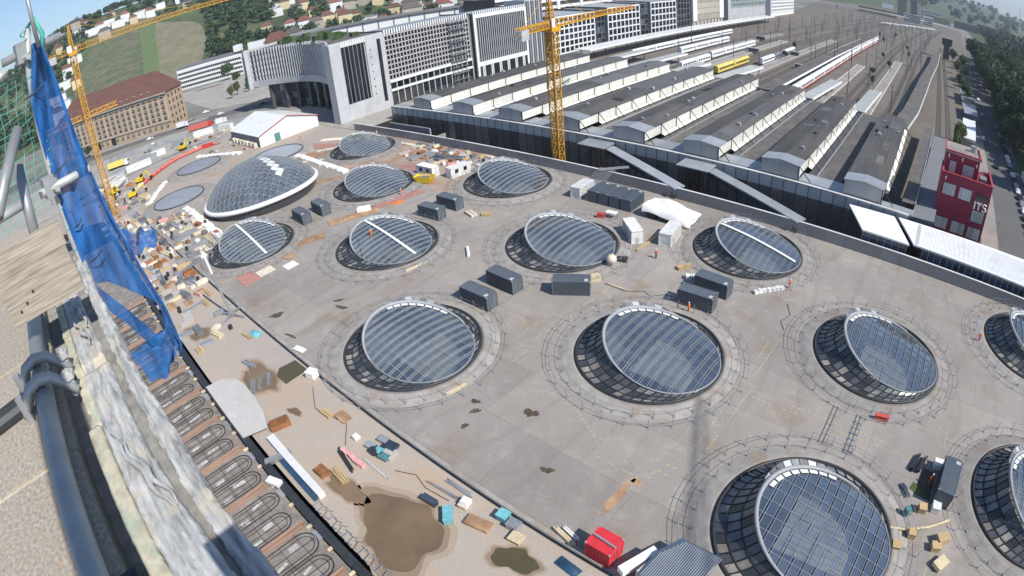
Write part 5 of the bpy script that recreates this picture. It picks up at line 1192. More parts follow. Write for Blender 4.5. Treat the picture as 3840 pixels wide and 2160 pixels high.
for i, (x, y) in enumerate(MPOS):
    if i < 8: lb = 'catenary mast ' + ['far out on the middle tracks', 'standing between the long canopy and the grey train', 'in front of the long white train', 'beside the short grey canopy end', 'beside the grey locomotive train', 'right of the third shed from the right', 'on the weedy track behind the short canopies', 'beside the start of the curved canopy'][i]
    else: lb = 'catenary mast %s %s' % ('by the street canopy' if x < -120 else 'by the parked white trains' if x < -95 else 'left of the long canopy' if x < -65 else 'right of the long white train' if x < -35 else 'left of the curved canopy', 'close behind the sheds' if y < 300 else 'level with the train ends' if y < 400 else 'level with the canopy end' if y < 520 else 'in the curve of the tracks' if y < 680 else 'far out before the viaduct')
    t = thing('catenary_mast', lb, 'mast', (x, y, 0), rg.uniform(-.1, .1), 'catenary masts of the rail yard'); ob('pole', mm, t); ob('arm', am, t); ob('foot', fm, t)
m = MB()
for y in (300, 360, 430, 500, 580):
    m.bar((curve_x(-150, y), y, 8.9), (curve_x(-14, y), y, 8.9), .22, .35)
for i, (x, y, l, wd, h) in enumerate([(-108, 330, 6, 3, 3.2), (-86, 345, 5, 3, 3), (-72, 300, 4, 2.6, 2.8), (-124, 395, 6, 3, 3.4)]):
    t = thing('platform_shelter', 'small dark platform shelter, ' + ['behind the yellow train', 'beside the grey train end', 'on the platform left of the long canopy', 'past the parked white trains'][i], 'shelter', (x, y, 0)); MB().box(-l / 2, l / 2, -wd / 2, wd / 2, .85, h - .1).build('wall', 'facade_dark', t); MB().box(-l / 2 - .5, l / 2 + .5, -wd / 2 - .5, wd / 2 + .5, h - .09, h + .15).build('roof', 'zinc', t)
# ================================================================== CARS AND TRUCKS
def car_proto(m):
    t = thing('car', 'x', 'car'); b = MB()
    pr = [(-2.1, .35), (-2.15, .75), (-1.5, .9), (-1.0, 1.42), (.7, 1.45), (1.25, .95), (2.1, .8), (2.15, .35)]
    L_ = [[(x, -.86 * (1 if z < 1 else .82), z) for x, z in pr], [(x, .86 * (1 if z < 1 else .82), z) for x, z in pr]]
    b.grid(L_); b.add(L_[0], [tuple(range(8))]); b.add(L_[1], [tuple(range(7, -1, -1))]); b.build('body', m, t)
    MB().add([(-.95, -.74, 1.0), (.62, -.74, 1.0), (.5, -.73, 1.36), (-.8, -.73, 1.36)], [(0, 1, 2, 3)]).build('side_window', 'window_dark', t)
    MB().add([(-.95, .76, 1.0), (.62, .76, 1.0), (.5, .75, 1.36), (-.8, .75, 1.36)], [(0, 1, 2, 3)]).build('side_window', 'window_dark', t)
    MB().add([(.78, -.66, 1.42), (.78, .66, 1.42), (1.22, .74, 1.02), (1.22, -.74, 1.02)], [(0, 1, 2, 3)]).build('windscreen', 'window_dark', t)
    wl = MB().tube((0, -.1, 0), (0, .1, 0), .33, 10).mesh('wheel', 'tyre')
    for x in (-1.3, 1.3):
        for y in (-.82, .82): ob('wheel', wl, t, (x, y, .33))
    return t
CP = {m: car_proto(m) for m in ('car_white', 'car_dark', 'car_silver')}; cu = dict.fromkeys(CP, False)
def car(x, y, a, m, lab, g):
    o = CP[m] if not cu[m] else copy_tree(CP[m]); cu[m] = True; o.location = (x, y, .02); o.rotation_euler = (0, 0, a); o['label'] = lab; o['group'] = g
NM = dict(car_white='white', car_dark='black', car_silver='silver')
for i in range(26):
    y = 130 + i * 5.9; x = 35.8 + max(0, y - 200) * .012
    m = rg.choice(['car_white', 'car_dark', 'car_silver', 'car_dark']); car(x, y, HP + .03, m, NM[m] + ' car parked along the park edge, ' + ('level with the red building' if y < 146 else 'level with the pavilion' if y < 184 else 'level with the box truck' if y < 215 else 'level with the white pitched roof' if y < 262 else 'farther up the street'), 'cars parked along the park')
for i, (x, y, m, lb) in enumerate([(26.6, 244, 'car_white', 'white car driving up the street by the hut'), (29.5, 205, 'car_dark', 'black car on the street right of the red building'), (30, 300, 'car_silver', 'silver car farther up the street'), (31.5, 350, 'car_white', 'white car at the street bend')]): car(x, y, HP, m, lb, 'cars driving on the street')
RU = math.atan2(153, 90)
for i, (x, y, m, lb) in enumerate([(-290, 57, 'car_white', 'white car on the road in front of the sandstone building'), (-280, 51, 'car_silver', 'silver car on the road near the yellow truck'), (-312, 60, 'car_white', 'white car at the sandstone building door'), (-318, 88, 'car_silver', 'silver car beyond the sandstone building corner'), (-300, 100, 'car_white', 'white car on the road past the red truck'), (-285, 120, 'car_dark', 'dark car entering under the office front'), (-326, 100, 'car_white', 'white car parked on the embankment edge'), (-345, 30, 'car_silver', 'silver car parked by the low wing')]): car(x, y, RU, m, lb, 'cars on the road by the yard')
def truck(lab, x, y, a, cabm, boxm, L=8):
    t = thing('truck', lab, 'truck', (x, y, .02), a); MB().box(L / 2 - 2, L / 2, -1.15, 1.15, .6, 3.0).build('cab', cabm, t); MB().box(-L / 2, L / 2 - 2.2, -1.2, 1.2, 1.0, 3.4).build('box_body', boxm, t); MB().box(-L / 2, L / 2, -.8, .8, .5, .95).build('chassis', 'tyre', t); MB().box(L / 2, L / 2 + .04, -1, 1, 1.8, 2.7).build('windscreen', 'window_dark', t)
    wl = MB().tube((0, -.15, 0), (0, .15, 0), .5, 10).mesh('wheel', 'tyre')
    for xx in (-L / 2 + 1, -L / 2 + 2.2, L / 2 - 1.2):
        for yy in (-1, 1): ob('wheel', wl, t, (xx, yy, .5))
truck('red truck driving on the road past the yard', -279, 81, RU, 'red_paint', 'salmon', 13)
truck('yellow truck beside the left crane on the road', -273, 34, RU, 'car_white', 'train_yellow', 11)
truck('white van at the right corner of the sandstone building', -306, 79, RU, 'car_white', 'car_white', 7)
truck('white van on the road beside the red truck', -271, 90, RU, 'car_white', 'car_white', 6)
truck('white box truck standing at the street beside the pavilion', 40.5, 197, HP, 'car_white', 'car_white', 9)

# ================================================================== CONTAINERS AND CABINS
def container(lab, x, y, a, m, L=6.06, group=None, door=True, z=.02, windows=False):
    t = thing('container', lab, 'container', (x, y, z), a, group); W_, H = 2.44, 2.59
    MB().box(-L / 2 + .08, L / 2 - .08, -W_ / 2 + .08, W_ / 2 - .08, .1, H - .05).build('body', m, t)
    n = int(L / .28); q = MB()
    for k in range(n):
        x0 = -L / 2 + .12 + k * (L - .24) / n
        for s in (-1, 1): q.box(x0, x0 + (L - .24) / n * .5, s * (W_ / 2 - .045) - .033, s * (W_ / 2 - .045) + .033, .12, H - .12)
        q.box(x0, x0 + (L - .24) / n * .5, -W_ / 2 + .14, W_ / 2 - .14, H - .05, H - .015)
    q.build('corrugation', m, t)
    f = MB()
    for sx in (-1, 1):
        for sy in (-1, 1): f.box(sx * (L / 2 - .06) - .06, sx * (L / 2 - .06) + .06, sy * (W_ / 2 - .06) - .06, sy * (W_ / 2 - .06) + .06, 0, H)
    for z_ in (.06, H - .06):
        for s in (-1, 1): f.box(-L / 2 + .12, L / 2 - .12, s * (W_ / 2 - .06) - .055, s * (W_ / 2 - .06) + .055, z_ - .055, z_ + .055); f.box(s * (L / 2 - .06) - .055, s * (L / 2 - .06) + .055, -W_ / 2 + .12, W_ / 2 - .12, z_ - .055, z_ + .055)
    f.build('frame', m, t)
    if door:
        for s in (-1, 1): 
            d = MB().box(L / 2 - .078, L / 2 - .03, s * .56 - .54, s * .56 + .54, .15, H - .15).build('door', m, t)
            MB().bar((L / 2 - .01, s * .3, .2), (L / 2 - .01, s * .3, H - .2), .05).build('door_bar', 'galv', d)
    for sx in (-1, 1):
        for sy in (-1, 1): MB().box(sx * (L / 2 - .09) - .1, sx * (L / 2 - .09) + .1, sy * (W_ / 2 - .08) - .09, sy * (W_ / 2 - .08) + .09, H - .16, H + .012).build('corner_casting', 'zinc', t)
    if L > 5 and m == 'container_grey': MB().box(L / 2 - .9, L / 2 - .35, -W_ / 2 + .25, -W_ / 2 + .95, H - .012, H + .004).build('roof_label', 'facade_conc', t)
    if windows:
        for k in (-1, 1): MB().box(k * 1.3 - .5, k * 1.3 + .5, -W_ / 2 - .03, -W_ / 2 - .014, 1.1, 2.1).build('window', 'window_dark', t)
    return t
G = 'dark grey site containers'
for x, y, a, lb, kw in [(-47.2, 62.0, 31.6, 'dark grey ribbed container turned askew beside yellow beams', {}), (-57.4, 51.2, 0, 'dark grey container touching the guard rail of the joint side light eye', {}), (-57.3, 57.2, -3, 'dark grey container left of the askew ribbed container', {}), (-89.1, 69.4, 4, 'dark grey container in front of the pair near the yellow skip', {}), (-89.4, 75, 1, 'dark grey container behind its twin near the yellow skip', {}),
                     (-116.4, 52.1, -4, 'dark container nearer of two below the glass dome', {}), (-116.1, 57.4, -5, 'dark container farther of two below the glass dome', {}), (-28.2, 75.0, -2, 'dark container farther of the pair in the deck centre', {}), (-28.7, 69.9, 3, 'dark container nearer of the pair in the deck centre, worker beside it', {}), (15.8, 52.6, 87, 'lone dark container between two right hand light eyes', {}),
                     (-64.4, 95.9, 92, 'first dark container of the row along the wall', {}), (-61.7, 95.9, 92, 'second dark container of the row along the wall', {}), (-58.9, 95.9, 92, 'third dark container of the row along the wall', {}), (-56.1, 95.9, 92, 'fourth dark container of the row along the wall, next to the tarpaulin', {})]:
    container(lb, x, y, R(a), 'container_grey', group=G)
for x, y, a, lb, wn in [(-68.7, 95.6, 93, 'white container at the left end of the dark row', False), (-48.9, 83.9, 138, 'white container turned askew, left of two white ones', False), (-42.4, 86.8, 97, 'white container right of the askew white one', False), (-109.9, 86.3, 1, 'white cabin with small windows beside the yellow skip', True), (-102.5, 90.1, 82, 'white cabin standing nearest the light eye by the wall', True)]:
    container(lb, x, y, R(a), 'container_white', group='white site containers', windows=wn)
o = container('small red container beside the joint with a pale pipe on top', -15.9, 25.55, 0, 'container_red', 2.95)
tag(MB().tube((-17.3, 25.6, 2.72), (-14.5, 25.4, 2.72), .13, 8).build('roof_pipe', 'zinc'), 'pale pipe lying across the red container roof', 'pipe')
for k, (x, y, a, l, m, lb) in enumerate([(-246, 27, 75, 10, 'container_white', 'white cabin beside the left crane foot'), (-251, 40, 77, 12, 'container_white', 'long white cabin at the yard edge by the road'), (-257, 46, 77, 9, 'zinc', 'grey roofed cabin at the yard edge'), (-259, 52, 77, 7, 'container_white', 'small white cabin by the excavator'), (-233, 27, 60, 7, 'container_white', 'white flat cabin below the yellow machine'), (-255, 31, 75, 6, 'zinc', 'grey cabin behind the left crane'), (-263, 77, 60, 10, 'container_white', 'white cabin row end below the red truck'), (-255, 86, 30, 8, 'container_white', 'white cabin left of the white tent'), (-262, 64, 70, 8, 'zinc', 'pale grey cabin beside the road fence')]):
    container(lb, x, y, R(a), m, l, 'site cabins in the yard', False)
# ================================================================== WHITE TENT
t = thing('white_tent', 'big white gabled tent hall with a green door in front of the office slab', 'tent', (-196.4, 78.0, 0), HP)
L, D, He, Hr = 26, 30, 4.2, 8.2     # local x along +Y world, local y towards -X
MB().add([(0, 0, 0), (L, 0, 0), (L, 0, He), (L / 2, 0, Hr), (0, 0, He)], [(0, 1, 2, 3, 4)]).build('gable', 'white_paint', t); MB().add([(0, D, 0), (L, D, 0), (L, D, He), (L / 2, D, Hr), (0, D, He)], [(4, 3, 2, 1, 0)]).build('gable', 'white_paint', t)
for x in (0, L): MB().add([(x, 0, 0), (x, D, 0), (x, D, He), (x, 0, He)], [(0, 1, 2, 3)]).build('side_wall', 'white_paint' if x else 'facade_grey', t)  # shaded near wall of the white tent is coloured grey
for s in (0, 1):
    q = [(-.4, -.4, He), (L / 2, -.4, Hr + .1), (L / 2, D + .4, Hr + .1), (-.4, D + .4, He)] if s == 0 else [(L / 2, -.4, Hr + .1), (L + .4, -.4, He), (L + .4, D + .4, He), (L / 2, D + .4, Hr + .1)]
    MB().add(q + [(x, y, z + .15) for x, y, z in q], [(3, 2, 1, 0), (4, 5, 6, 7), (0, 1, 5, 4), (1, 2, 6, 5), (2, 3, 7, 6), (3, 0, 4, 7)]).build('roof', 'white_ribbed', t)
MB().box(6.4, 8.8, -.1, -.01, 0, 3.2).build('door', 'teal_dark', t)
MB().bar((-.3, -.5, He + .1), (L / 2, -.5, Hr + .25), .18).bar((L / 2, -.5, Hr + .25), (L + .3, -.5, He + .1), .18).build('gable_trim', 'salmon', t)
for k in range(7): MB().box(-1.8, -.4, 2 + k * 3.6, 4.2 + k * 3.6, 0, 1.9).build('ballast_block', 'cream', t)
# ================================================================== TOWER CRANES
def lattice(b, p0, p1, w0, w1, n, r, br=None, tri=False):
    """four-chord lattice between two points"""
    p0 = Vector(p0); p1 = Vector(p1); d = (p1 - p0).normalized(); up = Vector((0, 0, 1)) if abs(d.z) < .9 else Vector((0, 1, 0)); a = d.cross(up).normalized(); c = a.cross(d).normalized(); br = br or r * .6
    cs = [(-1, -1), (1, -1), (1, 1), (-1, 1)] if not tri else [(-1, -1), (1, -1), (0, 1)]
    def node(k, s): f = k / n; w_ = (w0 + (w1 - w0) * f) / 2; return p0.lerp(p1, f) + a * s[0] * w_ + c * s[1] * w_
    for s in cs: b.bar(node(0, s), node(n, s), r * 2)
    m = len(cs)
    for k in range(n):
        for i in range(m):
            s, s2 = cs[i], cs[(i + 1) % m]
            b.bar(node(k, s), node(k + 1, s2) if k % 2 else node(k + 1, s2), br * 2)
            b.bar(node(k, s2), node(k + 1, s), br * 2) if not tri else None
            b.bar(node(k, s), node(k, s2), br * 2)
    return b
def tower_crane(lab, x, y, H, mw, jib_dir, jib_len, cj_len, z0=0, apex=9, cabside=1, mk=1.0):
    t = thing('tower_crane', lab, 'crane', (x, y, z0))
    n = int(H / (mw * 1.15)); lattice(MB(), (0, 0, 0), (0, 0, H), mw, mw, n, .12, .06).build('mast', 'crane_yellow', t)
    MB().box(-mw * .8, mw * .8, -mw * .8, mw * .8, H, H + 1.2).build('slewing_ring', 'crane_yellow', t)
    u = Vector((math.cos(jib_dir), math.sin(jib_dir), 0)); n_ = Vector((-u.y, u.x, 0))
    top = Vector((0, 0, H + 1.2)); lattice(MB(), top, top + Vector((0, 0, apex)), mw * .9, .3, 7, .1, .05).build('tower_head', 'crane_yellow', t)
    a0 = top + Vector((0, 0, .6)); lattice(MB(), a0 + u * .8, a0 + u * jib_len, 1.7, 1.1, int(jib_len / 2.2), .10 * mk, .045 * mk, True).build('jib', 'crane_yellow', t)
    lattice(MB(), a0 - u * .8, a0 - u * cj_len, 1.5, 1.5, int(cj_len / 2.4), .10, .05).build('counter_jib', 'crane_yellow', t)
    MB().obox((a0 - u * (cj_len - 2)).to_tuple(), 3.2, 1.8, 2.4, jib_dir, a0.z - 2.2).build('counterweight', 'facade_conc', t)
    cb = a0 + n_ * cabside * (mw * .5 + 1.0) + u * .8
    c = MB().obox(cb.to_tuple(), 2.0, 1.7, 2.4, jib_dir, a0.z - 1.6).build('cab', 'white_paint', t); MB().obox((cb + u * .9).to_tuple(), .3, 1.5, 1.5, jib_dir, a0.z - .8).build('cab_window', 'window_dark', c)
    MB().obox((a0 - u * 1.0 - n_ * cabside * 1.3).to_tuple(), 1.6, .2, 2.2, jib_dir, a0.z - .6).build('sign_board', 'white_paint', t)
    ap = top + Vector((0, 0, apex)); q = MB()
    for f in (.35, .75): q.bar(ap, a0 + u * jib_len * f + Vector((0, 0, .8)), .09)
    q.bar(ap, a0 - u * cj_len * .9, .09); q.build('tie_rod', 'crane_yellow', t)
    MB().bar(a0 + u * jib_len * .45 - Vector((0, 0, .9)), a0 + u * jib_len * .45 - Vector((0, 0, 9)), .06).build('hoist_rope', 'dark_steel', t)
    MB().box(-2.6, 2.6, -2.6, 2.6, -.02, .9).build('base', 'kerb', t)
    return t
tower_crane('tall yellow tower crane behind the grey wall in front of the platform sheds', -87.0, 111.0, 42.6, 2.2, R(101), 62, 16, -8.9)
tower_crane('yellow tower crane at the left beside the blue net', -191.5, 17.7, 55.6, 1.9, R(90), 62, 9.5, 0)
# lower orange boom end of a second crane crossing behind the left mast
t = thing('crane_boom', 'orange horizontal crane boom in front of the sandstone building', 'crane boom', (0, 0, 0))
lattice(MB(), (-199.9, 3.0, 35.0), (-197.8, 29.8, 35.0), 1.7, 1.3, 9, .14, .06, True).build('boom', 'crane_yellow', t)
lattice(MB(), (-199.8, 4.5, 0), (-199.8, 4.5, 34.2), 1.4, 1.4, 16, .09, .05).build('mast', 'crane_yellow', t)
# crane outside the picture whose jib shades the deck
tower_crane('yellow tower crane standing right of the picture', 79.5, -2.4, 73, 2.0, R(115.8), 60, 16, 0, 9, 1, .55)
# ================================================================== PEOPLE
for i, (x, y, z, a, j, l, lb) in enumerate([(-41.2, 79.1, .01, 1, 'red_paint', 'jeans', 'worker in a red vest standing on the open deck'), (-28.9, 67.4, .01, 2, 'orange', 'orange', 'worker all in orange in the shadow of the dark container'), (13.6, 52.5, .01, .5, 'orange', 'orange', 'worker in orange bending beside the lone container'), (18.7, 88.1, .01, 0, 'orange', 'red_paint', 'worker in orange beside the right edge guard rail'), (-156, 103.4, .01, 1, 'train_yellow', 'orange', 'worker in yellow orange at the far wall'), (-125.2, 101.9, .01, 2, 'train_yellow', 'orange', 'worker in yellow by the stored material at the wall'),
                                             (-17.2, 83.4, .01, 1, 'orange', 'orange', 'worker in orange at the guard rail by the wall side light eye'), (-87.6, 52.6, 3.0, 1, 'orange', 'orange', 'worker in orange standing on the glass beside the gangway'), (-186.2, 89.9, .06, .4, 'orange', 'orange', 'worker in orange in front of the white tent'), (-105, 73.5, .12, 2, 'orange', 'orange', 'worker in orange by the reddish walkway board')]):
    person(lb, x, y, z, a, j, l)
# ================================================================== MACHINES, MATERIAL AND DEBRIS
t = thing('yellow_skip', 'yellow rubble skip in front of the white cabins', 'skip', (-106.5, 82.3, .02), .35)
b = MB(); lo = [(-1.7, -1.1), (1.7, -1.1), (1.7, 1.1), (-1.7, 1.1)]; hi = [(-2.6, -1.35), (2.6, -1.35), (2.6, 1.35), (-2.6, 1.35)]
b.add([(x, y, .1) for x, y in lo] + [(x, y, 1.7) for x, y in hi] + [(x * .97, y * .95, 1.7) for x, y in hi] + [(x * .95, y * .93, .2) for x, y in lo], [(3, 2, 1, 0)] + [(i, (i + 1) % 4, 4 + (i + 1) % 4, 4 + i) for i in range(4)] + [(4 + i, 4 + (i + 1) % 4, 8 + (i + 1) % 4, 8 + i) for i in range(4)] + [(8 + i, 8 + (i + 1) % 4, 12 + (i + 1) % 4, 12 + i) for i in range(4)] + [(12, 13, 14, 15)]).build('tub', 'machine_yellow', t)
for k in range(7): MB().obox((-1.6 + k * .5, .5 * math.sin(k * 2)), 1.0, .5, .4, k, 1.1 + .07 * k).build('rubble', ['timber', 'cream', 'wall_grey'][k % 3], t)
def machine(name, lab, x, y, a, m, kind):
    t = thing(name, lab, 'excavator' if kind == 'exc' else 'machine', (x, y, .03), a)
    for s in (-1, 1): MB().box(-1.6, 1.6, s * 1.0 - .3, s * 1.0 + .3, 0, .8).build('track', 'tyre', t)
    MB().box(-1.7, 1.3, -1.2, 1.2, .85, 2.0).build('body', m, t); MB().box(.1, 1.3, .1, 1.1, 2.0, 3.0).build('cab', 'window_dark', t)
    MB().bar((1.2, -.4, 1.6), (3.6, -.4, 4.2), .4).bar((3.6, -.4, 4.2), (5.4, -.4, 1.8), .32).build('boom', m, t); MB().box(5.0, 5.9, -.9, .1, .8, 1.7).build('bucket', 'tyre', t)
machine('excavator', 'yellow excavator standing by the fence near the long red tube', -249, 61.5, 2.2, 'machine_yellow', 'exc')
machine('drill_rig', 'yellow machine at the near end of the long red tube', -223, 34.5, .9, 'machine_yellow', 'm')
machine('drill_rig', 'yellow machine left of the nearest covered eye', -206, 27.5, 1.3, 'machine_yellow', 'm')
machine('loader', 'small yellow loader by the grey cabins', -224, 22.5, .4, 'machine_yellow', 'm')
t = thing('red_tube', 'long salmon red tube bending along the covered eye', 'tube'); MB().path([(-216.8, 33.8, .7), (-226.6, 43.9, .7), (-231, 49.5, .7), (-233.9, 55, .7), (-234.4, 66, .7), (-232.5, 72, .7)], .62, 8).build('tube', 'salmon', t)
for k in range(7): MB().tube((-219.5 - k * 2.4, 36.5 + k * 2.6, .7), (-219.9 - k * 2.4, 36.9 + k * 2.6, .7), .7, 8).build('joint_ring', 'red_paint', t)
tag(MB().tube((-216.8, 33.8, .7), (-214.8, 31.6, .7), .75, 10).build('tube_end', 'cream'), 'pale open end piece of the long red tube', 'tube')
tag(MB().obox((-233, 68.5), 5, 1.3, 1.6, 1.0, .02).build('red_box', 'red_paint'), 'red box at the far end of the red tube', 'box')
# mobile mast on spread feet
t = thing('light_mast', 'tall grey mast on four spread feet leaning over the joint line', 'mast', (-91.9, 21.9, 0))
MB().path([(0, 0, .9), (-.3, -.3, 4), (-.6, -.7, 9)], [.28, .24, .2], 8).build('lower_mast', 'galv', t); MB().path([(-.6, -.7, 9), (-.9, -1.0, 13.4)], [.24, .22], 8).build('upper_mast', 'white_paint', t)
for k in range(4):
    a = k * HP + .45; MB().bar((0, 0, .6), (3.2 * math.cos(a), 3.2 * math.sin(a), .12), .3, .24).build('foot', 'galv', t)
MB().obox((0, 0), 1.2, 1.0, .9, .45, .1).build('winch', 'galv', t)
MB().path([(-.4, -.4, 5), (-3.5, 2.5, .3)], .06, 5).build('guy_rope', 'dark_steel', t)
# placed items: (name,label,category,x,y,length,width,height,angle,material)
IT = [('tarpaulin', 'teal tarpaulin heap beside the joint', 'tarpaulin', -82.3, 22.3, 2.6, 1.6, .7, .2, 'teal'), ('timber_block', 'orange brown timber beside the teal tarpaulin', 'timber', -83, 20.9, 3.1, .6, .5, .1, 'timber'), ('pallet', 'white slatted pallet on the deck edge', 'pallet', -71.5, 25.3, 2.2, 1.0, .25, .2, 'foam_white'), ('barrel_crate', 'white open crate at the corner of the dark water', 'crate', -64, 23.1, 1.5, 1.3, 1.2, .3, 'foam_white'),
      ('steel_bundle', 'bundle of grey bars above the brown puddle', 'steel bars', -75.4, 17.5, 3.0, .8, .35, .2, 'galv'), ('steel_bundle', 'first bundle of grey bars standing in the puddle', 'steel bars', -69.4, 15.3, 3.4, .7, .5, -.5, 'galv'), ('steel_bundle', 'second bundle of grey bars standing in the puddle', 'steel bars', -69.2, 16.5, 3.0, .6, .5, -.5, 'galv'), ('steel_bundle', 'third bundle of grey bars standing in the puddle', 'steel bars', -69.0, 18.0, 3.2, .6, .5, -.5, 'galv'),
      ('pink_bundle', 'stack of pink insulation bags in a row', 'stack', -46.4, 17.7, 4.6, .6, .6, 0, 'pink'), ('steel_beam', 'dark steel beams beside the pink stack', 'beam', -46.9, 16.9, 4.8, .5, .4, -.2, 'dark_steel'), ('formwork', 'brown formwork beams at the small puddle', 'formwork', -45.4, 14.9, 3.0, 1.0, .5, -.1, 'timber'), ('crate', 'pale blue crate, left of the blue group', 'crate', -46.1, 20.5, 1.5, .9, .5, .2, 'zinc'), ('crate', 'pale blue crate at the top of the blue group', 'crate', -45.8, 22.2, 1.4, .9, .5, .2, 'zinc'),
      ('crate', 'bright teal crate in the middle of the blue group', 'crate', -44.8, 20.6, 1.3, .9, .5, .2, 'teal'), ('crate', 'grey blue crate with rods in the blue group', 'crate', -44.3, 22.1, 1.9, 1.3, .45, .2, 'window_blue'), ('crate', 'teal crate nearest in the blue group', 'crate', -43.5, 20.4, 1.3, .9, .5, .2, 'teal_dark'), ('steel_bar', 'long pale bar right of the pink stack', 'beam', -43.1, 18.6, 5.2, .25, .25, 0, 'coping'), ('crate', 'teal box beyond the big puddle', 'box', -31.4, 19.4, 2.0, 1.0, .9, -.75, 'teal'),
      ('crate', 'pale blue box at the rim of the big puddle', 'box', -34.4, 19.5, 1.9, .7, .8, .1, 'window_blue'), ('tank', 'teal tank beside the joint', 'tank', -26.8, 23.0, 1.2, 1.1, 1.0, .1, 'teal'), ('tank', 'grey tank with rods beside the teal tank', 'tank', -25.2, 22.8, 1.3, 1.1, .9, .1, 'galv'), ('pallet', 'cream pallet beside the grey tank', 'pallet', -24.0, 21.8, 1.4, 1.2, .5, .1, 'timber_pale'), ('block', 'cream block near the joint above the tanks', 'block', -31.2, 21.5, 1.0, .8, .5, .2, 'cream'), ('steel_beam', 'dark beam lying diagonally towards the joint', 'beam', -34.6, 21.6, 4.5, .3, .3, .1, 'galv'), ('steel_beam', 'pale beams along the joint', 'beam', -33.4, 23.0, 4.0, .5, .3, 0, 'zinc'),
      ('tarpaulin', 'dark blue tarpaulin beside the red container', 'tarpaulin', -17.8, 22.3, 2.8, 1.2, .6, -.1, 'blue_tarp'), ('plank_stack', 'stack of long planks left of the red container', 'planks', -20.2, 24.9, 3.2, .5, .5, -.2, 'timber_pale'), ('plank_stack', 'white wrapped planks left of the red container', 'planks', -20.0, 25.6, 2.4, .4, .4, -.2, 'foam_white'),
      ('beam_stack', 'pale yellow beams beside the askew container', 'beams', -47.0, 67.2, 3.2, .7, .5, .95, 'timber_pale'), ('beam_stack', 'second stack of pale yellow beams beside the askew container', 'beams', -45.9, 66.5, 3.0, .5, .4, .95, 'timber_pale'), ('beam', 'pale yellow beam alone on the open deck', 'beam', -42.1, 67.0, 4.3, .35, .3, 0, 'timber_pale'), ('beam', 'yellow beam between the two white containers', 'beam', -45.2, 83.0, 7.0, .35, .3, 1.48, 'timber'), ('beam_stack', 'yellow planks on the guard rail kerb of the joint side light eye', 'beams', -45.4, 34.4, 3.2, .4, .4, 1.4, 'timber_pale'), ('beam_stack', 'yellow planks beside the light eye with the worker', 'beams', -75.2, 52.4, 3.4, .5, .4, 1.4, 'timber_pale'),
      ('white_bales', 'white wrapped bales at the end of the reddish walkway', 'bales', -106.2, 63.1, 3.2, 1.6, 1.1, .9, 'foam_white'), ('orange_sheet', 'orange red heap beside the reddish walkway', 'tarpaulin', -102.4, 70.2, 3.0, 1.2, .5, 1.2, 'orange'), ('small_hut', 'small white topped table by the light eye fence', 'table', -56.8, 88.8, 2.4, 1.4, 1.2, .1, 'foam_white'), ('red_machine', 'small red machine beside the white topped table', 'machine', -58.6, 87.6, 1.5, .9, .9, .3, 'red_paint'), ('white_block_row', 'row of pale blocks behind the wall side light eye fence', 'blocks', -20, 80.4, 6.0, .7, .6, .85, 'foam_white'),
      ('plank_heap', 'heap of timber between white and dark containers', 'timber', -35.5, 79.0, 3.0, 1.2, .6, 1.0, 'timber'), ('plank_heap', 'white bags at the end of the timber heap', 'bags', -33.0, 76.3, 1.6, 1.1, .8, .5, 'foam_white'), ('tool_crate', 'dark crate beside the light eye with the ball', 'crate', -45.6, 74.8, 1.8, 1.2, .7, .4, 'dark_steel'), ('scrap', 'pallets and boards beside the twin dark containers', 'boards', -82.5, 74.5, 3.4, 1.6, .5, -.3, 'cream'), ('scrap', 'timber frames right of the twin dark containers', 'boards', -79.2, 75.8, 2.2, 1.2, .6, .5, 'timber'), ('white_roll', 'white roll lying right of the gangway light eye', 'roll', -70.8, 62, 3.4, .8, .6, -.7, 'foam_white'),
      ('crate', 'timber crate beside the lone container', 'crate', 13.5, 48.0, 1.0, 1.0, .9, .2, 'timber'), ('crate', 'white crate at the near end of the lone container', 'crate', 15.3, 49.0, 1.1, 1.3, .9, .1, 'foam_white'), ('crate', 'white crate at the far end of the lone container', 'crate', 14.3, 55.8, 1.3, 1.3, .9, .1, 'foam_white'), ('crate', 'yellow timber crate by the right edge guard rail', 'crate', 17.2, 44.8, 1.6, 1.1, 1.0, .6, 'timber'), ('crate', 'second yellow crate by the right edge guard rail', 'crate', 16.6, 43.5, 1.2, 1.0, .8, .3, 'timber'), ('crate', 'white and yellow crate at the bottom right corner', 'crate', 17.8, 41.6, 1.8, 1.3, .7, 1.0, 'timber_pale'), ('crate', 'orange crate below the curved yellow pipe', 'crate', 13.1, 43.9, 1.0, .9, .9, .2, 'timber'), ('crate', 'yellow crate at the bottom edge by the nearest light eye', 'crate', 11.6, 41.6, 1.0, 1.1, .8, .2, 'timber'),
      ('rack', 'dark steel rack bundle left of the lone container', 'rack', 11.0, 55.0, 3.2, .5, .6, 1.35, 'dark_steel'), ('rack', 'second dark steel rack bundle left of the lone container', 'rack', 12.0, 55.0, 3.2, .5, .6, 1.35, 'dark_steel'), ('green_drum', 'dark green drum at the nearest light eye fence', 'drum', 11.6, 46.6, .9, .9, 1.1, 0, 'teal_dark'), ('net_roll', 'grey blue rolled net at the nearest light eye fence', 'net', 10.6, 50.0, 2.2, 1.0, .7, -.9, 'window_blue'), ('olive_mat', 'olive green mats on the dark ground beside the container', 'mat', 12.6, 50.9, 2.6, 1.4, .2, -.3, 'leaf_olive'),
      ('red_block', 'red and white barrier piece at the guard rail', 'barrier', 4.6, 60.2, 2.0, .5, .8, .2, 'red_paint'), ('tarpaulin_heap', 'dark steel bundles by the wall behind the white cabins', 'steel', -112, 97.5, 6, 2.4, .8, .3, 'skirt_grey')]
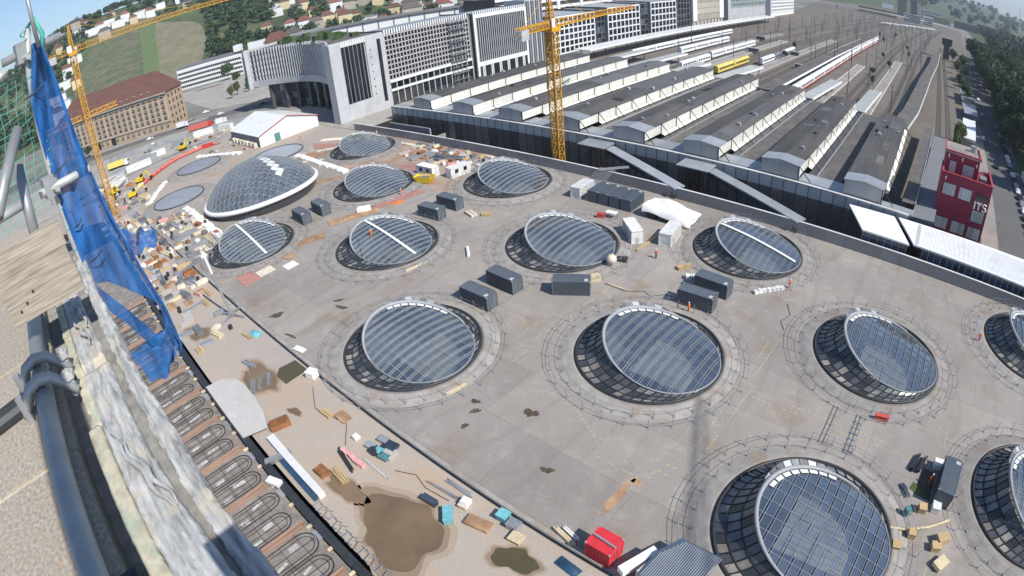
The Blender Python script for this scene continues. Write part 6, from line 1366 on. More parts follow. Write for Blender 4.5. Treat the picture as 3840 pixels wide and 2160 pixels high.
for nm, lb, ct, x, y, l, wd, h, a, m in IT:
    t = thing(nm, lb, ct, (x, y, .02), a)
    if ct in ('beams', 'planks', 'steel bars', 'beam', 'timber', 'boards', 'blocks', 'bales', 'formwork', 'rack', 'stack', 'steel', 'bags'):
        n = 4 if ct not in ('blocks', 'stack') else 7; along = ct in ('blocks', 'stack', 'bags')
        for k in range(n):
            if along: MB().obox((-l / 2 + (k + .5) * l / n, rnd.uniform(-.1, .1)), l / n * .85, wd, h * rnd.uniform(.75, 1), rnd.uniform(-.12, .12), 0).build('piece', m, t)
            else: MB().obox((rnd.uniform(-.15, .15) * l * .4, -wd / 2 + (k + .5) * wd / n), l * rnd.uniform(.85, 1), wd / n * .82, h * rnd.uniform(.7, 1), rnd.uniform(-.03, .03), 0).build('piece', m, t)
    elif ct in ('tarpaulin', 'net', 'mat', 'bags'):
        rows = [[(u * l / 2, v * wd / 2, max(0, h * (1 - (u * u) * .9) * (1 - v * v * .9) * (.75 + .35 * math.sin(7 * u + 5 * v)))) for u in (-1, -.6, -.2, .2, .6, 1)] for v in (-1, -.5, 0, .5, 1)]
        MB().grid(rows).build('sheet', m, t, True)
    elif ct in ('drum',): MB().tube((0, 0, 0), (0, 0, h), l / 2, 12).build('drum_body', m, t); MB().tube((0, 0, h), (0, 0, h + .05), l / 2 * .9, 12).build('lid', m, t)
    elif ct == 'roll': MB().tube((-l / 2, 0, h / 2), (l / 2, 0, h / 2), h / 2, 10).build('roll_body', m, t)
    elif ct == 'table':
        MB().box(-l / 2, l / 2, -wd / 2, wd / 2, h - .12, h).build('top', m, t)
        for sx in (-1, 1):
            for sy in (-1, 1): MB().box(sx * l * .44 - .06, sx * l * .44 + .06, sy * wd * .42 - .06, sy * wd * .42 + .06, 0, h - .12).build('leg', 'galv', t)
    else:
        MB().box(-l / 2, l / 2, -wd / 2, wd / 2, .08, h * .86).build('box_body', m, t); MB().box(-l / 2 - .04, l / 2 + .04, -wd / 2 - .04, wd / 2 + .04, h * .86, h).build('lid', m, t)
        MB().box(-l / 2, l / 2, -wd / 2, -wd / 2 + .15, 0, .08).build('skid', 'timber', t); MB().box(-l / 2, l / 2, wd / 2 - .15, wd / 2, 0, .08).build('skid', 'timber', t)
tag(MB().path([(9.9, 43.6, .35), (12.5, 44.3, .4), (15, 45.8, .4), (17.6, 48.0, .35)], .16, 8).build('curved_pipe', 'timber_pale'), 'curved pale yellow pipe between two light eyes', 'pipe')
slab('shadow_patch', [(11.8, 50.2), (14.3, 49.9), (14.3, 54.6), (12.5, 54.8)], .006, .03, 'hole'); tag(bpy.data.objects['shadow_patch'], 'dark patch painted as shade left of the lone container', 'mat')  # container's cast shadow painted as a flat dark patch
tag(MB().path([(-46.2, 72.2, 1.5 + .9 * math.sin(a)) for a in (-1.5, -1, -.5, 0, .5, 1, 1.5)], [.08, .5, .82, .95, .82, .5, .08], 14).build('pink_ball', 'cream', None, True), 'big pale pink ball resting on the edge of a light eye', 'ball')
# white tarpaulin over stored goods by the wall
t = thing('white_tarpaulin', 'big white tarpaulin draped over goods beside the container row', 'tarpaulin')
rows = []
for i in range(9):
    row = []
    for j in range(13):
        u, v = i / 8, j / 12; x = -52 + 11 * v; y = 92.2 + 6 * u; z = 2.4 - 1.5 * max(0, v - .55) * 2 + .25 * math.sin(9 * v + 5 * u) - (1.2 if i == 0 else 0); row.append((x, y - (.0 if i else -.3), max(.3, z)))
    rows.append(row)
MB().grid(rows).build('sheet', 'foam_white', t, True)
for k in range(4): MB().box(-51 + k * 2.5, -49 + k * 2.5, 93, 97.4, .02, 1.9 - .3 * k).build('covered_goods', 'dark_steel', t)
# stepped props at the walkway bridge on the wall, walkway between eyes
t = thing('site_bridge', 'pale scaffold footbridge over the wall beside the white container', 'bridge', (-69, 101, 0))
for k in range(9): MB().bar((-3 + k * .5, 0, 0), (-1 + k * .5, 4, 3.2), .1).build('stay', 'galv', t)
MB().bar((-1, 3, 2.8), (4.5, 7.5, 3.2), 1.4, .12).build('deck_plank', 'galv', t)
t = thing('walkway', 'scaffold walkway linking the nearest light eye with the next one', 'walkway', (0, 0, 0))
for x in (-1.3, 2.2):
    for z in (.5, 1.1): MB().bar((x, 52, z), (x, 59.5, z), .07).build('rail', 'galv', t)
    for k in range(5): MB().bar((x, 52 + k * 1.85, 0), (x, 52 + k * 1.85, 1.2), .07).build('post', 'galv', t)
for k in range(6): MB().bar((1.0, 52.5 + k * 1.1, .06), (2.2, 52.5 + k * 1.1, .06), .3, .06).build('tread', 'galv', t)
# rows of precast blocks leading to the dome
for i, (x0, y0, x1, y1, n, lb) in enumerate([(-170.9, 78.4, -134.5, 76.6, 26, 'pale precast block in the row between dome and farthest light eye'), (-163.7, 36.4, -130.5, 35.0, 20, 'pale precast block in the row below the dome'), (-200, 70.5, -222, 60, 16, 'pale block in the row around the far covered eye'), (-205, 40, -188, 30, 9, 'pale block in the row around the near covered eye')]):
    for k in range(n):
        f = k / (n - 1); tag(MB().obox((x0 + (x1 - x0) * f + rnd.uniform(-.2, .2), y0 + (y1 - y0) * f + rnd.uniform(-.3, .3)), 1.0, 1.9 + rnd.uniform(0, .5), .7, HP * .15 + rnd.uniform(-.1, .1), .02).build('precast_block', 'foam_white'), lb, 'block', lb.replace('pale', 'pale rows,').split(' in ')[0] + 's row %s' % 'abcd'[i])
# stored building material in the left yard: every piece placed singly
rg = random.Random(77); KIND = [('cream_block', 'cream', .6, 1.6, 1.0), ('timber_stack', 'timber_pale', .5, 4.2, 1.3), ('steel_rack', 'zinc', .5, 3.6, 1.4), ('concrete_slab', 'pale_concrete', .3, 2.6, 1.6), ('steel_rack', 'galv', .5, 2.4, 1.0), ('grey_box', 'skirt_grey', .7, 1.6, 1.2), ('timber_stack', 'timber', .5, 2.6, 1.0), ('steel_rack', 'galv', .6, 3.5, 1.2), ('white_sack', 'foam_white', .9, 1.2, 1.0), ('formwork_sheet', 'ply_brown', .3, 2.8, 1.4), ('rust_bin', 'rust', .8, 1.8, 1.2), ('cream_block', 'cream', .7, 1.8, 1.0), ('grey_box', 'skirt_grey', .8, 1.8, 1.3), ('orange_barrier', 'pink', .7, 2.0, .4), ('dark_drum', 'dark_steel', .9, .9, .9), ('concrete_slab', 'pale_concrete', .3, 3.2, 1.8)]
ADJ = dict(timber_stack='small stack of brown timber', steel_rack='rack of galvanised parts', white_sack='white bulk sack', formwork_sheet='brown formwork sheet', rust_bin='rusty steel bin', cream_block='cream stone block', grey_box='dark grey tool box', orange_barrier='faded red barrier', dark_drum='black drum', concrete_slab='pale concrete slab')
ZONES = [((-185, -108), (12.8, 23.3), 190, 'on the strip left of the mast'), ((-172, -122), (25, 36), 80, 'below the glass dome'), ((-250, -186), (14, 32), 90, 'near the left crane foot'), ((-238, -200), (66, 82), 22, 'beside the white tent'), ((-132, -95), (93, 103), 66, 'stored by the grey wall'), ((-110, -86), (10.5, 22), 22, 'on the strip beside the light mast'), ((-262, -240), (60, 100), 26, 'at the yard fence'), ((-60, -24), (10.2, 22.5), 10, 'on the sandy strip')]
occ = []
for (xa, xb), (ya, yb), n, wh in ZONES:
    c = 0
    for it in range(n * 6):
        x, y = rg.uniform(xa, xb), rg.uniform(ya, yb)
        if any((x - a) ** 2 + (y - d) ** 2 < 3.0 for a, d in occ) or any(math.hypot(x - a, y - d) < 14 for a, d in FLAT) or math.hypot(x + 91.9, y - 21.9) < 3.5 or (wh == 'on the sandy strip' and math.hypot(x + 34, y - 15) < 6): continue
        occ.append((x, y)); nm, m, h, l, wd = rg.choice(KIND); a = rg.choice([0, 0, HP, HP, .05, 1.5, .2, 1.3, rg.uniform(0, 3)]); l *= rg.uniform(.6, 1.7); wd *= rg.uniform(.8, 1.2); h *= rg.uniform(.7, 1.5)
        t = thing(nm, ('long ' if l > 2.6 else 'short ' if l < 1.5 else '') + ADJ[nm] + ' ' + wh + (' by the joint' if 'strip' in wh and y > 18 else ' by the beam' if 'strip' in wh else ' left part' if x < (xa + xb) / 2 else ' right part'), nm.split('_')[-1], (x, y, .03), a, 'stored material ' + wh)
        if nm in ('timber_stack', 'steel_rack'):
            for k in range(3): MB().box(-l / 2 + rg.uniform(0, .2), l / 2, -wd / 2 + k * wd / 3, -wd / 2 + (k + .8) * wd / 3, 0, h * rg.uniform(.6, 1)).build('piece', m, t)
        elif nm == 'dark_drum': MB().tube((0, 0, 0), (0, 0, h), .4, 10).build('drum_body', m, t)
        elif nm == 'white_sack': MB().path([(0, 0, 0), (0, 0, h * .45), (0, 0, h * .8), (0, 0, h * .85)], [l * .5, l * .56, l * .42, l * .1], 4).build('sack', m, t)
        else: MB().box(-l / 2, l / 2, -wd / 2, wd / 2, .0, h * .8).build('body', m, t); MB().box(-l * .45, l * .45, -wd * .45, wd * .45, h * .8, h).build('top', m, t)
        c += 1
        if c >= n: break
for i, (pts, lb) in enumerate([([(-40, 66.8), (-37.5, 68.6), (-36, 67.8), (-34, 69.8), (-31.5, 69.2), (-30.8, 67.2)], 'thin dark cable winding towards the central light eye'), ([(-16, 78.5), (-14.6, 75.8), (-15.4, 73.2), (-14.2, 71.4)], 'dark cable hanging off the wall side light eye fence'), ([(-41, 20), (-38.6, 21.2), (-36.4, 20.6), (-33, 21)], 'dark hose on the sandy strip above the big puddle'), ([(-62, 21.8), (-58, 19.6), (-52, 20.8), (-49, 18.4)], 'thin hose crossing the sandy strip')]):
    tag(MB().path([(x, y, .05) for x, y in pts], .045, 5).build('cable', 'dark_steel'), lb, 'cable')
# fence panels of the yard edge
t = thing('site_fence', 'grey panelled site fence along the road edge of the yard', 'fence')
FP = [(-300, 28), (-262, 92), (-246, 112)]
for a, c in zip(FP, FP[1:]):
    n = int(math.dist(a, c) / 2.6); A = Vector(a); C = Vector(c)
    for k in range(n):
        p = A.lerp(C, k / n); q = A.lerp(C, (k + .94) / n); MB().bar((p.x, p.y, 1.05), (q.x, q.y, 1.05), .08, 2.0).build('fence_panel', 'zinc', t)
# dark beam and scrap railing between strip and station floor, concrete cover slab
def eline(x): return 12.9 + (x + 150) * (9.4 - 12.9) / 119
t = thing('edge_beam', 'long dark steel beam along the near edge of the sandy strip', 'beam')
for k in range(19):
    x = -162 + 8 * k; MB().prism([(x, eline(x) - 1.6), (x + 7.95, eline(x + 8) - 1.6), (x + 7.95, eline(x + 8) - .55), (x, eline(x) - .55)], .02, .5).build('beam_segment', 'dark_steel', t)
tag(MB().prism([(-75.2, 9.4), (-74.6, 12.4), (-73, 13.8), (-70.4, 14.4), (-66, 14.2), (-62.2, 13.6), (-59.4, 12.6), (-60.4, 8.9)], lambda x, y: .55, lambda x, y: .8 + .25 * math.sin((x + 75) * .2)).build('concrete_cover', 'pale_concrete'), 'large pale concrete cover slab bridging the dark beam', 'slab')
t = thing('trench_cover', 'long white trough cover beside the dark beam', 'trough')
MB().prism([(-57.5, 11.4), (-44.2, 11.0), (-44.2, 11.9), (-57.5, 12.5)], .05, .9).build('cover', 'coping', t); MB().prism([(-54, 10.65), (-44.5, 10.35), (-44.5, 10.9), (-54, 11.3)], .0, .3).build('slot', 'blue_tarp', t)
for k in range(16):
    x = -44 + k * 1.0; t = thing('flat_scaffold', 'flat scaffold frame stacked along the dark beam', 'scaffold', (x, eline(x) + .5, .05), .2 * (k % 3), 'scaffold frames along the beam')
    for s in (-.5, .5): MB().bar((-.4, s, .2), (.8, s, .2 + .03 * k % .3), .07).build('frame_tube', 'galv', t)
    MB().bar((.1, -.5, .25), (.1, .5, .25), .07).build('cross_tube', 'galv', t)
tag(MB().obox((-50.2, 8.2), 2.0, 1.0, .5, .4, .5).build('white_board', 'foam_white'), 'torn white board lying on the dark beam', 'board')

# ================================================================== STATION FLOOR BELOW THE TOWER, AND THE TOWER LEDGE IN FRONT
sheet('station_floor', [(-170, -40), (80, -40), (80, 4.6), (-31, 7.9), (-170, 11.9)], [], -.25, 'hole') if False else None
mat('floor_plate', (.235, .205, .18), var=.25, scale=.8, stain=(.34, .31, .28), stain_scale=.5, rand=.1)
mat('pipe_black', (.03, .03, .032), rough=.5, var=.2)
mat('beam_orange', (.34, .225, .165), var=.25, scale=2, stretch=(1, .2, 1), rand=.12)
struct(slab('station_floor', [(-170, -45), (80, -45), (80, 4.4), (-31, 7.7), (-170, 11.7)], -.3, -.2, 'floor_plate'))
def bay(k):
    """one bay of the floor: brown double beam, heating loops of black pipe, pale pads"""
    x = -118.5 + k * 8.4; ye = eline(x) - 2.0; y0 = -1.0
    t = thing('floor_beam', 'brown steel floor beam between black pipe loops beside the ledge', 'beam', (x, 0, -.2), 0, 'floor beams of the station')
    MB().box(-.5, -.12, y0, ye - .2, 0, .35).build('flange', 'beam_orange', t); MB().box(.1, .42, y0, ye - .5, 0, .35).build('flange', 'beam_orange', t); MB().box(-.12, .1, y0, ye - .2, 0, .22).build('web', 'rust', t)
    for j, (xa, xb) in enumerate(((.95 + rnd.uniform(-.2, .3), 4.0 + rnd.uniform(-.3, .2)), (4.5 + rnd.uniform(-.2, .2), 7.6 + rnd.uniform(-.3, .1)))):
        p = thing('pipe_loop', 'black heating pipe loop laid between floor beams', 'pipe', (x, 0, -.19), 0, 'heating pipe loops'); r = (xb - xa) / 2; c = (xa + xb) / 2; yt = ye - .3 - .5 * (j % 2) + rnd.uniform(-.35, .25); yb = y0 + 1.6
        for q in (0, .5):
            rr = r - q; pts = [(c - rr * math.cos(a), yt - r + rr * math.sin(a), .07) for a in (0, .4, .8, 1.2, 1.57, 1.94, 2.34, 2.74, 3.14)] + [(c - rr * math.cos(a), yb + rr * .5 * math.sin(a), .07) for a in (3.14, 3.7, 4.2, 4.71, 5.2, 5.7, 6.28)]
            MB().path(pts, .075 if q == 0 else .045, 6, True).build('loop', 'pipe_black', p)
        for q in range(3): MB().bar((xa - .4, yt - 1.9 - q * 2.4, .05), (xb + .4, yt - 1.9 - q * 2.4, .05), .06).build('tie', 'pipe_black', p)
        MB().bar((c, yt, .06), (c, yb, .06), .05).build('tie', 'pipe_black', p)
        for q in range(2): tag(MB().obox((x + c + (.7 if q else -.6), yt - 2.9 - q * 2.5), .3 + rnd.uniform(0, .4), 1.2 + rnd.uniform(0, .9), .05, rnd.uniform(-.2, .3), -.19).build('pale_pad', 'pad_grey'), 'pale smeared pad inside a heating pipe loop', 'pad', 'pads inside the pipe loops')
    tag(MB().obox((x + 2.4, ye + .1), 1.5, .8, .12, 0, -.19).build('end_pad', 'zinc'), 'grey plastic pad at the head of the pipe loops', 'pad', 'pads at the loop heads')
    for q in (0, 4.2): tag(MB().obox((x + .9 + q, ye + .35), .35, 1.4, .2, 0, -.05).build('timber_sleeper', 'timber_pale'), 'pale timber sleeper under the dark beam', 'timber', 'sleepers under the beam')
mat('pad_grey', (.48, .47, .45), var=.3, scale=3, stain=(.3, .26, .22), stain_scale=2)
for k in range(14): bay(k)
# tower masonry below the ledge
t = thing('tower', 'sunlit stone tower top that carries the ledge', 'tower', (0, 0, 0))
MB().box(-5.2, 16, -16, -.06, 0, 48.62).build('shaft', 'facade_stone', t)
t = thing('stone_ledge', 'rough beige stone ledge of the tower parapet with pale joints', 'ledge', (0, 0, 0))
xs = [.06 - k * .84 for k in range(7)]
for a, c in zip(xs, xs[1:]): MB().box(c + .012, a - .012, -1.7, -.30, 48.64, 49.0).build('stone', 'stone_ledge', t)
MB().box(xs[-1], xs[0], -1.7, -.31, 48.63, 48.992).build('joint', 'parapet_mortar', t)
MB().box(-4.2, .3, -.30, -.055, 48.64, 48.93).build('bed_strip', 'shade_stone', t)
# weathered covering of the outer edge: flat strips with broken rims and fine relief
from mathutils import noise as NZ_
def rough(name, x0, x1, y0, y1, z, th, m, parent, seed, rag0=.004, rag1=.004, relief=.004, nx=150, ny=12):
    rows = []
    for j in range(ny + 1):
        v = j / ny; row = []
        for i in range(nx + 1):
            x = x0 + (x1 - x0) * i / nx; a = y0(x) if callable(y0) else y0; c = y1(x) if callable(y1) else y1
            a += rag0 * (NZ_.fractal(Vector((x * 14, seed, 0)), .6, 2.2, 5)); c += rag1 * (NZ_.fractal(Vector((x * 14, seed + 9, 0)), .6, 2.2, 5)); y = a + (c - a) * v
            h = NZ_.fractal(Vector((x * 12, y * 60, seed)), .8, 2.1, 4) * relief * .6 + (.0 if NZ_.noise(Vector((x * 2.2, y * 22, seed + 3))) > .05 else -relief * 1.1)
            row.append((x, y, z + h - (.006 if j in (0, ny) else 0)))
        rows.append(row)
    b = MB(); n = nx + 1; top = [p for r in rows for p in r]; ring = [j * n for j in range(ny)] + [ny * n + i for i in range(nx)] + [j * n + nx for j in range(ny, 0, -1)] + [i for i in range(nx, 0, -1)]
    fs = [(j * n + i, j * n + i + 1, (j + 1) * n + i + 1, (j + 1) * n + i) for j in range(ny) for i in range(nx)]
    lo = [(top[k][0], top[k][1], z - th) for k in ring]; N = len(top)
    fs += [(ring[k], ring[(k + 1) % len(ring)], N + (k + 1) % len(ring), N + k) for k in range(len(ring))]
    return b.add(top + lo, fs).build(name, m, parent, True)
t = thing('lead_flashing', 'weathered peeling covering strips along the outer edge of the ledge', 'flashing')
rough('inner_strip', -1.66, -.35, -.243, -.188, 49.01, .08, 'flashing_green', t, 1, .0015, .004, .0025)
rough('broken_strip', -2.02, -1.67, -.222, -.18, 49.005, .08, 'flashing_green', t, 2, .016, .004, .003)
rough('broken_strip', -3.5, -2.09, -.225, -.185, 49.008, .08, 'flashing_green', t, 3, .007, .004, .003)
rough('main_sheet', -2.02, -.35, -.186, lambda x: -.062 - .012 * math.sin(x * 3), 49.012, .08, 'flashing', t, 4, .003, .009, .008, 220, 22)
rough('main_sheet', -3.9, -2.09, -.183, lambda x: -.075 - .01 * math.sin(x * 4), 49.012, .08, 'flashing', t, 5, .003, .010, .008, 200, 20)
rough('outer_strip', -3.6, -.35, -.036, lambda x: .022 + .008 * math.sin(x * 7), 48.985, .12, 'flashing', t, 6, .012, .014, .009, 260, 12)
rough('gap_bed', -4.1, -.3, -.10, -.02, 48.955, .05, 'shade_stone', t, 7, 0, 0, .002, 60, 3)
for k, (xa, xb, ya, yb) in enumerate([(-1.55, -1.08, -.165, -.085), (-1.5, -1.12, -.145, -.07), (-2.5, -2.2, -.15, -.10), (-2.7, -2.35, -.12, -.085)]):
    pts = [Vector((xa + (xb - xa) * u / 12, ya + (yb - ya) * u / 12 + .008 * math.sin(u * 1.3 + k), 49.024)) for u in range(13)]
    MB().path(pts, [.002 + .009 * math.sin(PI * u / 12) for u in range(13)], 5).build('torn_fold', 'flashing', t, True)
# the pipe on the ledge with its couplers
t = thing('scaffold_tube', 'grey scaffold tube lying along the stone ledge', 'tube')
MB().tube((-3.4, -.335, 49.06), (.25, -.385, 49.06), .040, 16).build('tube_wall', 'tube', t, True)
t = thing('coupler', 'pair of forged steel coupler straps clamping the tube on the ledge', 'coupler')
for x in (-2.12, -1.94):
    MB().path([(x - .02, -.47, 49.02), (x, -.43, 49.07), (x, -.40, 49.11), (x, -.35, 49.125), (x, -.30, 49.11), (x, -.26, 49.06), (x + .02, -.22, 49.02)], [.02, .024, .024, .024, .024, .022, .018], 8).build('strap', 'tube', t, True)
    MB().tube((x, -.235, 49.0), (x, -.235, 49.10), .018, 6).build('bolt', 'tube_bright', t); MB().tube((x, -.455, 49.0), (x, -.455, 49.11), .018, 6).build('bolt', 'tube', t)
    MB().tube((x, -.235, 49.07), (x, -.235, 49.09), .032, 6).build('nut', 'tube_bright', t)
tag(MB().tube((-2.05, -.45, 49.02), (-1.90, -1.6, 49.03), .045, 12).build('cross_tube', 'dark_steel'), 'short cross tube coloured dark as if shaded, running off the coupler', 'tube')  # dark steel colour imitates the shade on this tube
tag(MB().box(-1.02, -.97, -.32, -.26, 48.99, 49.03).build('bolt_head', 'dark_steel'), 'dark bolt head beside the tube', 'bolt')
# timber board standing on edge, green pole, net and tubes of the scaffold
t = thing('timber_board', 'weathered grey timber board standing on edge above the ledge', 'board', (-2.3, 0, 0))
for k in range(3):
    MB().box(-.05 + .002 * k, .0 - .002 * k, -.385 - .004 * k, -.030 - .006 * (k % 2), 49.20 + k * .1, 49.2985 + k * .1).build('plank', 'old_wood', t)
for y, z in ((-.29, 49.27), (-.245, 49.30), (-.33, 49.25)): MB().tube((-.002, y, z), (.004, y, z), .006, 7).build('nail_hole', 'dark_steel', t)
t = thing('scaffold_upright', 'pale upright tube wrapped with green cord at the left', 'tube', (-3.45, 0, 0))
MB().path([(0, .075, 50.36), (0, .035, 50.1), (0, .02, 49.8), (0, .004, 49.4), (0, .0, 49.05), (0, .012, 48.2)], .022, 10).build('tube_wall', 'tube_bright', t, True)
for k in range(13): MB().path([(.026 * math.cos(a), .05 - .0045 * k + .026 * math.sin(a), 50.3 - k * .13 + .008 * a) for a in [i * .7 for i in range(11)]], .004, 4).build('cord_turn', 'green_cord', t)
MB().path([(.0, .07, 50.36), (.02, .12, 50.40), (.0, .16, 50.30), (.02, .14, 50.2)], .016, 6).build('wrapped_end', 'green_cord', t, True)
for nm, p0, p1, r, m, lb in [('scaffold_tube', (-3.5, -.12, 50.235), (-3.5, .275, 50.245), .026, 'tube', 'short horizontal tube at the top of the upright'), ('scaffold_tube', (-3.3, -.55, 49.45), (-3.35, -.21, 49.45), .027, 'tube_bright', 'left piece of the lower bright horizontal tube'), ('scaffold_tube', (-3.4, -.10, 49.445), (-3.4, .245, 49.45), .027, 'tube_bright', 'right piece of the lower bright horizontal tube'), ('scaffold_tube', (-3.0, -.10, 49.86), (-2.6, -.30, 49.58), .030, 'tube', 'grey diagonal tube at the left edge'), ('scaffold_tube', (-3.1, -.155, 49.68), (-2.9, -.18, 49.36), .030, 'tube', 'second grey diagonal tube behind the timber board'), ('scaffold_tube', (-3.3, .09, 50.62), (-3.3, .12, 50.22), .013, 'tube', 'thin pole rising above the wrapped upright'), ('scaffold_tube', (-3.2, -.20, 50.12), (-3.2, -.09, 50.17), .02, 'tube_bright', 'bright tube stub left of the upright')]:
    o = MB().tube(p0, p1, r, 12).build(nm, m); o.data.polygons.foreach_set('use_smooth', [True] * len(o.data.polygons)); tag(o, lb, 'tube')
t = thing('tube_coupler', 'rusty coupler block joining upright and top tube', 'coupler'); MB().obox((-3.47, .02), .09, .09, .12, .2, 50.18).build('block', 'tube', t); MB().tube((-3.43, .03, 50.2), (-3.38, .05, 50.2), .018, 6).build('bolt', 'tube_bright', t)
t = thing('tube_coupler', 'coupler block joining upright and lower bright tube', 'coupler'); MB().obox((-3.42, -.02), .09, .09, .12, .2, 49.4).build('block', 'tube', t); MB().tube((-3.38, -.0, 49.44), (-3.33, .02, 49.44), .018, 6).build('bolt', 'tube_bright', t)
# blue debris net: hanging sheet with folds, a long hole near its lower end and a loose flap
def net_edge(z):       # outer edge (y) by height
    tab = [(48.02, .30), (48.12, .40), (48.45, .40), (48.8, .34), (49.2, .27), (49.6, .225), (50.0, .185), (50.28, .13)]
    for (z0, y0), (z1, y1) in zip(tab, tab[1:]):
        if z <= z1: return y0 + (y1 - y0) * (z - z0) / (z1 - z0)
    return .13
glassmat('net_sheet', (.05, .22, .55), .0, .5, .55)
nt_ = bpy.data.materials.new('net_weave'); nt_.use_nodes = True; q = nt_.node_tree; b_ = q.nodes['Principled BSDF']
cw = q.nodes.new('ShaderNodeTexCoord').outputs['Object']; b_.inputs['Roughness'].default_value = .75; b_.inputs['Specular IOR Level'].default_value = .15
q.links.new(_mix(q, (.012, .085, .27), (.035, .17, .46), _ramp(q, _noise(q, cw, 5, 5, .6, (1, 6, 1)), [(.3, 0), (.7, 1)])), b_.inputs['Base Color'])
tr = q.nodes.new('ShaderNodeBsdfTransparent'); mx = q.nodes.new('ShaderNodeMixShader'); q.links.new(_ramp(q, _noise(q, cw, 3, 4, .6, (1, 4, 1)), [(.35, .74), (.65, .97)]), mx.inputs[0])
q.links.new(tr.outputs[0], mx.inputs[1]); q.links.new(b_.outputs[0], mx.inputs[2]); q.links.new(mx.outputs[0], q.nodes['Material Output'].inputs[0]); MATS['net_weave'] = nt_
t = thing('blue_net', 'blue debris net hanging beside the upright with a long hole at its foot', 'net', (-3.42, 0, 0))
NZ, NY = 64, 18; rows = []
def net_left(z): return .085 - .08 * min(1, (50.26 - z) / .3) + (.0 if z > 48.7 else (48.7 - z) * .12)
def net_pt(v, z):
    a = net_left(z); e = net_edge(z); i = (50.26 - z) * 28
    return Vector((.05 * math.sin(v * 8 + i * .06) * (.4 + v) + .03 * math.sin(i * .21 + v * 4) + .012 * math.sin(i * .9 + v * 15), a + (e - a) * v, z))
HOLE = lambda z: None if not 48.27 < z < 48.80 else (.10 + .62 * ((48.80 - z) / .53) ** 1.1, .10 + .62 * ((48.80 - z) / .53) ** 1.1 + .46 * math.sin(PI * min(1, (48.80 - z) / .53)) ** .75)
for i in range(NZ + 1):
    z = 50.26 - (50.26 - 48.02) * i / NZ; h = HOLE(z); row = []
    for j in range(NY + 1):
        v = j / NY
        if h: v = h[1] + (1 - h[1]) * v
        row.append(net_pt(v, z))
    rows.append(row)
MB().grid(rows).build('net_cloth', 'net_weave', t, True)
rows = []
for i in range(22):
    z = 48.80 - .53 * i / 21; h = HOLE(min(48.799, max(48.271, z))); rows.append([net_pt(max(0, h[0] - w_) , z) + Vector((.02, 0, 0)) for w_ in (0, .06, .13, .20 + .1 * i / 21)])
MB().grid(rows).build('lower_band', 'net_weave', t, True)
rows = []
for i in range(12):
    z = 48.80 - .62 * i / 11; rows.append([net_pt(w_ * (1 - .8 * i / 11), z) + Vector((.03, -.012, 0)) for w_ in (0, .05, .10)])
MB().grid(rows).build('side_strip', 'net_weave', t, True)
MB().path([Vector((.02, net_edge(z) - .003, z)) for z in [50.24 - k * .08 for k in range(28)]], .009, 6).build('hem', 'net_blue', t, True)
b = MB(); rows = []
for i in range(9):
    u = i / 8; rows.append([(.02 + .05 * math.sin(6 * u + 3 * v), .31 + .20 * u + .01 * math.sin(9 * v), 49.03 - .10 * u - (1 - .75 * u) * .22 * v + .02 * math.sin(14 * u)) for v in (0, .25, .5, .75, 1)])
b.grid(rows).build('loose_flap', 'net_weave', t, True)
for z, y0, y1 in ((49.98, -.03, .1), (49.52, .02, .12), (49.18, .04, .1), (48.95, .05, .15)): MB().path([(.05, y0, z), (.06, (y0 + y1) / 2, z + .01), (.05, y1, z + .035)], .005, 5).build('tie_cord', 'dark_steel', t)
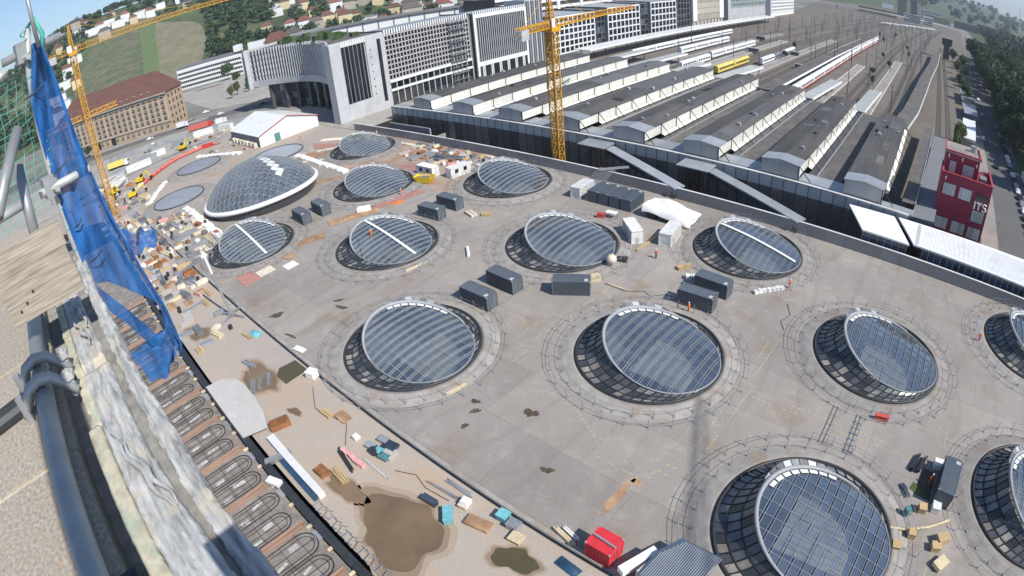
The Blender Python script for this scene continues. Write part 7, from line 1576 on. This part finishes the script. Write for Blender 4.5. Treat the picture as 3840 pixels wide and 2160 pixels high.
# green wide-mesh guard net left of the upright
t = thing('green_mesh', 'green wide mesh safety net stretched left of the upright', 'net', (-3.6, 0, 0))
for k in range(15):
    z = 49.3 + k * .055; MB().path([(.02 * math.sin(k + j), -.55 + j * .09, z + .06 * (j / 6) + .012 * math.sin(k * 2 + j * 1.3)) for j in range(7)], .0022, 4).build('cord', 'green_cord', t)
for k in range(10):
    y = -.52 + k * .058; MB().path([(.02 * math.sin(k + j), y + .012 * math.sin(k + j * 1.7) + .012 * j, 49.3 + .09 * j + .05 * (y + .5)) for j in range(10)], .0022, 4).build('cord', 'green_cord', t)
# scaffold rails above the ledge (their shade falls on tube and ledge) and the camera bracket
t = thing('upper_rail', 'upper scaffold rail above the ledge', 'rail'); MB().tube((3.5, -.405, 51.2), (-.15, -.375, 51.2), .042, 10).build('rail_tube', 'tube', t); MB().box(-.1, 3.5, -.345, -.225, 51.25, 51.29).build('rail_board', 'old_wood', t)
MB().tube((3.4, -.4, 48.9), (3.4, -.4, 51.3), .03, 8).build('post', 'tube', t)
t = thing('camera_bracket', 'camera bracket arm above the ledge', 'bracket'); MB().box(.06, .34, -.07, .08, 49.93, 50.08).build('housing', 'facade_grey', t); MB().box(.18, .28, -.9, -.07, 49.96, 50.02).build('arm', 'tube', t); MB().box(.1, .4, -.75, -.25, 49.3, 49.6).build('junction_box', 'facade_grey', t); MB().box(.2, .26, -.55, -.5, 49.0, 49.96).build('post', 'tube', t)

# summer haze: one closed box of thin even air round everything
hz = MB().box(-14500, 14500, -14500, 14500, -12, 420).build('haze', None); hz['kind'] = 'stuff'
hm = bpy.data.materials.new('haze'); hm.use_nodes = True; q = hm.node_tree; q.nodes.clear()
pv = q.nodes.new('ShaderNodeVolumePrincipled'); pv.inputs['Color'].default_value = (.80, .88, 1, 1); pv.inputs['Density'].default_value = .00013; pv.inputs['Anisotropy'].default_value = .2
oo = q.nodes.new('ShaderNodeOutputMaterial'); q.links.new(pv.outputs[0], oo.inputs['Volume']); hz.data.materials.append(hm)

# fine repeated relief that cannot be picked apart singly
for o in bpy.data.objects:
    if o.parent and o.name.split('.')[0] in ('cross_rib', 'skirt_frame', 'platform_leg', 'rib_grid', 'corrugation', 'roof_rib', 'panel_rib', 'net_cloth'): o['kind'] = 'stuff'
for o in [o for o in bpy.data.objects if o.get('label') == 'x']:
    for c in list(o.children): bpy.data.objects.remove(c)
    bpy.data.objects.remove(o)
